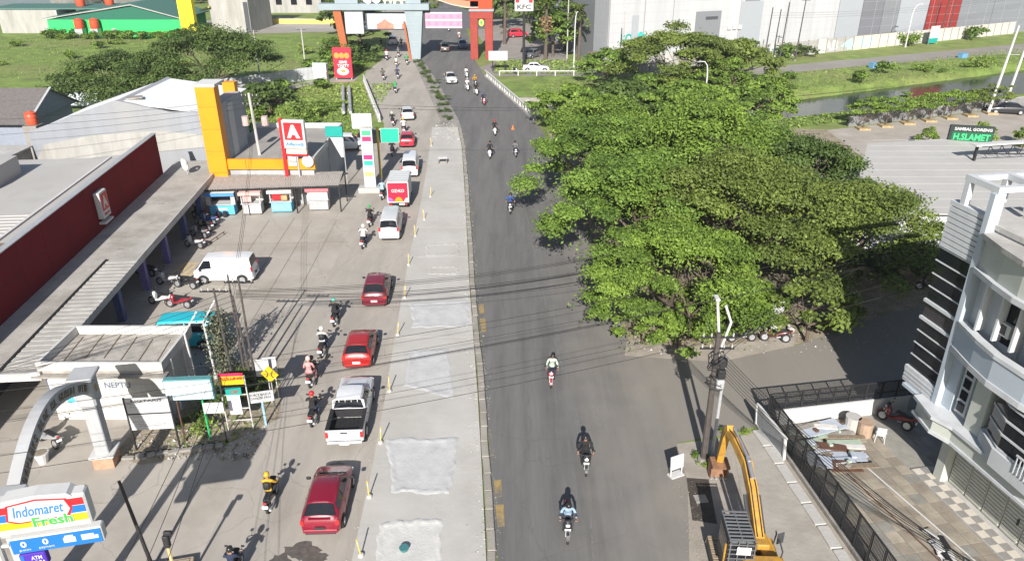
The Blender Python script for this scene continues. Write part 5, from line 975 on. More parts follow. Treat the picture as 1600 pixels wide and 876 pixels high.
for sx in (-1, 1):
    for sy in (-1, 1): MB().tube([(sx*.19, sy*.19, .42), (sx*.22, sy*.22, 0)], .022, 6).build('leg', white, t)
    MB().box((sx*.22, .02, .62), (.05, .4, .03)).build('armrest', white, t)
for k, (x, y, m_, lb) in enumerate(((17.0, 30.9, conc, 'grey drum with rubbish at the end of the low white wall'), (17.45, 30.45, mat('tan_sack', (.35, .25, .18), var=.2), 'tan lidless drum beside the grey one near the plastic chair'))):
    t = thing('drum', lb, 'drum', (x, y, .05)); MB().tube([(0, 0, 0), (0, 0, .75)], [.34, .36], 14, cap=True).build('body', m_, t); MB().tube([(0, 0, .74), (0, 0, .8)], [.38, .38], 14).build('rim', m_, t)
t = thing('pipe', 'long thin white pipe lying across the tiled yard', 'pipe', (0, 0, 0)); MB().tube([(16.2, 29.0, .09), (18.6, 21.8, .10)], .035, 7).build('tube', white, t); MB().tube([(16.15, 29.15, .09), (16.2, 29.0, .09)], .05, 7).build('end_cap', steel, t)
t = thing('pipe', 'rusty rod lying left of the white pipe in the yard', 'pipe', (0, 0, 0)); MB().tube([(15.5, 27.4, .09), (17.2, 21.8, .10)], .028, 6).build('tube', rust, t); MB().tube([(15.47, 27.5, .09), (15.5, 27.4, .09)], .04, 6).build('end_cap', rust, t)
t = thing('tarp_heap', 'heap of white and black tarpaulin scraps at the near end of the pipe', 'scrap', (17.7, 22.6, .06))
for k in range(16): MB().box((0, 0, 0), (random.uniform(.2, .9), random.uniform(.1, .35), .04), bev=.01).build('scrap', random.choice([white, white, black, conc_d]), t, (random.uniform(-.6, .5), random.uniform(-1.0, 1.3), .04+.03*(k % 5)), R(100+random.uniform(-25, 25))).rotation_euler[0] = R(random.uniform(-10, 10))
motorcycle((19.3, 31.3), 40, (.16, .02, .015), 'red motorcycle parked in deep shade at the yard end under the building', 'parked motorcycles', 8)
# ---------------------------------------------------------------- excavator
yl = mat('excavator_yellow', (.48, .26, .035), rough=.45, var=.12, scale=2, stain=(.22, .13, .06), sscale=1.8, samt=.75); dk = mat('excavator_dark', (.045, .05, .055), rough=.5, var=.2)
t = thing('excavator', 'yellow excavator with caged dark cab and boom reaching forward at the roadside', 'excavator', (9.0, 21.3, .02), R(-3))
for sx in (-1, 1):
    o = MB().prof([(1.5, .15), (1.75, .42), (1.5, .7), (-1.5, .7), (-1.75, .42), (-1.5, .15)], sx*.95-.24, sx*.95+.24).build('track', dk, t)
    pad = MB().box((0, 0, 0), (.54, .2, .06), bev=.01).mesh('track_pad', mat('pad_earth', (.28, .22, .15), var=.3, scale=5))
    for k in range(13): put('track_pad', pad, o, (sx*.95, -1.5+k*.25, .72))
    for k in range(3): q = put('track_pad', pad, o, (sx*.95, 1.62+.06*k, .6-.16*k)); q.rotation_euler = (R(-50), 0, 0)
MB().box((0, -.4, .95), (2.0, 2.8, .4), bev=.05).build('deck', dk, t); MB().box((.3, -1.2, 1.5), (1.5, 1.5, .8), bev=.08).build('engine_cover', yl, t); MB().box((.75, .2, 1.3), (.6, 1.3, .4), bev=.05).build('tank_box', yl, t)
cb = MB().box((-.55, .1, 1.85), (.95, 1.5, 1.6), bev=.06).build('cab', dk, t)
MB().box((-1.035, .15, 2.05), (.02, 1.1, .9)).build('window', glass_dark, cb); MB().box((-.55, .86, 2.1), (.75, .02, .9)).build('window', glass_dark, cb); MB().box((-.55, -.66, 2.15), (.75, .02, .7)).build('window', glass_dark, cb)
bargrey = mat('guard_grey', (.13, .135, .14), rough=.45, var=.1)
for k in range(9): MB().box((-.55, -.6+k*.18, 2.73), (.95, .05, .04)).build('roof_bar', bargrey, cb)
for x in (-1.0, -.55, -.1): MB().box((x, .12, 2.71), (.05, 1.6, .05)).build('roof_bar', bargrey, cb)
for k in range(6): MB().box((-.55, -.75, 1.5+k*.22), (1.0, .035, .035)).build('rear_bar', bargrey, cb)
for k in range(4): MB().box((-1.0+k*.3, -.75, 2.05), (.035, .035, 1.3)).build('rear_bar', bargrey, cb)
MB().box((-.5, -.79, 2.35), (.5, .02, .34)).build('plate', plate_w, cb); MB().tube([(-1.06, -.4, 1.3), (-1.06, -.4, 2.3)], .04, 6).build('handrail', yl, cb)
MB().box((.55, .55, 1.45), (.5, .7, .5), bev=.04).build('boom_foot', yl, t)
P3 = [(.5, .6, 1.5), (.48, 2.2, 2.5), (.42, 3.3, 3.05), (.2, 4.4, 3.35), (.05, 5.3, 3.3)]; hh = [.25, .33, .33, .26, .16]
def beam(P3, hh, wd):
    v = []; f = []
    for i, p in enumerate(P3):
        a, b_ = Vector(P3[max(0, i-1)]), Vector(P3[min(len(P3)-1, i+1)]); d = (b_-a).normalized(); up = (Vector((0, 0, 1)) - d*d.z).normalized(); sd_ = d.cross(up)
        for su, sv in ((-1, -1), (1, -1), (1, 1), (-1, 1)): v.append(Vector(p) + sd_*su*wd/2 + up*sv*hh[i])
    for i in range(len(P3)-1):
        for k in range(4): f.append((i*4+k, i*4+(k+1) % 4, i*4+4+(k+1) % 4, i*4+4+k))
    return MB().add(v, f + [(3, 2, 1, 0), tuple(range(len(P3)*4-4, len(P3)*4))])
bo = beam(P3, [h*.75 for h in hh], .34).build('boom', yl, t)
for s_ in (-.1, .1): MB().tube([(p[0]+s_, p[1], p[2]+h*.75+.05) for p, h in zip(P3, hh)], .025, 5).build('hose', black, bo)
MB().tube([(.42+.02, 3.0, 3.4), (.2, 4.9, 3.62)], .06, 8).tube([(.44, 2.3, 3.15), (.42, 3.3, 3.42)], .09, 8).build('stick_cylinder', chrome, t)
for s_ in (-.27, .27): MB().tube([(.5+s_, 1.0, 1.5), (.46+s_, 2.2, 2.4)], .08, 8).build('boom_cylinder', dk, t)
st_ = beam([(.05, 5.0, 3.55), (.06, 5.55, 2.9), (.1, 6.0, 1.4), (.12, 6.1, .85)], [.12, .24, .18, .12], .28).build('stick', yl, t); MB().tube([(.06, 6.0, 2.9), (.11, 6.32, 1.4)], .06, 8).build('bucket_cylinder', chrome, st_)
bk = mat('bucket_rust', (.24, .13, .075), rough=.7, var=.3, scale=4); bu = MB().prof([(5.55, .95), (6.35, .95), (6.55, .5), (6.4, .12), (6.0, .05), (5.95, .12), (6.25, .3), (6.3, .55), (6.1, .8), (5.6, .82)], -.28, .5).build('bucket', bk, t)
for k in range(4): MB().box((-.2+k*.21, 5.92, .1), (.08, .2, .05)).build('tooth', steel, bu)
MB().box((-.26, 6.15, .5), (.03, .7, .7), bev=.01).box((.48, 6.15, .5), (.03, .7, .7), bev=.01).build('bucket_cheek', bk, bu)
for k in range(2): MB().tube([(.98, -.4+k*.9, 1.3), (1.05, -.4+k*.9, 2.0), (1.05, .1+k*.5, 2.1)], .03, 6).build('handrail', dk, t)
MB().box((1.15, .3, 2.0), (.3, .05, .5), rz=.4, bev=.02).build('mirror', dk, t)
struct(MB().sheet([(7.7, 24.6), (8.7, 24.4), (9.0, 27.2), (8.0, 27.3)], .0275).build('boom_shadow_earth', mat('shadow_dark_earth', (.06, .05, .042), var=.3, scale=3, bump=.8)))  # patch of dark earth, its tone mostly the boom's shadow painted in
mh = struct(MB().box((8.35, 25.9, .045), (.55, .5, .03), rz=.1).build('manhole_cover', conc_d))
t = thing('standing_board', 'small white board on a foot standing at the road edge by the excavator', 'sign', (7.55, 27.5, .02), R(25)); MB().box((0, 0, .75), (.72, .04, .72), rx=R(-6), bev=.01).build('panel', signw, t); MB().box((-.3, 0, .22), (.05, .05, .44)).box((.3, 0, .22), (.05, .05, .44)).build('leg', white, t); MB().box((0, 0, .03), (.7, .4, .05)).build('foot', white, t)
# ---------------------------------------------------------------- restaurant with grey roof, sign, trussed canopy
t = thing('restaurant', 'restaurant hall with wide pale grey metal roof behind the big trees', 'restaurant', (0, 0, 0)); fp = [(24.8, 51), (36, 50.6), (47, 57), (42.5, 67.5), (32, 65.5)]
MB().prism(fp, 0, 3.9).build('wall', mat('restaurant_wall', (.52, .54, .56), var=.08, scale=.6), t)
rm_ = mat('restaurant_roof', (.40, .39, .37), rough=.6, var=.06, scale=.5, stain=(.4, .385, .36), sscale=.2, samt=.5); cx, cy = 36, 58.5; out = [(cx+(x-cx)*1.07, cy+(y-cy)*1.07) for x, y in fp]
zr = lambda x, y: 4.15 + .045*(y-50)
m = MB(); m.add([(x, y, zr(x, y)) for x, y in out] + [(x, y, zr(x, y)+.1) for x, y in out], [tuple(range(5, 10)), (4, 3, 2, 1, 0)] + [(i, (i+1) % 5, (i+1) % 5+5, i+5) for i in range(5)]); rf = m.build('roof', rm_, t)
for k in range(1, 22, 2):                  # standing seams, all parallel
    yk = 50.6 + k*.78; xl = 24.0 + max(0, yk-51)*.5 + .3; xr = min(47.3, 36.5+(yk-50.5)*1.65) if yk < 57 else 47.3-(yk-57)*.43
    MB().box(((xl+xr)/2, yk, zr(0, yk)+.115), (xr-xl-.4, .03, .016)).build('roof_seam', rm_, rf)
t = thing('roof_sign', 'green restaurant sign with pale letters on a dark board behind the grey roof', 'sign', (41.2, 66.8, 4.7), R(-14)); t.scale = (.85, .85, .8); MB().box((0, 0, 1.1), (4.3, .35, 2.0), bev=.05).build('board', mat('sign_dark', (.02, .03, .03), var=.1), t)
MB().box((.1, -.19, .85), (3.9, .02, 1.1)).build('green_face', mat('dark_green_face', (.01, .09, .04)), t); letters('H.SLAMET', 3.5, .75, mat('neon_green', (.05, .48, .18), var=0), t, (.1, -.21, .85), bold=.03); letters('SAMBAL GORENG', 3.6, .34, white, t, (.1, -.19, 1.72), bold=.03)
for x in (-1.6, 1.6): MB().box((x, .3, -.6), (.15, .15, 2.8)).build('support', darksteel, t)
t = thing('truss_canopy', 'white-edged roof canopy with dark zigzag trusses at the right edge', 'canopy', (38.6, 60.6, 0), R(12)); MB().box((4.5, .15, 6.35), (10.5, .7, .12)).build('roof', white, t)
for z_ in (6.2, 5.0): MB().tube([(0, 0, z_ if z_ > 6 else 5.6), (9.6, 0, z_)], .05, 5).build('chord', darksteel, t)
for k in range(8): MB().tube([(.8+k*1.1, 0, 6.2), (.5+k*1.1, 0, 5.55-.06*k)], .04, 5).tube([(.8+k*1.1, 0, 6.2), (1.5+k*1.1, 0, 5.5-.06*k)], .04, 5).build('web_bar', darksteel, t)
for x in (.3, 9.2): MB().box((x, .8, 3.1), (.18, .18, 6.2)).build('post', darksteel, t)
# ---------------------------------------------------------------- gateway over the road
gb = mat('gate_pale_blue', (.25, .305, .33), rough=.5, var=.06, scale=.4); brick = mat('gate_brick_red', (.27, .045, .033), rough=.8, var=.15, scale=1); gor = mat('gate_orange', (.34, .10, .035), var=.1); frd = mat('gate_frame', (.06, .065, .075), var=.1)
g = thing('gateway', 'monumental road gateway with pale beam, banners, slanted pillars and red portal', 'gateway', (0, 0, 0))
MB().box((-24.2, 140.6, 8.95), (19.4, 2.4, 1.05), bev=.06).build('beam', gb, g)
MB().prow([(-18.0, 0), (-16.5, 0), (-15.7, 8.42), (-18.9, 8.42)], 139.8, 141.2).build('centre_pillar', gb, g); MB().prow([(-18.45, 0), (-18.02, 0), (-18.92, 6.5), (-19.2, 6.5)], 139.7, 141.0).build('pillar_edge', gor, g)
for k in range(5): MB().box((-17.25, 139.78, 1.6+k*1.5), (1.7+.3*k, .03, .05)).build('pillar_joint', steel, g)
MB().box((-17.3, 140.6, 11.3), (2.6, 1.2, 3.6)).build('upper_pillar', gb, g)
MB().prow([(-30.3, 0), (-29.2, 0), (-30.1, 8.42), (-31.5, 8.42)], 139.8, 141.2).build('left_pillar', gor, g); MB().box((-27.9, 140.6, 6.4), (3.2, 1.2, 3.9)).build('left_panel', mat('gate_grey', (.42, .44, .46)), g); MB().box((-29, 140.6, 11.2), (4, 1.2, 3.4)).build('upper_block', gb, g)
MB().box((-22.2, 140.7, 6.5), (7.6, .3, 3.0)).build('banner_frame', frd, g); MB().box((-22.2, 140.5, 6.5), (6.9, .05, 2.55)).build('city_banner', mat('banner_sky', (.42, .55, .62), var=.15, scale=.6, stain=(.55, .3, .22), sscale=.25, samt=.6), g)
MB().prow([(-24, 5.25), (-24, 6.0), (-23.2, 6.4), (-22.5, 6.9), (-21.8, 6.3), (-21, 6.0), (-21, 5.25)], 140.44, 140.46).build('skyline_print', mat('skyline_red', (.5, .2, .14), var=.3, scale=1.2), g); MB().prow([(-19.6, 5.25), (-19.6, 6.1), (-18.9, 6.1), (-18.9, 5.25)], 140.44, 140.46).build('skyline_print', mat('skyline_red', (.5, .2, .14)), g)
MB().box((-11.6, 140.7, 6.9), (9.0, .3, 3.4)).build('banner_frame', frd, g); pb = MB().box((-12.1, 140.5, 6.66), (6.5, .05, 2.7)).build('pink_banner', mat('banner_pink', (.55, .24, .34), var=.1, scale=1), g)
for z in (7.9, 6.7, 5.45): MB().box((-12.1, 140.46, z), (6.5, .03, .22)).build('banner_stripe', white, pb)
for k in range(5):
    for z in (7.35, 6.1): MB().ball((-14.7+k*1.3, 140.46, z), (.3, .02, .3), 8, 6).build('banner_dot', mat('hot_pink', (.75, .2, .3)), pb)
for x in (-6.75, -4.1): MB().box((x, 140.6, 3.9), (1.35, 1.4, 7.8), bev=.05).build('red_pillar', brick, g)
MB().box((-5.42, 140.6, 7.6), (4.1, 1.5, 1.3), bev=.05).build('portal_head', brick, g); MB().box((-5.4, 140.6, 8.4), (4.4, 1.7, .35)).build('portal_cap', gb, g); MB().box((-5.4, 140.6, 10.6), (3.9, 1.2, 4.0)).build('portal_top', mat('portal_orange', (.48, .06, .02)), g)
MB().box((-5.42, 140.2, 6.2), (1.35, .1, 1.9)).build('emblem_board', frd, g); em = MB().ball((-5.42, 140.1, 6.3), (.45, .05, .62), 10, 8).build('emblem', mat('emblem_yellow', (.6, .55, .1)), g); MB().ball((-5.42, 140.02, 6.35), (.22, .04, .3), 8, 6).build('emblem_leaf', greenp, em)
pts = [(-15.6, 10.9), (-13, 10.2), (-10.5, 9.4), (-8, 8.95), (-5.9, 8.95)]
MB().prow(pts + [(x, z+.95) for x, z in pts[::-1]], 140.0, 140.9).build('sweep', mat('coral', (.62, .20, .12), var=.08), g); MB().prow([(x, z-.12) for x, z in pts] + [(x, z) for x, z in pts[::-1]], 139.9, 141).build('sweep_edge', mat('pale_pink', (.7, .5, .45)), g)
letters('GOWA', 7.2, 2.6, white, g, (-22.6, 140.0, 10.72), bold=.06)
# ---------------------------------------------------------------- mall wall in colour bands, graffiti wall of precast panels
A_, B_ = Vector((17, 139)), Vector((112, 176)); dm = (B_-A_).normalized(); nm = Vector((dm.y, -dm.x)); rm = math.atan2(dm.y, dm.x)
ml = thing('mall_building', 'huge windowless mall wall in white, grey and red vertical bands', 'building', (A_.x, A_.y, 0), rm); tot = (B_-A_).length + 30
MB().box((tot/2, 15, 13), (tot, 29.8, 26)).build('core', wallgrey, ml)
wallw = mat('mall_white', (.40, .41, .425), rough=.6, var=.06, scale=.5, stretch=(1, 1, .1), stain=(.33, .33, .33), sscale=.3, samt=.5); cols = {'w': wallw, 'l': mat('mall_light_grey', (.29, .31, .335), var=.04), 'm': mat('mall_mid_grey', (.145, .15, .17), var=.04), 'd': mat('mall_grey', (.175, .185, .20), var=.04), 'r': mat('mall_red', (.23, .022, .018), var=.05), 'g': mat('mall_right_grey', (.175, .188, .205), var=.05)}
ed = [(17, 'w'), (23.5, 'w'), (29, 'w'), (42.6, 'w'), (53, 'w'), (64.3, 'l'), (69.9, 'm'), (75, 'd'), (79, 'l'), (86.5, 'r'), (94.9, 'g'), (104, 'g'), (118, 'g'), (140, None)]
for (x0, k), (x1, _) in zip(ed, ed[1:]):
    u0, u1 = (x0-17)/dm.x, (x1-17)/dm.x; MB().box(((u0+u1)/2, -.12, 13), (u1-u0-.12, .25, 26)).build('wall_panel', cols[k], ml)
for (x0, x1, z0, z1, k) in ((33.5, 38.6, 1, 7.6, 'd'), (42.8, 47.2, 0, 9, 'l'), (43.3, 46.4, 9, 26, 'd'), (21.2, 22.4, 2, 7.5, 'l')):
    u0, u1 = (x0-17)/dm.x, (x1-17)/dm.x; MB().box(((u0+u1)/2, -.29, (z0+z1)/2), (u1-u0, .08, z1-z0)).build('grey_patch', cols[k], ml)
for k in range(24): MB().box((3+k*5.2, -.255, 13), (.05, .02, 26)).build('panel_joint', steel, ml)
for k in range(8): MB().box((tot/2, -.253, 1.5+k*1.6), (tot, .016, .03)).build('panel_joint', mat('joint_pale', (.33, .34, .35)), ml)
u = (36.7-17)/dm.x; MB().box((u, -.36, 6.4), (2.6, .12, .5)).build('vent', frd, ml)
for x0, z0 in ((40.5, 4.5), (41.6, 4.5), (42.7, 4.5)): MB().box(((x0-17)/dm.x, -.4, z0), (.8, .3, .7)).build('air_unit', white, ml)
MB().box((-1.2, 8, 9), (2.3, 14, 18)).build('side_block', mat('side_grey', (.16, .17, .18), var=.1), ml); letters('LOS', 3.2, 1.7, tealp, ml, (4.0, -.27, 3.6), bold=.03); MB().ball((6.4, -.26, 3.5), (1.0, .05, 1.1), 12, 8).build('painted_blot', mat('teal_spray', (.05, .38, .35), var=.3), ml)
MB().box((-.5, -2.6, 1.7), (8, 4, .25)).build('lean_to_roof', wood, ml); MB().box((.8, -2.6, .8), (7, 3.6, 1.6)).build('lean_to_wall', wallwhite, ml)
G0, G1 = Vector((46.4, 140.8)), Vector((112, 174.4)); dg_ = (G1-G0).normalized(); Lg = (G1-G0).length
gw = thing('graffiti_wall', 'long grey precast panel wall with pale graffiti letters along the far road', 'wall', (G0.x, G0.y, 0), math.atan2(dg_.y, dg_.x)); cw = [mat('precast_grey', (.36, .35, .33), var=.2, scale=.8, stain=(.2, .19, .17), sscale=.5, samt=.6), mat('precast_cream', (.58, .54, .42), var=.1), mat('precast_pale', (.48, .46, .43), var=.2, scale=.8)]
n = int(Lg/2.4); pmesh = [MB().box((1.2, 0, 1.25), (2.28, .12, 2.5)).mesh('wall_panel', m_) for m_ in cw]; pst = MB().box((0, 0, 1.32), (.2, .2, 2.64)).mesh('wall_post', conc_d)
for k in range(-14, n): put('wall_panel', pmesh[1 if 9 <= k <= 13 else (2 if k > 13 or k % 5 == 0 else 0)], gw, (k*2.4, 0, 0)); put('wall_post', pst, gw, (k*2.4, -.02, 0))
for tx, x, wd, m_ in (('RAB', 14.8, 5.6, signw), ('4', 20.0, 3.4, mat('aqua_spray', (.35, .60, .62))), ('U', 25.2, 3.0, mat('aqua_spray', (.35, .60, .62))), ('PG', 32.0, 6.4, signw), ('OMKS', 1.8, 5.2, mat('pale_aqua', (.5, .62, .62))), ('SMO', -7, 6.5, signw)): letters(tx, wd, 1.9, m_, gw, (x, -.075, 1.25), bold=.05)
t = thing('poster_stand', 'teal and white poster stand at the far road before the grey wall', 'sign', (84.5, 157.5, 0), R(27)); MB().box((0, 0, 2.4), (2.6, .12, 2.4)).build('poster', signw, t); MB().box((0, -.02, .8), (2.6, .14, .9)).build('base_panel', tealp, t)
for x in (-1.25, 1.25): MB().tube([(x, 0, 0), (x, 0, 3.6)], .06, 6).build('post', steel, t)
# car park wall along the canal
C0, C1 = Vector((41.2, 91.6)), Vector((70, 103.2)); t = thing('car_park_wall', 'low dark grey wall between car park and canal', 'wall', (C0.x, C0.y, 0), math.atan2(C1.y-C0.y, C1.x-C0.x)); MB().box(((C1-C0).length/2+3, 0, .6), ((C1-C0).length+6, .18, 1.2)).build('body', mat('wall_dark_grey', (.20, .20, .20), var=.2, scale=.8), t); MB().box(((C1-C0).length/2+3, 0, 1.23), ((C1-C0).length+6, .26, .06)).build('coping', conc, t)
# ---------------------------------------------------------------- bridge rails, culvert, pipes
wk = [white, mat('bw_black', (.05, .05, .05))]
for lb, P0, P1 in (('black and white post-and-rail parapet on the right side of the bridge', (2.9, 95.0), (-4.3, 124)), ('black and white post-and-rail parapet on the left side of the bridge', (-16.6, 94.0), (-23.2, 120))):
    P0, P1 = Vector(P0), Vector(P1); L_ = (P1-P0).length; t = thing('bridge_rail', lb, 'railing', (P0.x, P0.y, 0), math.atan2(P1.y-P0.y, P1.x-P0.x)); MB().box((L_/2, 0, .95), (L_, .2, .14)).build('rail', white, t); MB().box((L_/2, 0, .08), (L_, .4, .3)).build('kerb', conc, t)
    for k in range(int(L_/1.5)+1): MB().box((k*1.5, 0, .55), (.22, .22, .7)).build('rail_post', white if k % 2 else conc, t)
t = thing('culvert', 'concrete headwall with two round pipe mouths beside the bridge', 'culvert', (3.2, 106.5, -1.4), R(0)); MB().box((0, .3, .7), (5, .4, 2.0)).build('headwall', conc_d, t)
for x in (-.9, .9): MB().tube([(x, .05, .75), (x, .35, .75)], .68, 16).build('pipe_mouth', conc, t); MB().tube([(x, .02, .75), (x, .06, .75)], .55, 16).build('pipe_hollow', mat('pipe_black', (.008, .008, .008)), t)
for k, x in enumerate((-25.1, -24.2)):
    t = thing('water_pipe', ['grey pipe crossing the left ditch, left of the pair', 'grey pipe crossing the left ditch, right of the pair'][k], 'pipe', (0, 0, 0)); MB().tube([(x, 113.5, .5), (x+3.4, 97, .5)], .22, 10).build('tube', steel, t); MB().box((x+.6, 110.5, .0), (.6, .4, .6)).box((x+2.8, 100, .0), (.6, .4, .6)).build('saddle', conc, t)
# guard rail along the canal road
t = thing('guard_rail', 'low white guard rail along the canal road behind the bridge', 'railing', (-2.0, 124.6, 0), R(0)); MB().box((12, 0, .75), (24, .08, .14)).build('rail', white, t)
for k in range(9): MB().box((k*3, 0, .38), (.16, .16, .76)).build('rail_post', white, t)
t = thing('traffic_cone', 'small orange cone at the right edge of the asphalt', 'cone', (.1, 90.4, .02)); t.scale = (.75, .75, .75); MB().tube([(0, 0, .03), (0, 0, .65)], [.2, .03], 12).build('cone', mat('cone_orange', (.8, .18, .03)), t); MB().box((0, 0, .02), (.5, .5, .04)).build('foot', mat('cone_orange', (.8, .18, .03)), t)
# ---------------------------------------------------------------- billboards and fences of the far left
t = thing('billboard', 'tall red food billboard at the left end of the bridge', 'billboard', (-26.5, 121.3, 0), R(-4)); MB().box((0, 0, 2.6), (2.9, .3, 4.6), bev=.03).build('board', mat('poster_red', (.62, .025, .05), var=.08, scale=1), t)
MB().ball((-.05, -.16, 1.3), (.95, .02, .6), 12, 8).build('plate_print', mat('print_cream', (.75, .66, .5)), t); MB().ball((0, -.19, 1.35), (.4, .02, .25), 10, 6).build('food_print', mat('print_brown', (.5, .25, .08)), t); letters('GIVE\nTASTY', 1.9, 1.0, white, t, (.1, -.165, 2.45), bold=.05)
for k in range(3): MB().ball((-.85+k*.8, -.16, 3.7), (.42, .02, .45), 8, 6).build('food_print', mat('print_orange', (.75, .25, .05)), t)
for x in (-1.2, 1.2): MB().box((x, .05, .15), (.15, .15, .5)).build('leg', steel, t)
t = thing('booth', 'small white booth with pale blue poster left of the tall red billboard', 'booth', (-29.9, 120.6, 0), R(-3)); MB().box((0, 0, 1.2), (2.0, 1.2, 2.4)).build('body', signw, t); MB().box((0, -.61, 2.1), (2.1, .03, 1.4)).build('poster', mat('pale_poster', (.55, .66, .68), var=.15, scale=2), t); MB().box((0, 0, 2.5), (2.2, 1.4, .1)).build('roof', steel, t)
F0, F1 = Vector((-47.5, 107)), Vector((-30.9, 122)); t = thing('sheet_fence', 'pale corrugated sheet fence along the lane left of the booth', 'fence', (F0.x, F0.y, 0), math.atan2(F1.y-F0.y, F1.x-F0.x)); sh_ = [MB().box((.95, 0, .95), (1.86, .05, 1.9+d_)).mesh('sheet', mat('zinc_sheet', (.47, .49, .51), rough=.5, var=.12, scale=1.5, stain=(.36, .34, .32), sscale=.5, samt=.6)) for d_ in (0, -.12, .1)]
for k in range(12): put('sheet', random.choice(sh_), t, (k*1.9, .03*(k % 2), 0))
F0 = Vector((-84, 104)); t = thing('pale_wall', 'long pale wall behind the slate-roofed house', 'wall', (F0.x, F0.y, 0), R(-2)); MB().box((20, 0, .9), (40, .2, 1.8)).build('body', mat('pale_wall', (.5, .54, .58), var=.08), t); MB().box((20, 0, 1.83), (40, .3, .07)).build('coping', conc, t)
sd = thing('satellite_dish', 'white satellite dish standing on the pale wall by the house', 'dish', (-60.5, 103.0, 1.87)); MB().tube([(0, 0, 0), (0, 0, .7)], .05, 6).build('mast', steel, sd); MB().tube([(0, .1, 1.1), (0, 0, 1.1), (0, -.25, 1.15)], [.2, .75, 1.15], 18, cap=False).build('bowl', white, sd)
# bright green hall with yellow tower, white block behind
gh = thing('green_hall', 'bright green walled hall with dark green gabled roof and yellow tower', 'hall', (0, 0, 0)); bgm = mat('vivid_green', (.03, .55, .13), var=.06, scale=.3)
MB().box((-84.8, 176, 1.7), (28.6, 14, 3.4)).build('wall', bgm, gh); MB().prow([(-99, 3.4), (-70.4, 3.4), (-80.5, 6.2)], 169.0, 169.25).build('gable', mat('deep_green', (.015, .12, .075)), gh); MB().box((-98.5, 173, .9), (1.5, 9, 1.8)).build('side_wall', bgm, gh)
rgm = mat('dark_green_roof', (.06, .15, .12), rough=.6, var=.1); MB().prow([(-99.8, 3.5), (-80.5, 6.35), (-69.9, 3.5), (-69.9, 3.7), (-80.5, 6.6), (-99.8, 3.7)], 168.7, 184).build('roof', rgm, gh); MB().prow([(-99.8, 3.5), (-80.5, 6.35), (-69.9, 3.5), (-69.9, 3.62), (-80.5, 6.52), (-99.8, 3.62)], 168.5, 168.7).build('barge_board', conc, gh)
MB().box((-106, 178, 2.4), (13, 8, 4.8)).build('rear_wing', wallwhite, gh); MB().box((-98, 180, 5.0), (34, 10, .25)).build('rear_roof', rgm, gh); MB().box((-68.6, 168.2, 6), (3.0, 1.6, 12)).build('yellow_tower', mat('vivid_yellow', (.85, .66, .02), var=.05), gh); MB().box((-85.2, 168.95, 1.3), (.9, .06, .7)).build('wall_vent', wallgrey, gh)
for k, (x, y, z, lb) in enumerate(((-96.5, 179, 5.15, 'orange water tank on the green hall roof, leftmost'), (-91.5, 182, 5.15, 'orange water tank on the green hall roof, right of the pair'), (-91.8, 167.8, 1.8, 'orange tank in front of the green hall, left of two'), (-88.6, 167.9, 1.8, 'orange tank in front of the green hall, right of two'))):
    tank(lb, (x, y, z), tank_o, .95, 2.0)
for k, x in enumerate((-91.8, -88.6)): t = thing('tank_stand', 'steel stand under the %s orange tank at the green hall' % ('left' if k == 0 else 'right'), 'stand', (x, 167.8+.1*k, 0)); MB().box((0, 0, .89), (1.6, 1.6, 1.78)).build('frame', steel, t)
t = thing('white_block', 'white block with dark side beside the yellow tower', 'building', (-61.5, 181, 0), R(-6)); MB().box((0, 0, 6), (9, 12, 12)).build('wall', wallwhite, t); MB().box((0, 0, 12.1), (9.4, 12.4, .3)).build('roof', conc, t); MB().box((3.9, -6.03, 3.2), (1.0, .1, 6.4)).build('door', frd, t); MB().box((-5.2, -5, 5), (2.5, 3.5, .3), ry=R(-20)).build('awning', mat('olive_awning', (.36, .34, .12)), t)
t = thing('far_wall', 'long yellow-topped barrier wall beside the far lane left of the gateway', 'wall', (-47, 190.5, 0), R(-4)); MB().box((0, 0, .5), (42, .5, 1.0)).build('body', mat('barrier_yellow', (.75, .56, .12), var=.15, scale=.5), t); MB().box((0, 0, 1.05), (42, .3, .1)).build('cap', conc, t)
for k, (x, y, w_, d_, h_, lb) in enumerate(((-55, 218, 26, 10, 5, 'pale low shed far behind the gateway on the left'), (-118, 262, 60, 10, 7, 'long pale wall building at the far left beyond the pond'), (-42, 250, 22, 12, 7, 'white far building behind the left pillar of the gateway'), (26, 215, 20, 18, 10, 'dark restaurant building behind the palms'))):
    t = thing('far_building', lb, 'building', (x, y, 0)); MB().box((0, 0, h_/2), (w_, d_, h_)).build('wall', wallwhite if k != 3 else mat('dark_brick', (.12, .06, .05)), t); MB().box((0, 0, h_+.15), (w_+.6, d_+.6, .3)).build('roof', [roofg, conc, roofg, redp][k], t)
    for j in range(int(w_/4)): MB().box((-w_/2+2+j*4, -d_/2-.02, h_*.55), (1.6, .06, 1.4)).build('window', glass_dark, t)
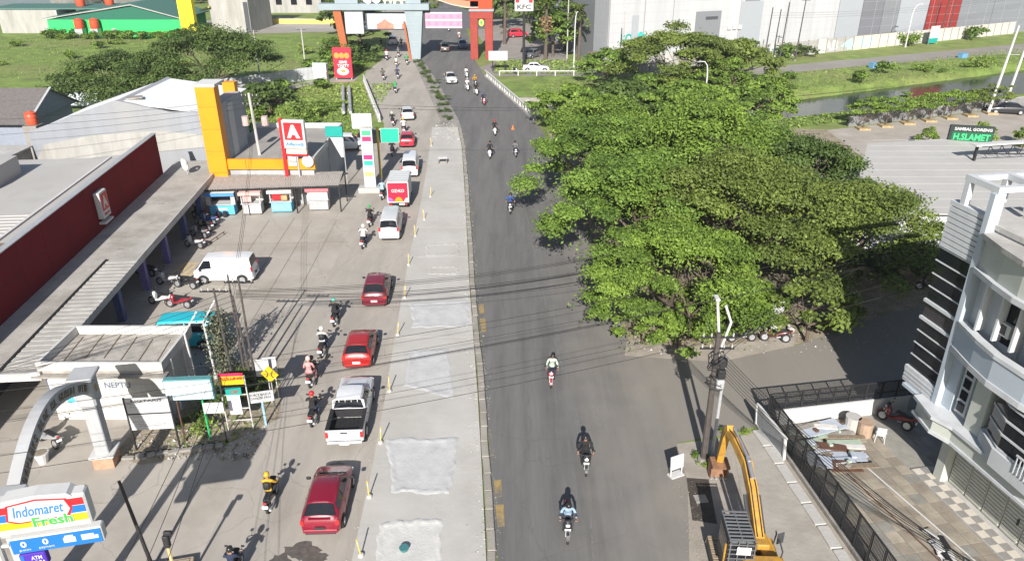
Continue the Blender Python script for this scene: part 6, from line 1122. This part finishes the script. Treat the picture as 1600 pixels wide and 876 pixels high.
# tall fried-chicken sign, white roadside board, tall lamp, twin poles
t = thing('tall_sign', 'tall restaurant pole sign with red stripes and black letters', 'sign', (2.0, 132.4, 0)); MB().tube([(0, .1, 0), (0, .1, 9)], .22, 10).build('pole', darksteel, t); MB().box((0, 0, 10.9), (3.1, .5, 3.7), bev=.05).build('sign_box', white, t)
for x in (-1.1, 1.1): MB().box((x, -.26, 11.5), (.62, .02, 2.2)).build('stripe', redp, t)
letters('KFC', 2.3, .75, ink, t, (0, -.265, 9.75), bold=.03)
t = thing('blank_board', 'blank white roadside board on two posts right of the red portal', 'billboard', (-2.3, 128.2, 0), R(0)); MB().box((0, 0, 2.55), (3.1, .12, 1.5)).build('panel', white, t)
for x in (-.9, 1.1): MB().tube([(x, .1, 0), (x, .1, 2)], .07, 6).build('post', darksteel, t)
def lamp(loc, h, arm, label, rz=0):
    t = thing('street_lamp', label, 'street lamp', (loc[0], loc[1], 0), rz); MB().tube([(0, 0, 0), (0, 0, h*.75), (-arm*.15, 0, h*.92), (-arm*.5, 0, h), (-arm, 0, h*1.01)], [.11, .09, .08, .06, .05], 8).build('pole', mat('lamp_grey', (.55, .56, .56)), t); MB().box((-arm-.25, 0, h*1.0), (.6, .2, .1), bev=.04).build('lamp_head', steel, t); MB().tube([(0, 0, 0), (0, 0, .3)], .2, 8).build('base', conc, t)
lamp((25.9, 102), 6.0, 1.0, 'curved pale street lamp rising from the trees by the canal'); lamp((10.5, 131.5), 9, -.4, 'leaning pale pole lamp left of the mall by the canal road'); lamp((77.5, 154), 8, -1.6, 'double street lamp before the grey bands of the mall')
for k, x in enumerate((62.2, 64.4)):
    t = thing('leaning_pole', ['leaning white concrete pole at the car park corner, left of the pair', 'leaning white concrete pole at the car park corner, right of the pair'][k], 'pole', (x, 98.4+k*.6, 0)); MB().tube([(0, 0, 0), (.9, 0, 11)], [.2, .12], 8).build('shaft', white, t); MB().tube([(.6, -.1, 7.5), (1.9, -.1, 7.5)], .05, 5).build('crossarm', steel, t)
# ---------------------------------------------------------------- utility poles and cables
def upole(loc, h, label, lean=(0, 0), m_=None, arms=1, r=.13):
    t = thing('utility_pole', label, 'utility pole', (loc[0], loc[1], 0)); m_ = m_ or rust; tp = Vector((lean[0], lean[1], h)); MB().tube([(0, 0, 0), tp], [r, r*.7], 8).build('shaft', m_, t); MB().tube([(0, 0, 0), (0, 0, .25)], r*1.6, 8).build('footing', conc_d, t)
    for k in range(arms):
        c_ = tp*(1-.08*k-.03); MB().box((c_.x, c_.y, c_.z), (1.5, .08, .08)).build('crossarm', darksteel, t)
        for s_ in (-.65, -.3, .3, .65): MB().tube([(c_.x+s_, c_.y, c_.z+.04), (c_.x+s_, c_.y, c_.z+.2)], .035, 6).build('insulator', conc, t)
    return t
mp = upole((9.05, 28.5), 6.9, 'thick utility pole with cable bundles and white lamp arms beside the excavator', (-.05, .1), mat('dark_pole', (.07, .06, .055), var=.3, scale=3), 2, .17)
MB().tube([(.1, .1, 5.2), (.05, .35, 6.6), (-.15, .55, 8.2)], .06, 7).build('lamp_arm', white, mp); MB().tube([(.1, .1, 6.0), (.55, .5, 7.2), (.3, .8, 7.9)], .055, 7).build('lamp_arm', white, mp); MB().box((-.15, .7, 8.3), (.2, .5, .12), bev=.03).build('lamp_head', white, mp)
for k in range(18): a = random.uniform(0, 6.28); zz = random.uniform(4.3, 6.3); rr_ = random.uniform(.2, .42); MB().tube([(rr_*math.cos(a+q), rr_*math.sin(a+q)-.05, zz+.12*math.sin(q*2)) for q in np.linspace(0, 5, 9)], .022, 4).build('cable_coil', black, mp)
for z_, m_ in ((5.0, black), (5.6, darksteel), (4.5, steel)): MB().box((.2, -.2, z_), (.35, .3, .45), bev=.04).build('junction_box', m_, mp)
upole((9.5, 28.75), 5.6, 'thin grey secondary pole right beside the thick utility pole', (.05, .1), steel, 0, .09)
for k, (x, y, h, ln, lb) in enumerate(((-15.5, 35.4, 5.6, (-.2, .2), 'thin dark pole, leftmost of the cluster on the dirt plot'), (-14.9, 35.7, 6.2, (-.1, .3), 'dark pole second from left in the cluster on the dirt plot'), (-14.3, 35.0, 5.4, (-.25, .1), 'rusty pole second from right in the cluster on the dirt plot'), (-13.9, 34.5, 6.6, (-.05, .2), 'tall dark pole, rightmost of the cluster on the dirt plot'))): upole((x, y), h, lb, ln, mat('dark_pole', (.07, .06, .055)), 1 if k in (0, 3) else 0, .075)
for k, (x, y) in enumerate(((-17.0, 34.3), (-16.5, 35.6))):
    t = thing('steel_mast', ['pale slanting pipe mast nearer the small white building', 'pale slanting pipe mast behind the first, near the turquoise minibus'][k], 'mast', (x, y, 0)); MB().tube([(0, 0, 0), (-.1, 0, 3.6), (.5, .6, 4.6)], .055, 7).build('shaft', white, t); MB().tube([(0, 0, 0), (0, 0, .2)], .1, 7).build('footing', conc, t)
ap = upole((-22.6, 66.2), 9.4, 'grey utility pole with two transformers behind the kiosk canopy', (-.3, 0), conc, 2, .16)
for s_ in (-.9, .8): MB().tube([(s_, -.1, 6.6), (s_, -.1, 7.4)], .3, 10).build('transformer', mat('transformer_pink', (.45, .35, .33)), ap)
upole((-12.05, 66.3), 4.6, 'thin black pole beside the slim tenant pylon', (0, 0), darksteel, 0, .06); upole((-14.2, 22.0), 4.2, 'dark leaning pole right of the big store sign', (-.5, .2), darksteel, 0, .08)
t = thing('signal_post', 'pale yellow post topped with a dark double lamp near the bottom edge', 'signal', (-12.6, 20.7, 0)); MB().tube([(0, 0, 0), (0, 0, 2.4)], .06, 7).build('post', mat('pale_yellow', (.55, .42, .2)), t); MB().box((0, 0, 2.7), (.22, .2, .55), bev=.03).build('lamp_box', darksteel, t); MB().box((.12, 0, 3.1), (.3, .16, .16), bev=.03).build('lamp_head', black, t)
t = thing('rubble_bed', 'small brick-edged planting bed under the dark leaning pole', 'planter', (-13.8, 21.6, .012), R(14)); MB().box((0, 0, .15), (2.6, .9, .3), bev=.03).build('edging', mat('old_brick', (.33, .26, .19), var=.3, scale=4), t); MB().box((0, 0, .31), (2.3, .6, .05)).build('soil', dirt, t)
for k, (x, y, h) in enumerate(((43.5, 134, 9.5), (45.6, 136, 9), (47.2, 137, 10), (50.5, 138.5, 10.5), (86, 161.5, 11), (89, 163.5, 9), (91, 164.5, 10), (9.9, 140, 12), (19, 133.5, 9), (-41, 125, 7), (-35, 131, 6.5))):
    upole((x, y), h, ['dark pole leftmost of the cluster before the white mall wall', 'dark pole second of the cluster before the white mall wall', 'dark pole third of the cluster before the white mall wall', 'tall dark pole rightmost of the cluster before the white mall wall', 'dark pole with crossarms left of its cluster before the right grey mall wall', 'short dark pole mid cluster before the right grey mall wall', 'dark pole right of its cluster before the right grey mall wall', 'tall pale pole beside the palms', 'thin pole before the left end of the mall', 'thin pole in the grass field left of the gateway', 'thin pole nearer the gateway in the grass field'][k], (.3 if k < 7 else 0, 0), conc if k > 6 else mat('dark_pole', (.07, .06, .055)), 1 if k in (3, 4, 7, 9, 10) else 0, .13)
def cable(a, b, sag, r=.02, n=18, lb=None):
    a, b = Vector(a), Vector(b); pts = [a.lerp(b, k/n) - Vector((0, 0, sag*4*(k/n)*(1-k/n))) for k in range(n+1)]; o = MB().tube(pts, r*.72, 5).build('overhead_cable', mat('cable_black', (.018, .018, .018), var=.1), smooth=60); tag(o, lb, 'cable', 'overhead cables'); return o
X1 = 'thin black overhead cable spanning the roads to the thick utility pole'; X2 = 'overhead cable dropping from the thick utility pole toward the lower right'; X3 = 'overhead cable running past the red parapet on the left'; X4 = 'overhead cable across the trees toward the right'
XA = 'black overhead cable of the bundle sagging over both roads into the grove'; XB = 'overhead cable crossing both roads above the light red hatchback and the pickup'
for k in range(7): cable((-14.2-.12*k, 34.8+.25*k, 5.9-.2*k), (21, 45.5+.8*(k % 3), 7.4-.25*k), 1.5+.12*k, .016+.008*(k % 2), 26, XA)
for k, (dy, dz) in enumerate(((0, 0), (.4, -.1), (.9, .1), (2.6, .1), (-2.2, .2), (-2.6, -.2))): cable((-30, 20.2+dy, 6.3+dz), (24, 38.5+dy, 6.6+dz), 1.0+.1*k, .013+.004*(k % 2), 30, XB)
for k in range(3): cable((9.05, 28.5, 6.2-.3*k), (26, 44+2*k, 6.5-.3*k), .5, .016, 16, X4)
for k in range(3): cable((9.05, 28.5, 6.5-.3*k), (10.5, 62+2*k, 7.6-.3*k), .8, .016, 16, 'overhead cable from the thick utility pole back into the grove')
for k in range(8): cable((9.05+.06*k, 28.5, 6.2-.22*k), (14.0+.7*k, 14.5, 6.4-.3*k), .5+.15*k, .017, 14, X2)
for k in range(5): cable((-14.5, 35, 5.8-.3*k), (-36, 18+2.0*k, 6.5-.35*k), .8+.15*k, .015, 18, X3)
for k in range(3): cable((-14.6, 35.4, 5.9-.3*k), (-22.6, 66.2, 8.6-.5*k), .7, .016, 16, 'overhead cable from the pole cluster to the transformer pole')
for k in range(3): cable((-22.6, 66.2, 9-.4*k), (-60, 62-2*k, 8.2-.4*k), .9, .018, 16, 'overhead cable from the transformer pole past the grey warehouse')
for k in range(2): cable((-22.6, 66.2, 9-.4*k), (36, 72+2*k, 8.8-.4*k), 1.4, .02, 24, 'overhead cable from the transformer pole across both roads')
for k in range(3): cable((-14.2, 35, 4.9-.35*k), (-11.2+.7*k, 12, 6-.2*k), .5, .016, 14, 'overhead cable from the pole cluster toward the camera')
for k in range(3): cable((43.5, 134, 8.6-.4*k), (112, 171, 9.2-.4*k), 1.2, .02, 20, 'overhead cable along the mall wall')
# ---------------------------------------------------------------- vegetation
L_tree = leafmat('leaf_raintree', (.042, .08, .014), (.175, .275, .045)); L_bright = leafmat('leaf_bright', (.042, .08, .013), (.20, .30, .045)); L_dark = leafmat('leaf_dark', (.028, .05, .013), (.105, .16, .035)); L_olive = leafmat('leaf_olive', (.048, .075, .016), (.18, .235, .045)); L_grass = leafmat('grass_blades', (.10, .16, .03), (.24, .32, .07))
def tree(label, loc, h, rad, n, leaf, lm, seed, clumps=26, flat=.30, off=(0, 0), trunk_r=.35, low=.62, group='large broadleaf trees', name='tree', forks=7):
    r = np.random.default_rng(seed); t = thing(name, label, 'tree', (loc[0], loc[1], gz(*loc)), 0, group); cl = []
    for k in range(clumps):
        a = k*2.39996 + r.uniform(-.3, .3); q = math.sqrt((k+.5)/clumps); rr = rad*q*r.uniform(.85, 1.1)
        z = h*(1 - (1-low)*q**2.0*r.uniform(.75, 1.2)) - r.uniform(0, .07)*h*(k % 3 == 0)
        cr = rad*r.uniform(.11, .33)*(1.12-.35*q)*(26/clumps)**.3; z += r.normal()*h*.055; cl.append((off[0]+rr*math.cos(a), off[1]+rr*math.sin(a), z - cr*flat, cr, cr*flat*r.uniform(.7, 1.5)))
    nf = int(n*.04); p, nn, idx = pad_points(cl, n-nf)
    # the rest of the leaves fill a continuous uneven dome between the pads
    q = np.sqrt(r.random(nf)); a = r.random(nf)*6.2832; lump = .06*np.sin(a*5+seed)+.05*np.sin(a*9+q*7)+.05*np.sin(q*11+a*3); rr = rad*q*(1+lump)*1.02
    zf = h*(1 - (1-low)*q**2.0) - h*.05 + h*.05*np.sin(rr*np.cos(a)*2.1+seed)+h*.05*np.cos(rr*np.sin(a)*2.4) - np.abs(r.normal(size=nf))*h*.035
    pf = np.column_stack([off[0]+rr*np.cos(a), off[1]+rr*np.sin(a), zf]); nfn = r.normal(size=(nf, 3))*.55 + np.array([0, -.2, .8]); nfn /= np.linalg.norm(nfn, axis=1, keepdims=True)
    near = np.array([np.argmin(((np.array(cl)[:, :2]-pp)**2).sum(1)) for pp in pf[:, :2]]) if nf < 60000 else r.integers(0, clumps, nf)
    p = np.vstack([p, pf]); nn = np.vstack([nn, nfn]); idx = np.concatenate([idx, near]); tone_c = r.uniform(.15, .85, clumps); tones = np.clip(tone_c[idx]*.75 + rng.random(n)*.45 - .1, 0, 1); yel = rng.random(n) < .02; tones[yel] = 1.0
    size = leaf*(.55 + .9*rng.random(n)); leaves(p, nn, size, tones, 'crown', lm, t)
    m = MB(); fk = Vector((off[0]*.15, off[1]*.15, h*.28)); m.tube([(0, 0, -.3), (0, 0, .2), fk*.5, fk], [trunk_r*1.35, trunk_r, trunk_r*.9, trunk_r*.8], 9)
    for k in range(forks):
        c_ = Vector(cl[(k*clumps//forks + 3) % clumps][:3]); mid = fk.lerp(c_, .5) + Vector((r.uniform(-.4, .4), r.uniform(-.4, .4), -.06*h)); m.tube([fk, fk.lerp(mid, .5), mid, c_], [trunk_r*.5, trunk_r*.34, trunk_r*.2, trunk_r*.06], 6)
        for j in range(3): q_ = Vector(cl[int(r.integers(0, clumps))][:3]); q_ = mid.lerp(q_, min(1, rad*.45/max(.1, (q_-mid).length))); m.tube([mid, mid.lerp(q_, .5)+Vector((0, 0, .15)), q_], [trunk_r*.22, trunk_r*.15, trunk_r*.05], 5)
    m.build('trunk', bark, t, smooth=60); return t
BT = [('big spreading tree nearest the camera, its low fringe over the pavement corner', (9.6, 40.8), 7.2, 5.5, 46000, .09, L_bright, 11, 62, (0, -1.0), .42), ('big spreading tree whose crown overhangs the asphalt at left', (9.2, 49), 9.0, 6.2, 46000, .105, L_tree, 12, 64, (-.8, -.5), .5), ('far left tree of the big grove, beside the approaching scooters', (8.8, 60.5), 8.6, 6.4, 38000, .115, L_tree, 13, 60, (-1.2, 0), .5),
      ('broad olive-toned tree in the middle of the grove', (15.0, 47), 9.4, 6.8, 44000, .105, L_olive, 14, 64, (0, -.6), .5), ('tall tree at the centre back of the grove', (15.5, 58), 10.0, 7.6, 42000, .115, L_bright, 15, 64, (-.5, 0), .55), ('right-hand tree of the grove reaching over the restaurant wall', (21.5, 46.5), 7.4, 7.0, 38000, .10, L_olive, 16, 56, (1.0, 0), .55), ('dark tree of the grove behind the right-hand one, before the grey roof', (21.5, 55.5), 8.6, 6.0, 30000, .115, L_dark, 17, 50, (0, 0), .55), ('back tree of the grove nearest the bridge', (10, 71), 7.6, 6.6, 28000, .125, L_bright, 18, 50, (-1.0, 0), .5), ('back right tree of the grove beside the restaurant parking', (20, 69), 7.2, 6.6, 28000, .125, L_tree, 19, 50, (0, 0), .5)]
for (lb, lc, h, rd, n_, lf, lm_, sd_, cl_, of, lo_) in BT: tree(lb, lc, h, rd, n_, lf, lm_, sd_, int(cl_*.85), .46, of, .35, lo_, forks=11)
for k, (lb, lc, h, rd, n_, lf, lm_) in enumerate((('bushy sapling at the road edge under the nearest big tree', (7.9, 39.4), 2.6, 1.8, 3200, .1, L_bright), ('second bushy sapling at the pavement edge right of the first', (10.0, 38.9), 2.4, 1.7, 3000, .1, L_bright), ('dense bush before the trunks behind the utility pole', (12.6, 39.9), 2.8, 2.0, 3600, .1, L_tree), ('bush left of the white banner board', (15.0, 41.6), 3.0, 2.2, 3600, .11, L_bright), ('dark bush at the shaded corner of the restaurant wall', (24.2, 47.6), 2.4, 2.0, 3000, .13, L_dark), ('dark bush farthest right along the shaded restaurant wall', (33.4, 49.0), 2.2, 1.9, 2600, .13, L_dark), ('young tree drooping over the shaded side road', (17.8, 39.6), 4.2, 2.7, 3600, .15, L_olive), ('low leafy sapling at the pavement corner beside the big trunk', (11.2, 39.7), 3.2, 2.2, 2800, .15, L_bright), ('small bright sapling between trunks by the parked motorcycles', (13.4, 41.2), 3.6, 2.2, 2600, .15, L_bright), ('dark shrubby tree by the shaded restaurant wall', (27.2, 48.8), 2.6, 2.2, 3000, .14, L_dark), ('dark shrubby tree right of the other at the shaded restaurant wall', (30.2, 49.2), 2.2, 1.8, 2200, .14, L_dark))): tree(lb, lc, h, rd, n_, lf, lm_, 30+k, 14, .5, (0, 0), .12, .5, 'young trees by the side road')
FT = [('dense round-topped tree on the canal bank before the mall', (24, 112), 8.8, 9.5, 24000, .19, L_olive, (0, 0)), ('dark tree on the near canal bank left of the street lamp', (14, 97), 6.2, 5.5, 8000, .26, L_dark, (0, 0)), ('low spreading tree at the bridge end by the culvert', (7.5, 92), 4.6, 5.0, 8000, .24, L_bright, (0, 0)), ('bright low tree between grove and canal below the street lamp', (22, 93), 5.0, 6.0, 8500, .24, L_bright, (0, 0)), ('light green tree at the right end of the canal bank grove', (33, 101), 5.6, 5.0, 7000, .25, L_bright, (0, 0)), ('flat-topped tree on the far canal bank right of the dense round one', (34, 117), 6.6, 6.5, 7500, .28, L_olive, (0, 0)), ('tree between the dense round one and the white sedan', (14.5, 117), 5.0, 4.5, 5000, .22, L_tree, (0, 0)), ('low bushy tree under the dense round one', (20, 106), 5.2, 5.5, 9000, .19, L_tree, (0, 0)), ('low bushy tree right under the dense round one', (29, 108), 5.4, 5.0, 9000, .19, L_bright, (0, 0)),
      ('wide dark acacia behind the white warehouse roof, left of two', (-51.5, 102.5), 7.6, 9.5, 28000, .16, L_dark, (0, 0)), ('wide dark acacia behind the orange tower, right of two', (-42.5, 109), 10.2, 9.6, 30000, .16, L_dark, (0, 0)), ('small dark tree below the right-hand acacia at the lane', (-32.5, 101), 4.2, 3.6, 4500, .24, L_dark, (0, 0)),
      ('tree beside the left leg of the gateway', (-29, 150), 9, 5, 5000, .32, L_dark, (0, 0)), ('dense tree behind the tall pole sign', (10, 150), 12, 7, 8000, .36, L_dark, (0, 0)), ('dark tree right behind the white sedan by the palms', (7.5, 143), 7.5, 4.6, 6000, .32, L_tree, (0, 0))]
for k, (lb, lc, h, rd, n_, lf, lm_, of) in enumerate(FT): tree(lb, lc, h, rd, n_, lf, lm_, 50+k, 44, .36, of, .28, .5, 'trees beyond the road')
row = ['first', 'second', 'third', 'fourth', 'fifth', 'sixth', 'seventh']
for k in range(7):
    u = k/6; x, y = 42.5+u*20, 90.4+u*8.0; t = tree('small layered tree by the car park wall, %s from the left' % row[k], (x, y), 3.5-.15*(k % 2), 2.3, 2600, .14, L_bright if k < 5 else L_olive, 80+k, 14, .22, (0, 0), .1, .72, 'row of small trees by the car park wall')
    MB().box((0, 0, .12), (1.4, 1.4, .24), bev=.02).build('planter_kerb', mat('kerb_ochre', (.34, .26, .14), var=.3, scale=4), t)
for k, (x, y, s_) in enumerate(((46.9, 83.6, 1.0), (57.5, 83.2, 1.1), (53.2, 84.2, 1.3))):
    tree(['round clipped bush in the car park left of the green sign', 'round clipped bush right of the green sign', 'pale yellow-green shrub behind the green sign'][k], (x, y), 2.0*s_, 1.1*s_, 2200, .12, L_bright if k < 2 else L_grass, 95+k, 14, .9, (0, 0), .06, .25, 'car park shrubs', 'shrub', 4)
# far tree belts, each tree its own
for k in range(34):
    x = -150 + k*8.4 + random.uniform(-3, 3); y = random.uniform(228, 300)
    if -44 < x < -14 and y < 262: y += 50
    tree('tree in the far green belt beyond the gateway and the fields', (x, y), random.uniform(6, 11), random.uniform(5, 8), 2600, .55, random.choice([L_dark, L_tree]), 120+k, 16, .4, (0, 0), .3, .5, 'far tree belt')
for k, (x, y, h, rd) in enumerate(((-36, 168, 8, 4.5), (-34.5, 186, 9, 5), (-19.5, 200, 9, 4), (-6, 196, 9, 5), (-2, 182, 8, 4), (4, 190, 10, 5))): tree(['leafy tree left of the road just beyond the gateway', 'second leafy tree left of the road beyond the gateway', 'tree on the median far beyond the gateway', 'tree right of the road far beyond the gateway', 'tree by the forecourt behind the red portal', 'tall tree behind the parked red car'][k], (x, y), h, rd, 4500, .42, L_dark, 170+k, 18, .4, (0, 0), .28, .5, 'trees beyond the gateway')
# palms
for k, (x, y, h, lb) in enumerate(((6.0, 139.5, 10.5, 'slim palm with dry brown skirt left of the leaning lamp'), (11.8, 138, 8.5, 'shaggy fan palm right beside the mall corner'), (-1.5, 158, 11, 'palm behind the red portal by the forecourt'))):
    t = thing('palm_tree', lb, 'palm', (x, y, 0), 0, 'palms before the mall'); MB().tube([(0, 0, 0), (.1, 0, h*.5), (0, 0, h)], [.35, .26, .22], 8).build('trunk', bark, t); p = []; nn = []
    for j in range(34):
        a = random.uniform(0, 6.28); el = random.uniform(-.9, 1.2); d = Vector((math.cos(a)*math.cos(el), math.sin(a)*math.cos(el), math.sin(el)))
        for q in np.linspace(.3, 2.4, 16): p.append((d.x*q, d.y*q, h + d.z*q - .18*q*q)); nn.append((random.gauss(0, .4), random.gauss(0, .4), 1))
    p = np.array(p); nn = np.array(nn); nn /= np.linalg.norm(nn, axis=1, keepdims=True); leaves(p, nn, np.full(len(p), .30), rng.random(len(p)), 'crown', L_olive, t)
    if k == 0: pp = np.array([(random.gauss(0, .45), random.gauss(0, .45), random.uniform(h*.45, h*.7)) for _ in range(260)]); leaves(pp, rng.normal(size=(260, 3)), np.full(260, .3), rng.random(260), 'dry_skirt', leafmat('dry_leaf', (.16, .1, .05), (.34, .24, .13)), t)
# shrubs: a few shared crowns, copied
def shrub_mesh(seed, lm_):
    r = np.random.default_rng(seed); cl = [(r.normal()*.45, r.normal()*.45, r.uniform(.25, .75), r.uniform(.3, .5), r.uniform(.25, .4)) for _ in range(9)]; p, nn, idx = pad_points(cl, 700); o = leaves(p, nn, .1*(.6+.9*rng.random(700)), np.clip(r.random(9)[idx]*.6+rng.random(700)*.45, 0, 1), 'crown', lm_); me = o.data; bpy.data.objects.remove(o); return me
SH = [shrub_mesh(1, L_bright), shrub_mesh(2, L_tree), shrub_mesh(3, L_dark), shrub_mesh(4, L_grass)]; stem = MB().tube([(0, 0, -.2), (.05, 0, .3), (0, .1, .7)], [.05, .04, .02], 5).mesh('trunk', bark)
def shrub(x, y, s, k, label, group):
    t = thing('shrub', label, 'shrub', (x, y, gz(x, y)), random.uniform(0, 6), group); t.scale = (s, s, s*random.uniform(.7, 1.1)); put('crown', SH[k], t); put('trunk', stem, t)
for k in range(16): x = random.uniform(-42, -26); y = random.uniform(93, 117); shrub(x, y, random.uniform(.9, 2.2), random.choice([0, 1, 1, 3]), 'wild shrub in the overgrown ditch left of the bridge', 'shrubs in the left ditch')
for k in range(8): shrub(random.uniform(-26, -22.5), random.uniform(88, 104), random.uniform(.8, 1.5), random.choice([0, 1]), 'wild shrub beside the left bridge rail', 'shrubs beside the left bridge rail')
for k in range(16): x = random.uniform(-100, -36); y = random.uniform(128, 166); shrub(x, y, random.uniform(.8, 1.8), random.choice([0, 1, 3]), 'wild shrub in the green field left of the gateway', 'shrubs in the left field')
ORD = 'first second third fourth fifth sixth seventh eighth ninth tenth eleventh twelfth thirteenth fourteenth fifteenth sixteenth seventeenth eighteenth nineteenth twentieth twenty-first twenty-second'.split()
for k in range(22): x = -98+k*1.5+random.uniform(-.6, .6); shrub(x, 166+random.uniform(-1.5, 1), random.uniform(1.2, 2.4), random.choice([0, 1, 2]), 'shrub along the foot of the green hall, %s from the left' % ORD[k], 'shrubs at the green hall')
for k in range(16): shrub(random.uniform(-34, -24.5), random.uniform(128, 150), random.uniform(1.4, 3.0), random.choice([1, 2]), 'dark shrub between the red billboard and the gateway leg', 'shrubs by the gateway leg')
for k in range(14): x = random.uniform(6, 45); y = CAN_F(x) + random.uniform(1, 9); shrub(x, y, random.uniform(.7, 1.8), random.choice([0, 1, 3]), 'wild shrub on the far canal bank', 'shrubs on the far canal bank')
for k in range(9): x = random.uniform(50, 115); y = CAN_F(x) + random.uniform(1, 7); shrub(x, y, random.uniform(.7, 2.0), random.choice([0, 1, 3]), 'wild shrub on the far canal bank at the right', 'shrubs on the far canal bank at right')
for k in range(14): x = random.uniform(7, 36); y = 92+random.uniform(-3, 3); shrub(x, y, random.uniform(.8, 1.8), random.choice([0, 1]), 'shrub on the near canal bank behind the grove', 'shrubs on the near canal bank')
for k, x in enumerate((40, 48.5, 53, 79.5, 96)): y = 140.8+(x-46.4)*.512-1.3; shrub(x, y, 2.6, k % 3, ['bush at the left graffiti by the far wall', 'dark bush by the pole cluster at the far wall', 'bush right of the pole cluster at the far wall', 'big round bush left of the red mall band', 'bush right of the poster stand at the far wall'][k], 'bushes at the graffiti wall')
for k in range(12): u = k/11; y = 95+u*42; x = (lerp_line(MED_L, y)+lerp_line(MED_R, y))/2; shrub(x, y, random.uniform(.55, .9), 2, 'dark clipped shrub on the narrow median, %s from the near end' % ORD[k], 'shrubs on the narrow median')
for k in range(9): shrub(random.uniform(-17.5, -13.2), random.uniform(29.5, 36.5), random.uniform(.35, .8), random.choice([1, 2, 3]), 'scrubby weed among the boards on the dirt plot', 'weeds on the dirt plot')
for k in range(6): shrub(random.uniform(8.5, 9.7), random.uniform(27.8, 29.2), random.uniform(.2, .38), random.choice([1, 3]), 'weed tuft at the foot of the thick utility pole', 'weeds at the utility pole')
for k in range(5): shrub(random.uniform(10.6, 12), random.uniform(30, 31), random.uniform(.18, .32), random.choice([1, 3]), 'weed tuft at the path corner near the leaning panel', 'weeds at the path corner')
for k in range(12): shrub(random.uniform(9, 20), random.uniform(40.2, 46), random.uniform(.4, .9), random.choice([0, 1]), 'low weed under the big grove', 'weeds under the grove')
# vine-covered mast between the poles
t = thing('vine_column', 'tangled vine column climbing between the poles on the dirt plot', 'vine', (-16.1, 36.0, 0)); MB().tube([(0, 0, 0), (0, 0, 3.6)], .08, 6).build('stem', rust, t); pp = np.array([(random.gauss(0, .35), random.gauss(0, .35), random.uniform(.2, 4.0)) for _ in range(1600)]); nn = rng.normal(size=(1600, 3)); nn /= np.linalg.norm(nn, axis=1, keepdims=True); leaves(pp, nn, np.full(1600, .09), rng.random(1600), 'foliage', leafmat('leaf_dusty', (.06, .07, .045), (.20, .22, .14)), t)
# grass tufts, one mass per field
def grass(poly_fn, n, size, name, label):
    p = np.array([poly_fn() for _ in range(n)]); z = np.array([gz(x, y) for x, y in p]); pts = np.column_stack([p, z + size*.5]); nn = rng.normal(size=(n, 3)); nn[:, 2] = np.abs(nn[:, 2]) + .9; nn[:, 1] -= .4; nn /= np.linalg.norm(nn, axis=1, keepdims=True)
    o = leaves(pts, nn, size*(.5+rng.random(n)), np.clip(.5+.25*np.sin(p[:, 0]*.21)*np.cos(p[:, 1]*.17)+.3*rng.normal(size=n), 0, 1), name, L_grass); tag(o, label, 'grass', kind='stuff')
U = random.uniform
grass(lambda: (U(-120, -25), U(122, 168)), 9000, .12, 'grass', 'long green grass of the field left of the gateway'); grass(lambda: (U(-45, -18), U(88, 118)), 6000, .2, 'grass', 'rough grass of the overgrown ditch left of the bridge')
def fb(): x = U(3, 120); return (x, CAN_F(x)+U(-5, 13))
def nb_(): x = U(5, 60); return (x, CAN_N(x)+U(-4, 1.5))
grass(fb, 9000, .13, 'grass', 'dry grass on the far canal bank'); grass(nb_, 3000, .22, 'grass', 'grass on the near canal bank'); grass(lambda: (U(-3, 22), U(126, 139)), 3000, .22, 'grass', 'green verge grass below the palms'); grass(lambda: (U(-17, -12.8), U(29.5, 36.5)), 700, .09, 'grass', 'dry weeds on the dirt plot of boards')
# litter under the grove: sacks and paper scraps that show between the leaves
for k in range(10):
    t = thing('litter_sack', 'pale rubbish sack lying under the grove by the side road', 'sack', (random.uniform(9.5, 19), random.uniform(40.3, 44), .02), random.uniform(0, 3), 'rubbish sacks under the grove'); m_ = random.choice([white, conc, mat('tan_sack', (.35, .25, .18)), redp]); MB().ball((0, 0, .16), (.28, .22, .18), 8, 5).build('body', m_, t); MB().tube([(.2, 0, .25), (.3, 0, .36)], [.05, .08], 6).build('neck', m_, t)
t = thing('white_banner', 'white banner board standing under the tree by the side road', 'sign', (16.3, 40.9, 0), R(15)); MB().box((0, 0, 1.1), (.8, .04, 1.9)).build('panel', signw, t); MB().tube([(-.35, .05, 0), (-.35, .05, 2.1)], .03, 6).build('post', steel, t)
for k, (x, y) in enumerate(((44.5+17, 131.5), (62+20, 141.5))): t = thing('blue_crate', ['blue crate on the far canal bank, left of two', 'blue crate on the far canal bank, right of two'][k], 'crate', (x, y, gz(x, y)), .4); MB().box((0, 0, .4), (1.3, 1.0, .8), bev=.04).build('body', mat('faded_blue', (.12, .28, .45)), t); MB().box((0, 0, .84), (1.36, 1.06, .08)).build('rim', mat('faded_blue', (.12, .28, .45)), t)

# ---------------------------------------------------------------- thin tropical haze: one closed box of even, pale air
hz = MB().box((0, 280, 17.5), (1390, 800, 43)).build('haze', bpy.data.materials.new('haze_air')); hm = hz.data.materials[0]; hm.use_nodes = True; hn = hm.node_tree.nodes; hn.remove(hn['Principled BSDF'])
pv = hn.new('ShaderNodeVolumePrincipled'); pv.inputs['Color'].default_value = (.92, .95, 1, 1); pv.inputs['Density'].default_value = .00025; pv.inputs['Anisotropy'].default_value = .2
hm.node_tree.links.new(pv.outputs[0], hn['Material Output'].inputs['Volume']); tag(hz, 'thin pale haze filling the air over the whole place', 'haze', kind='stuff')
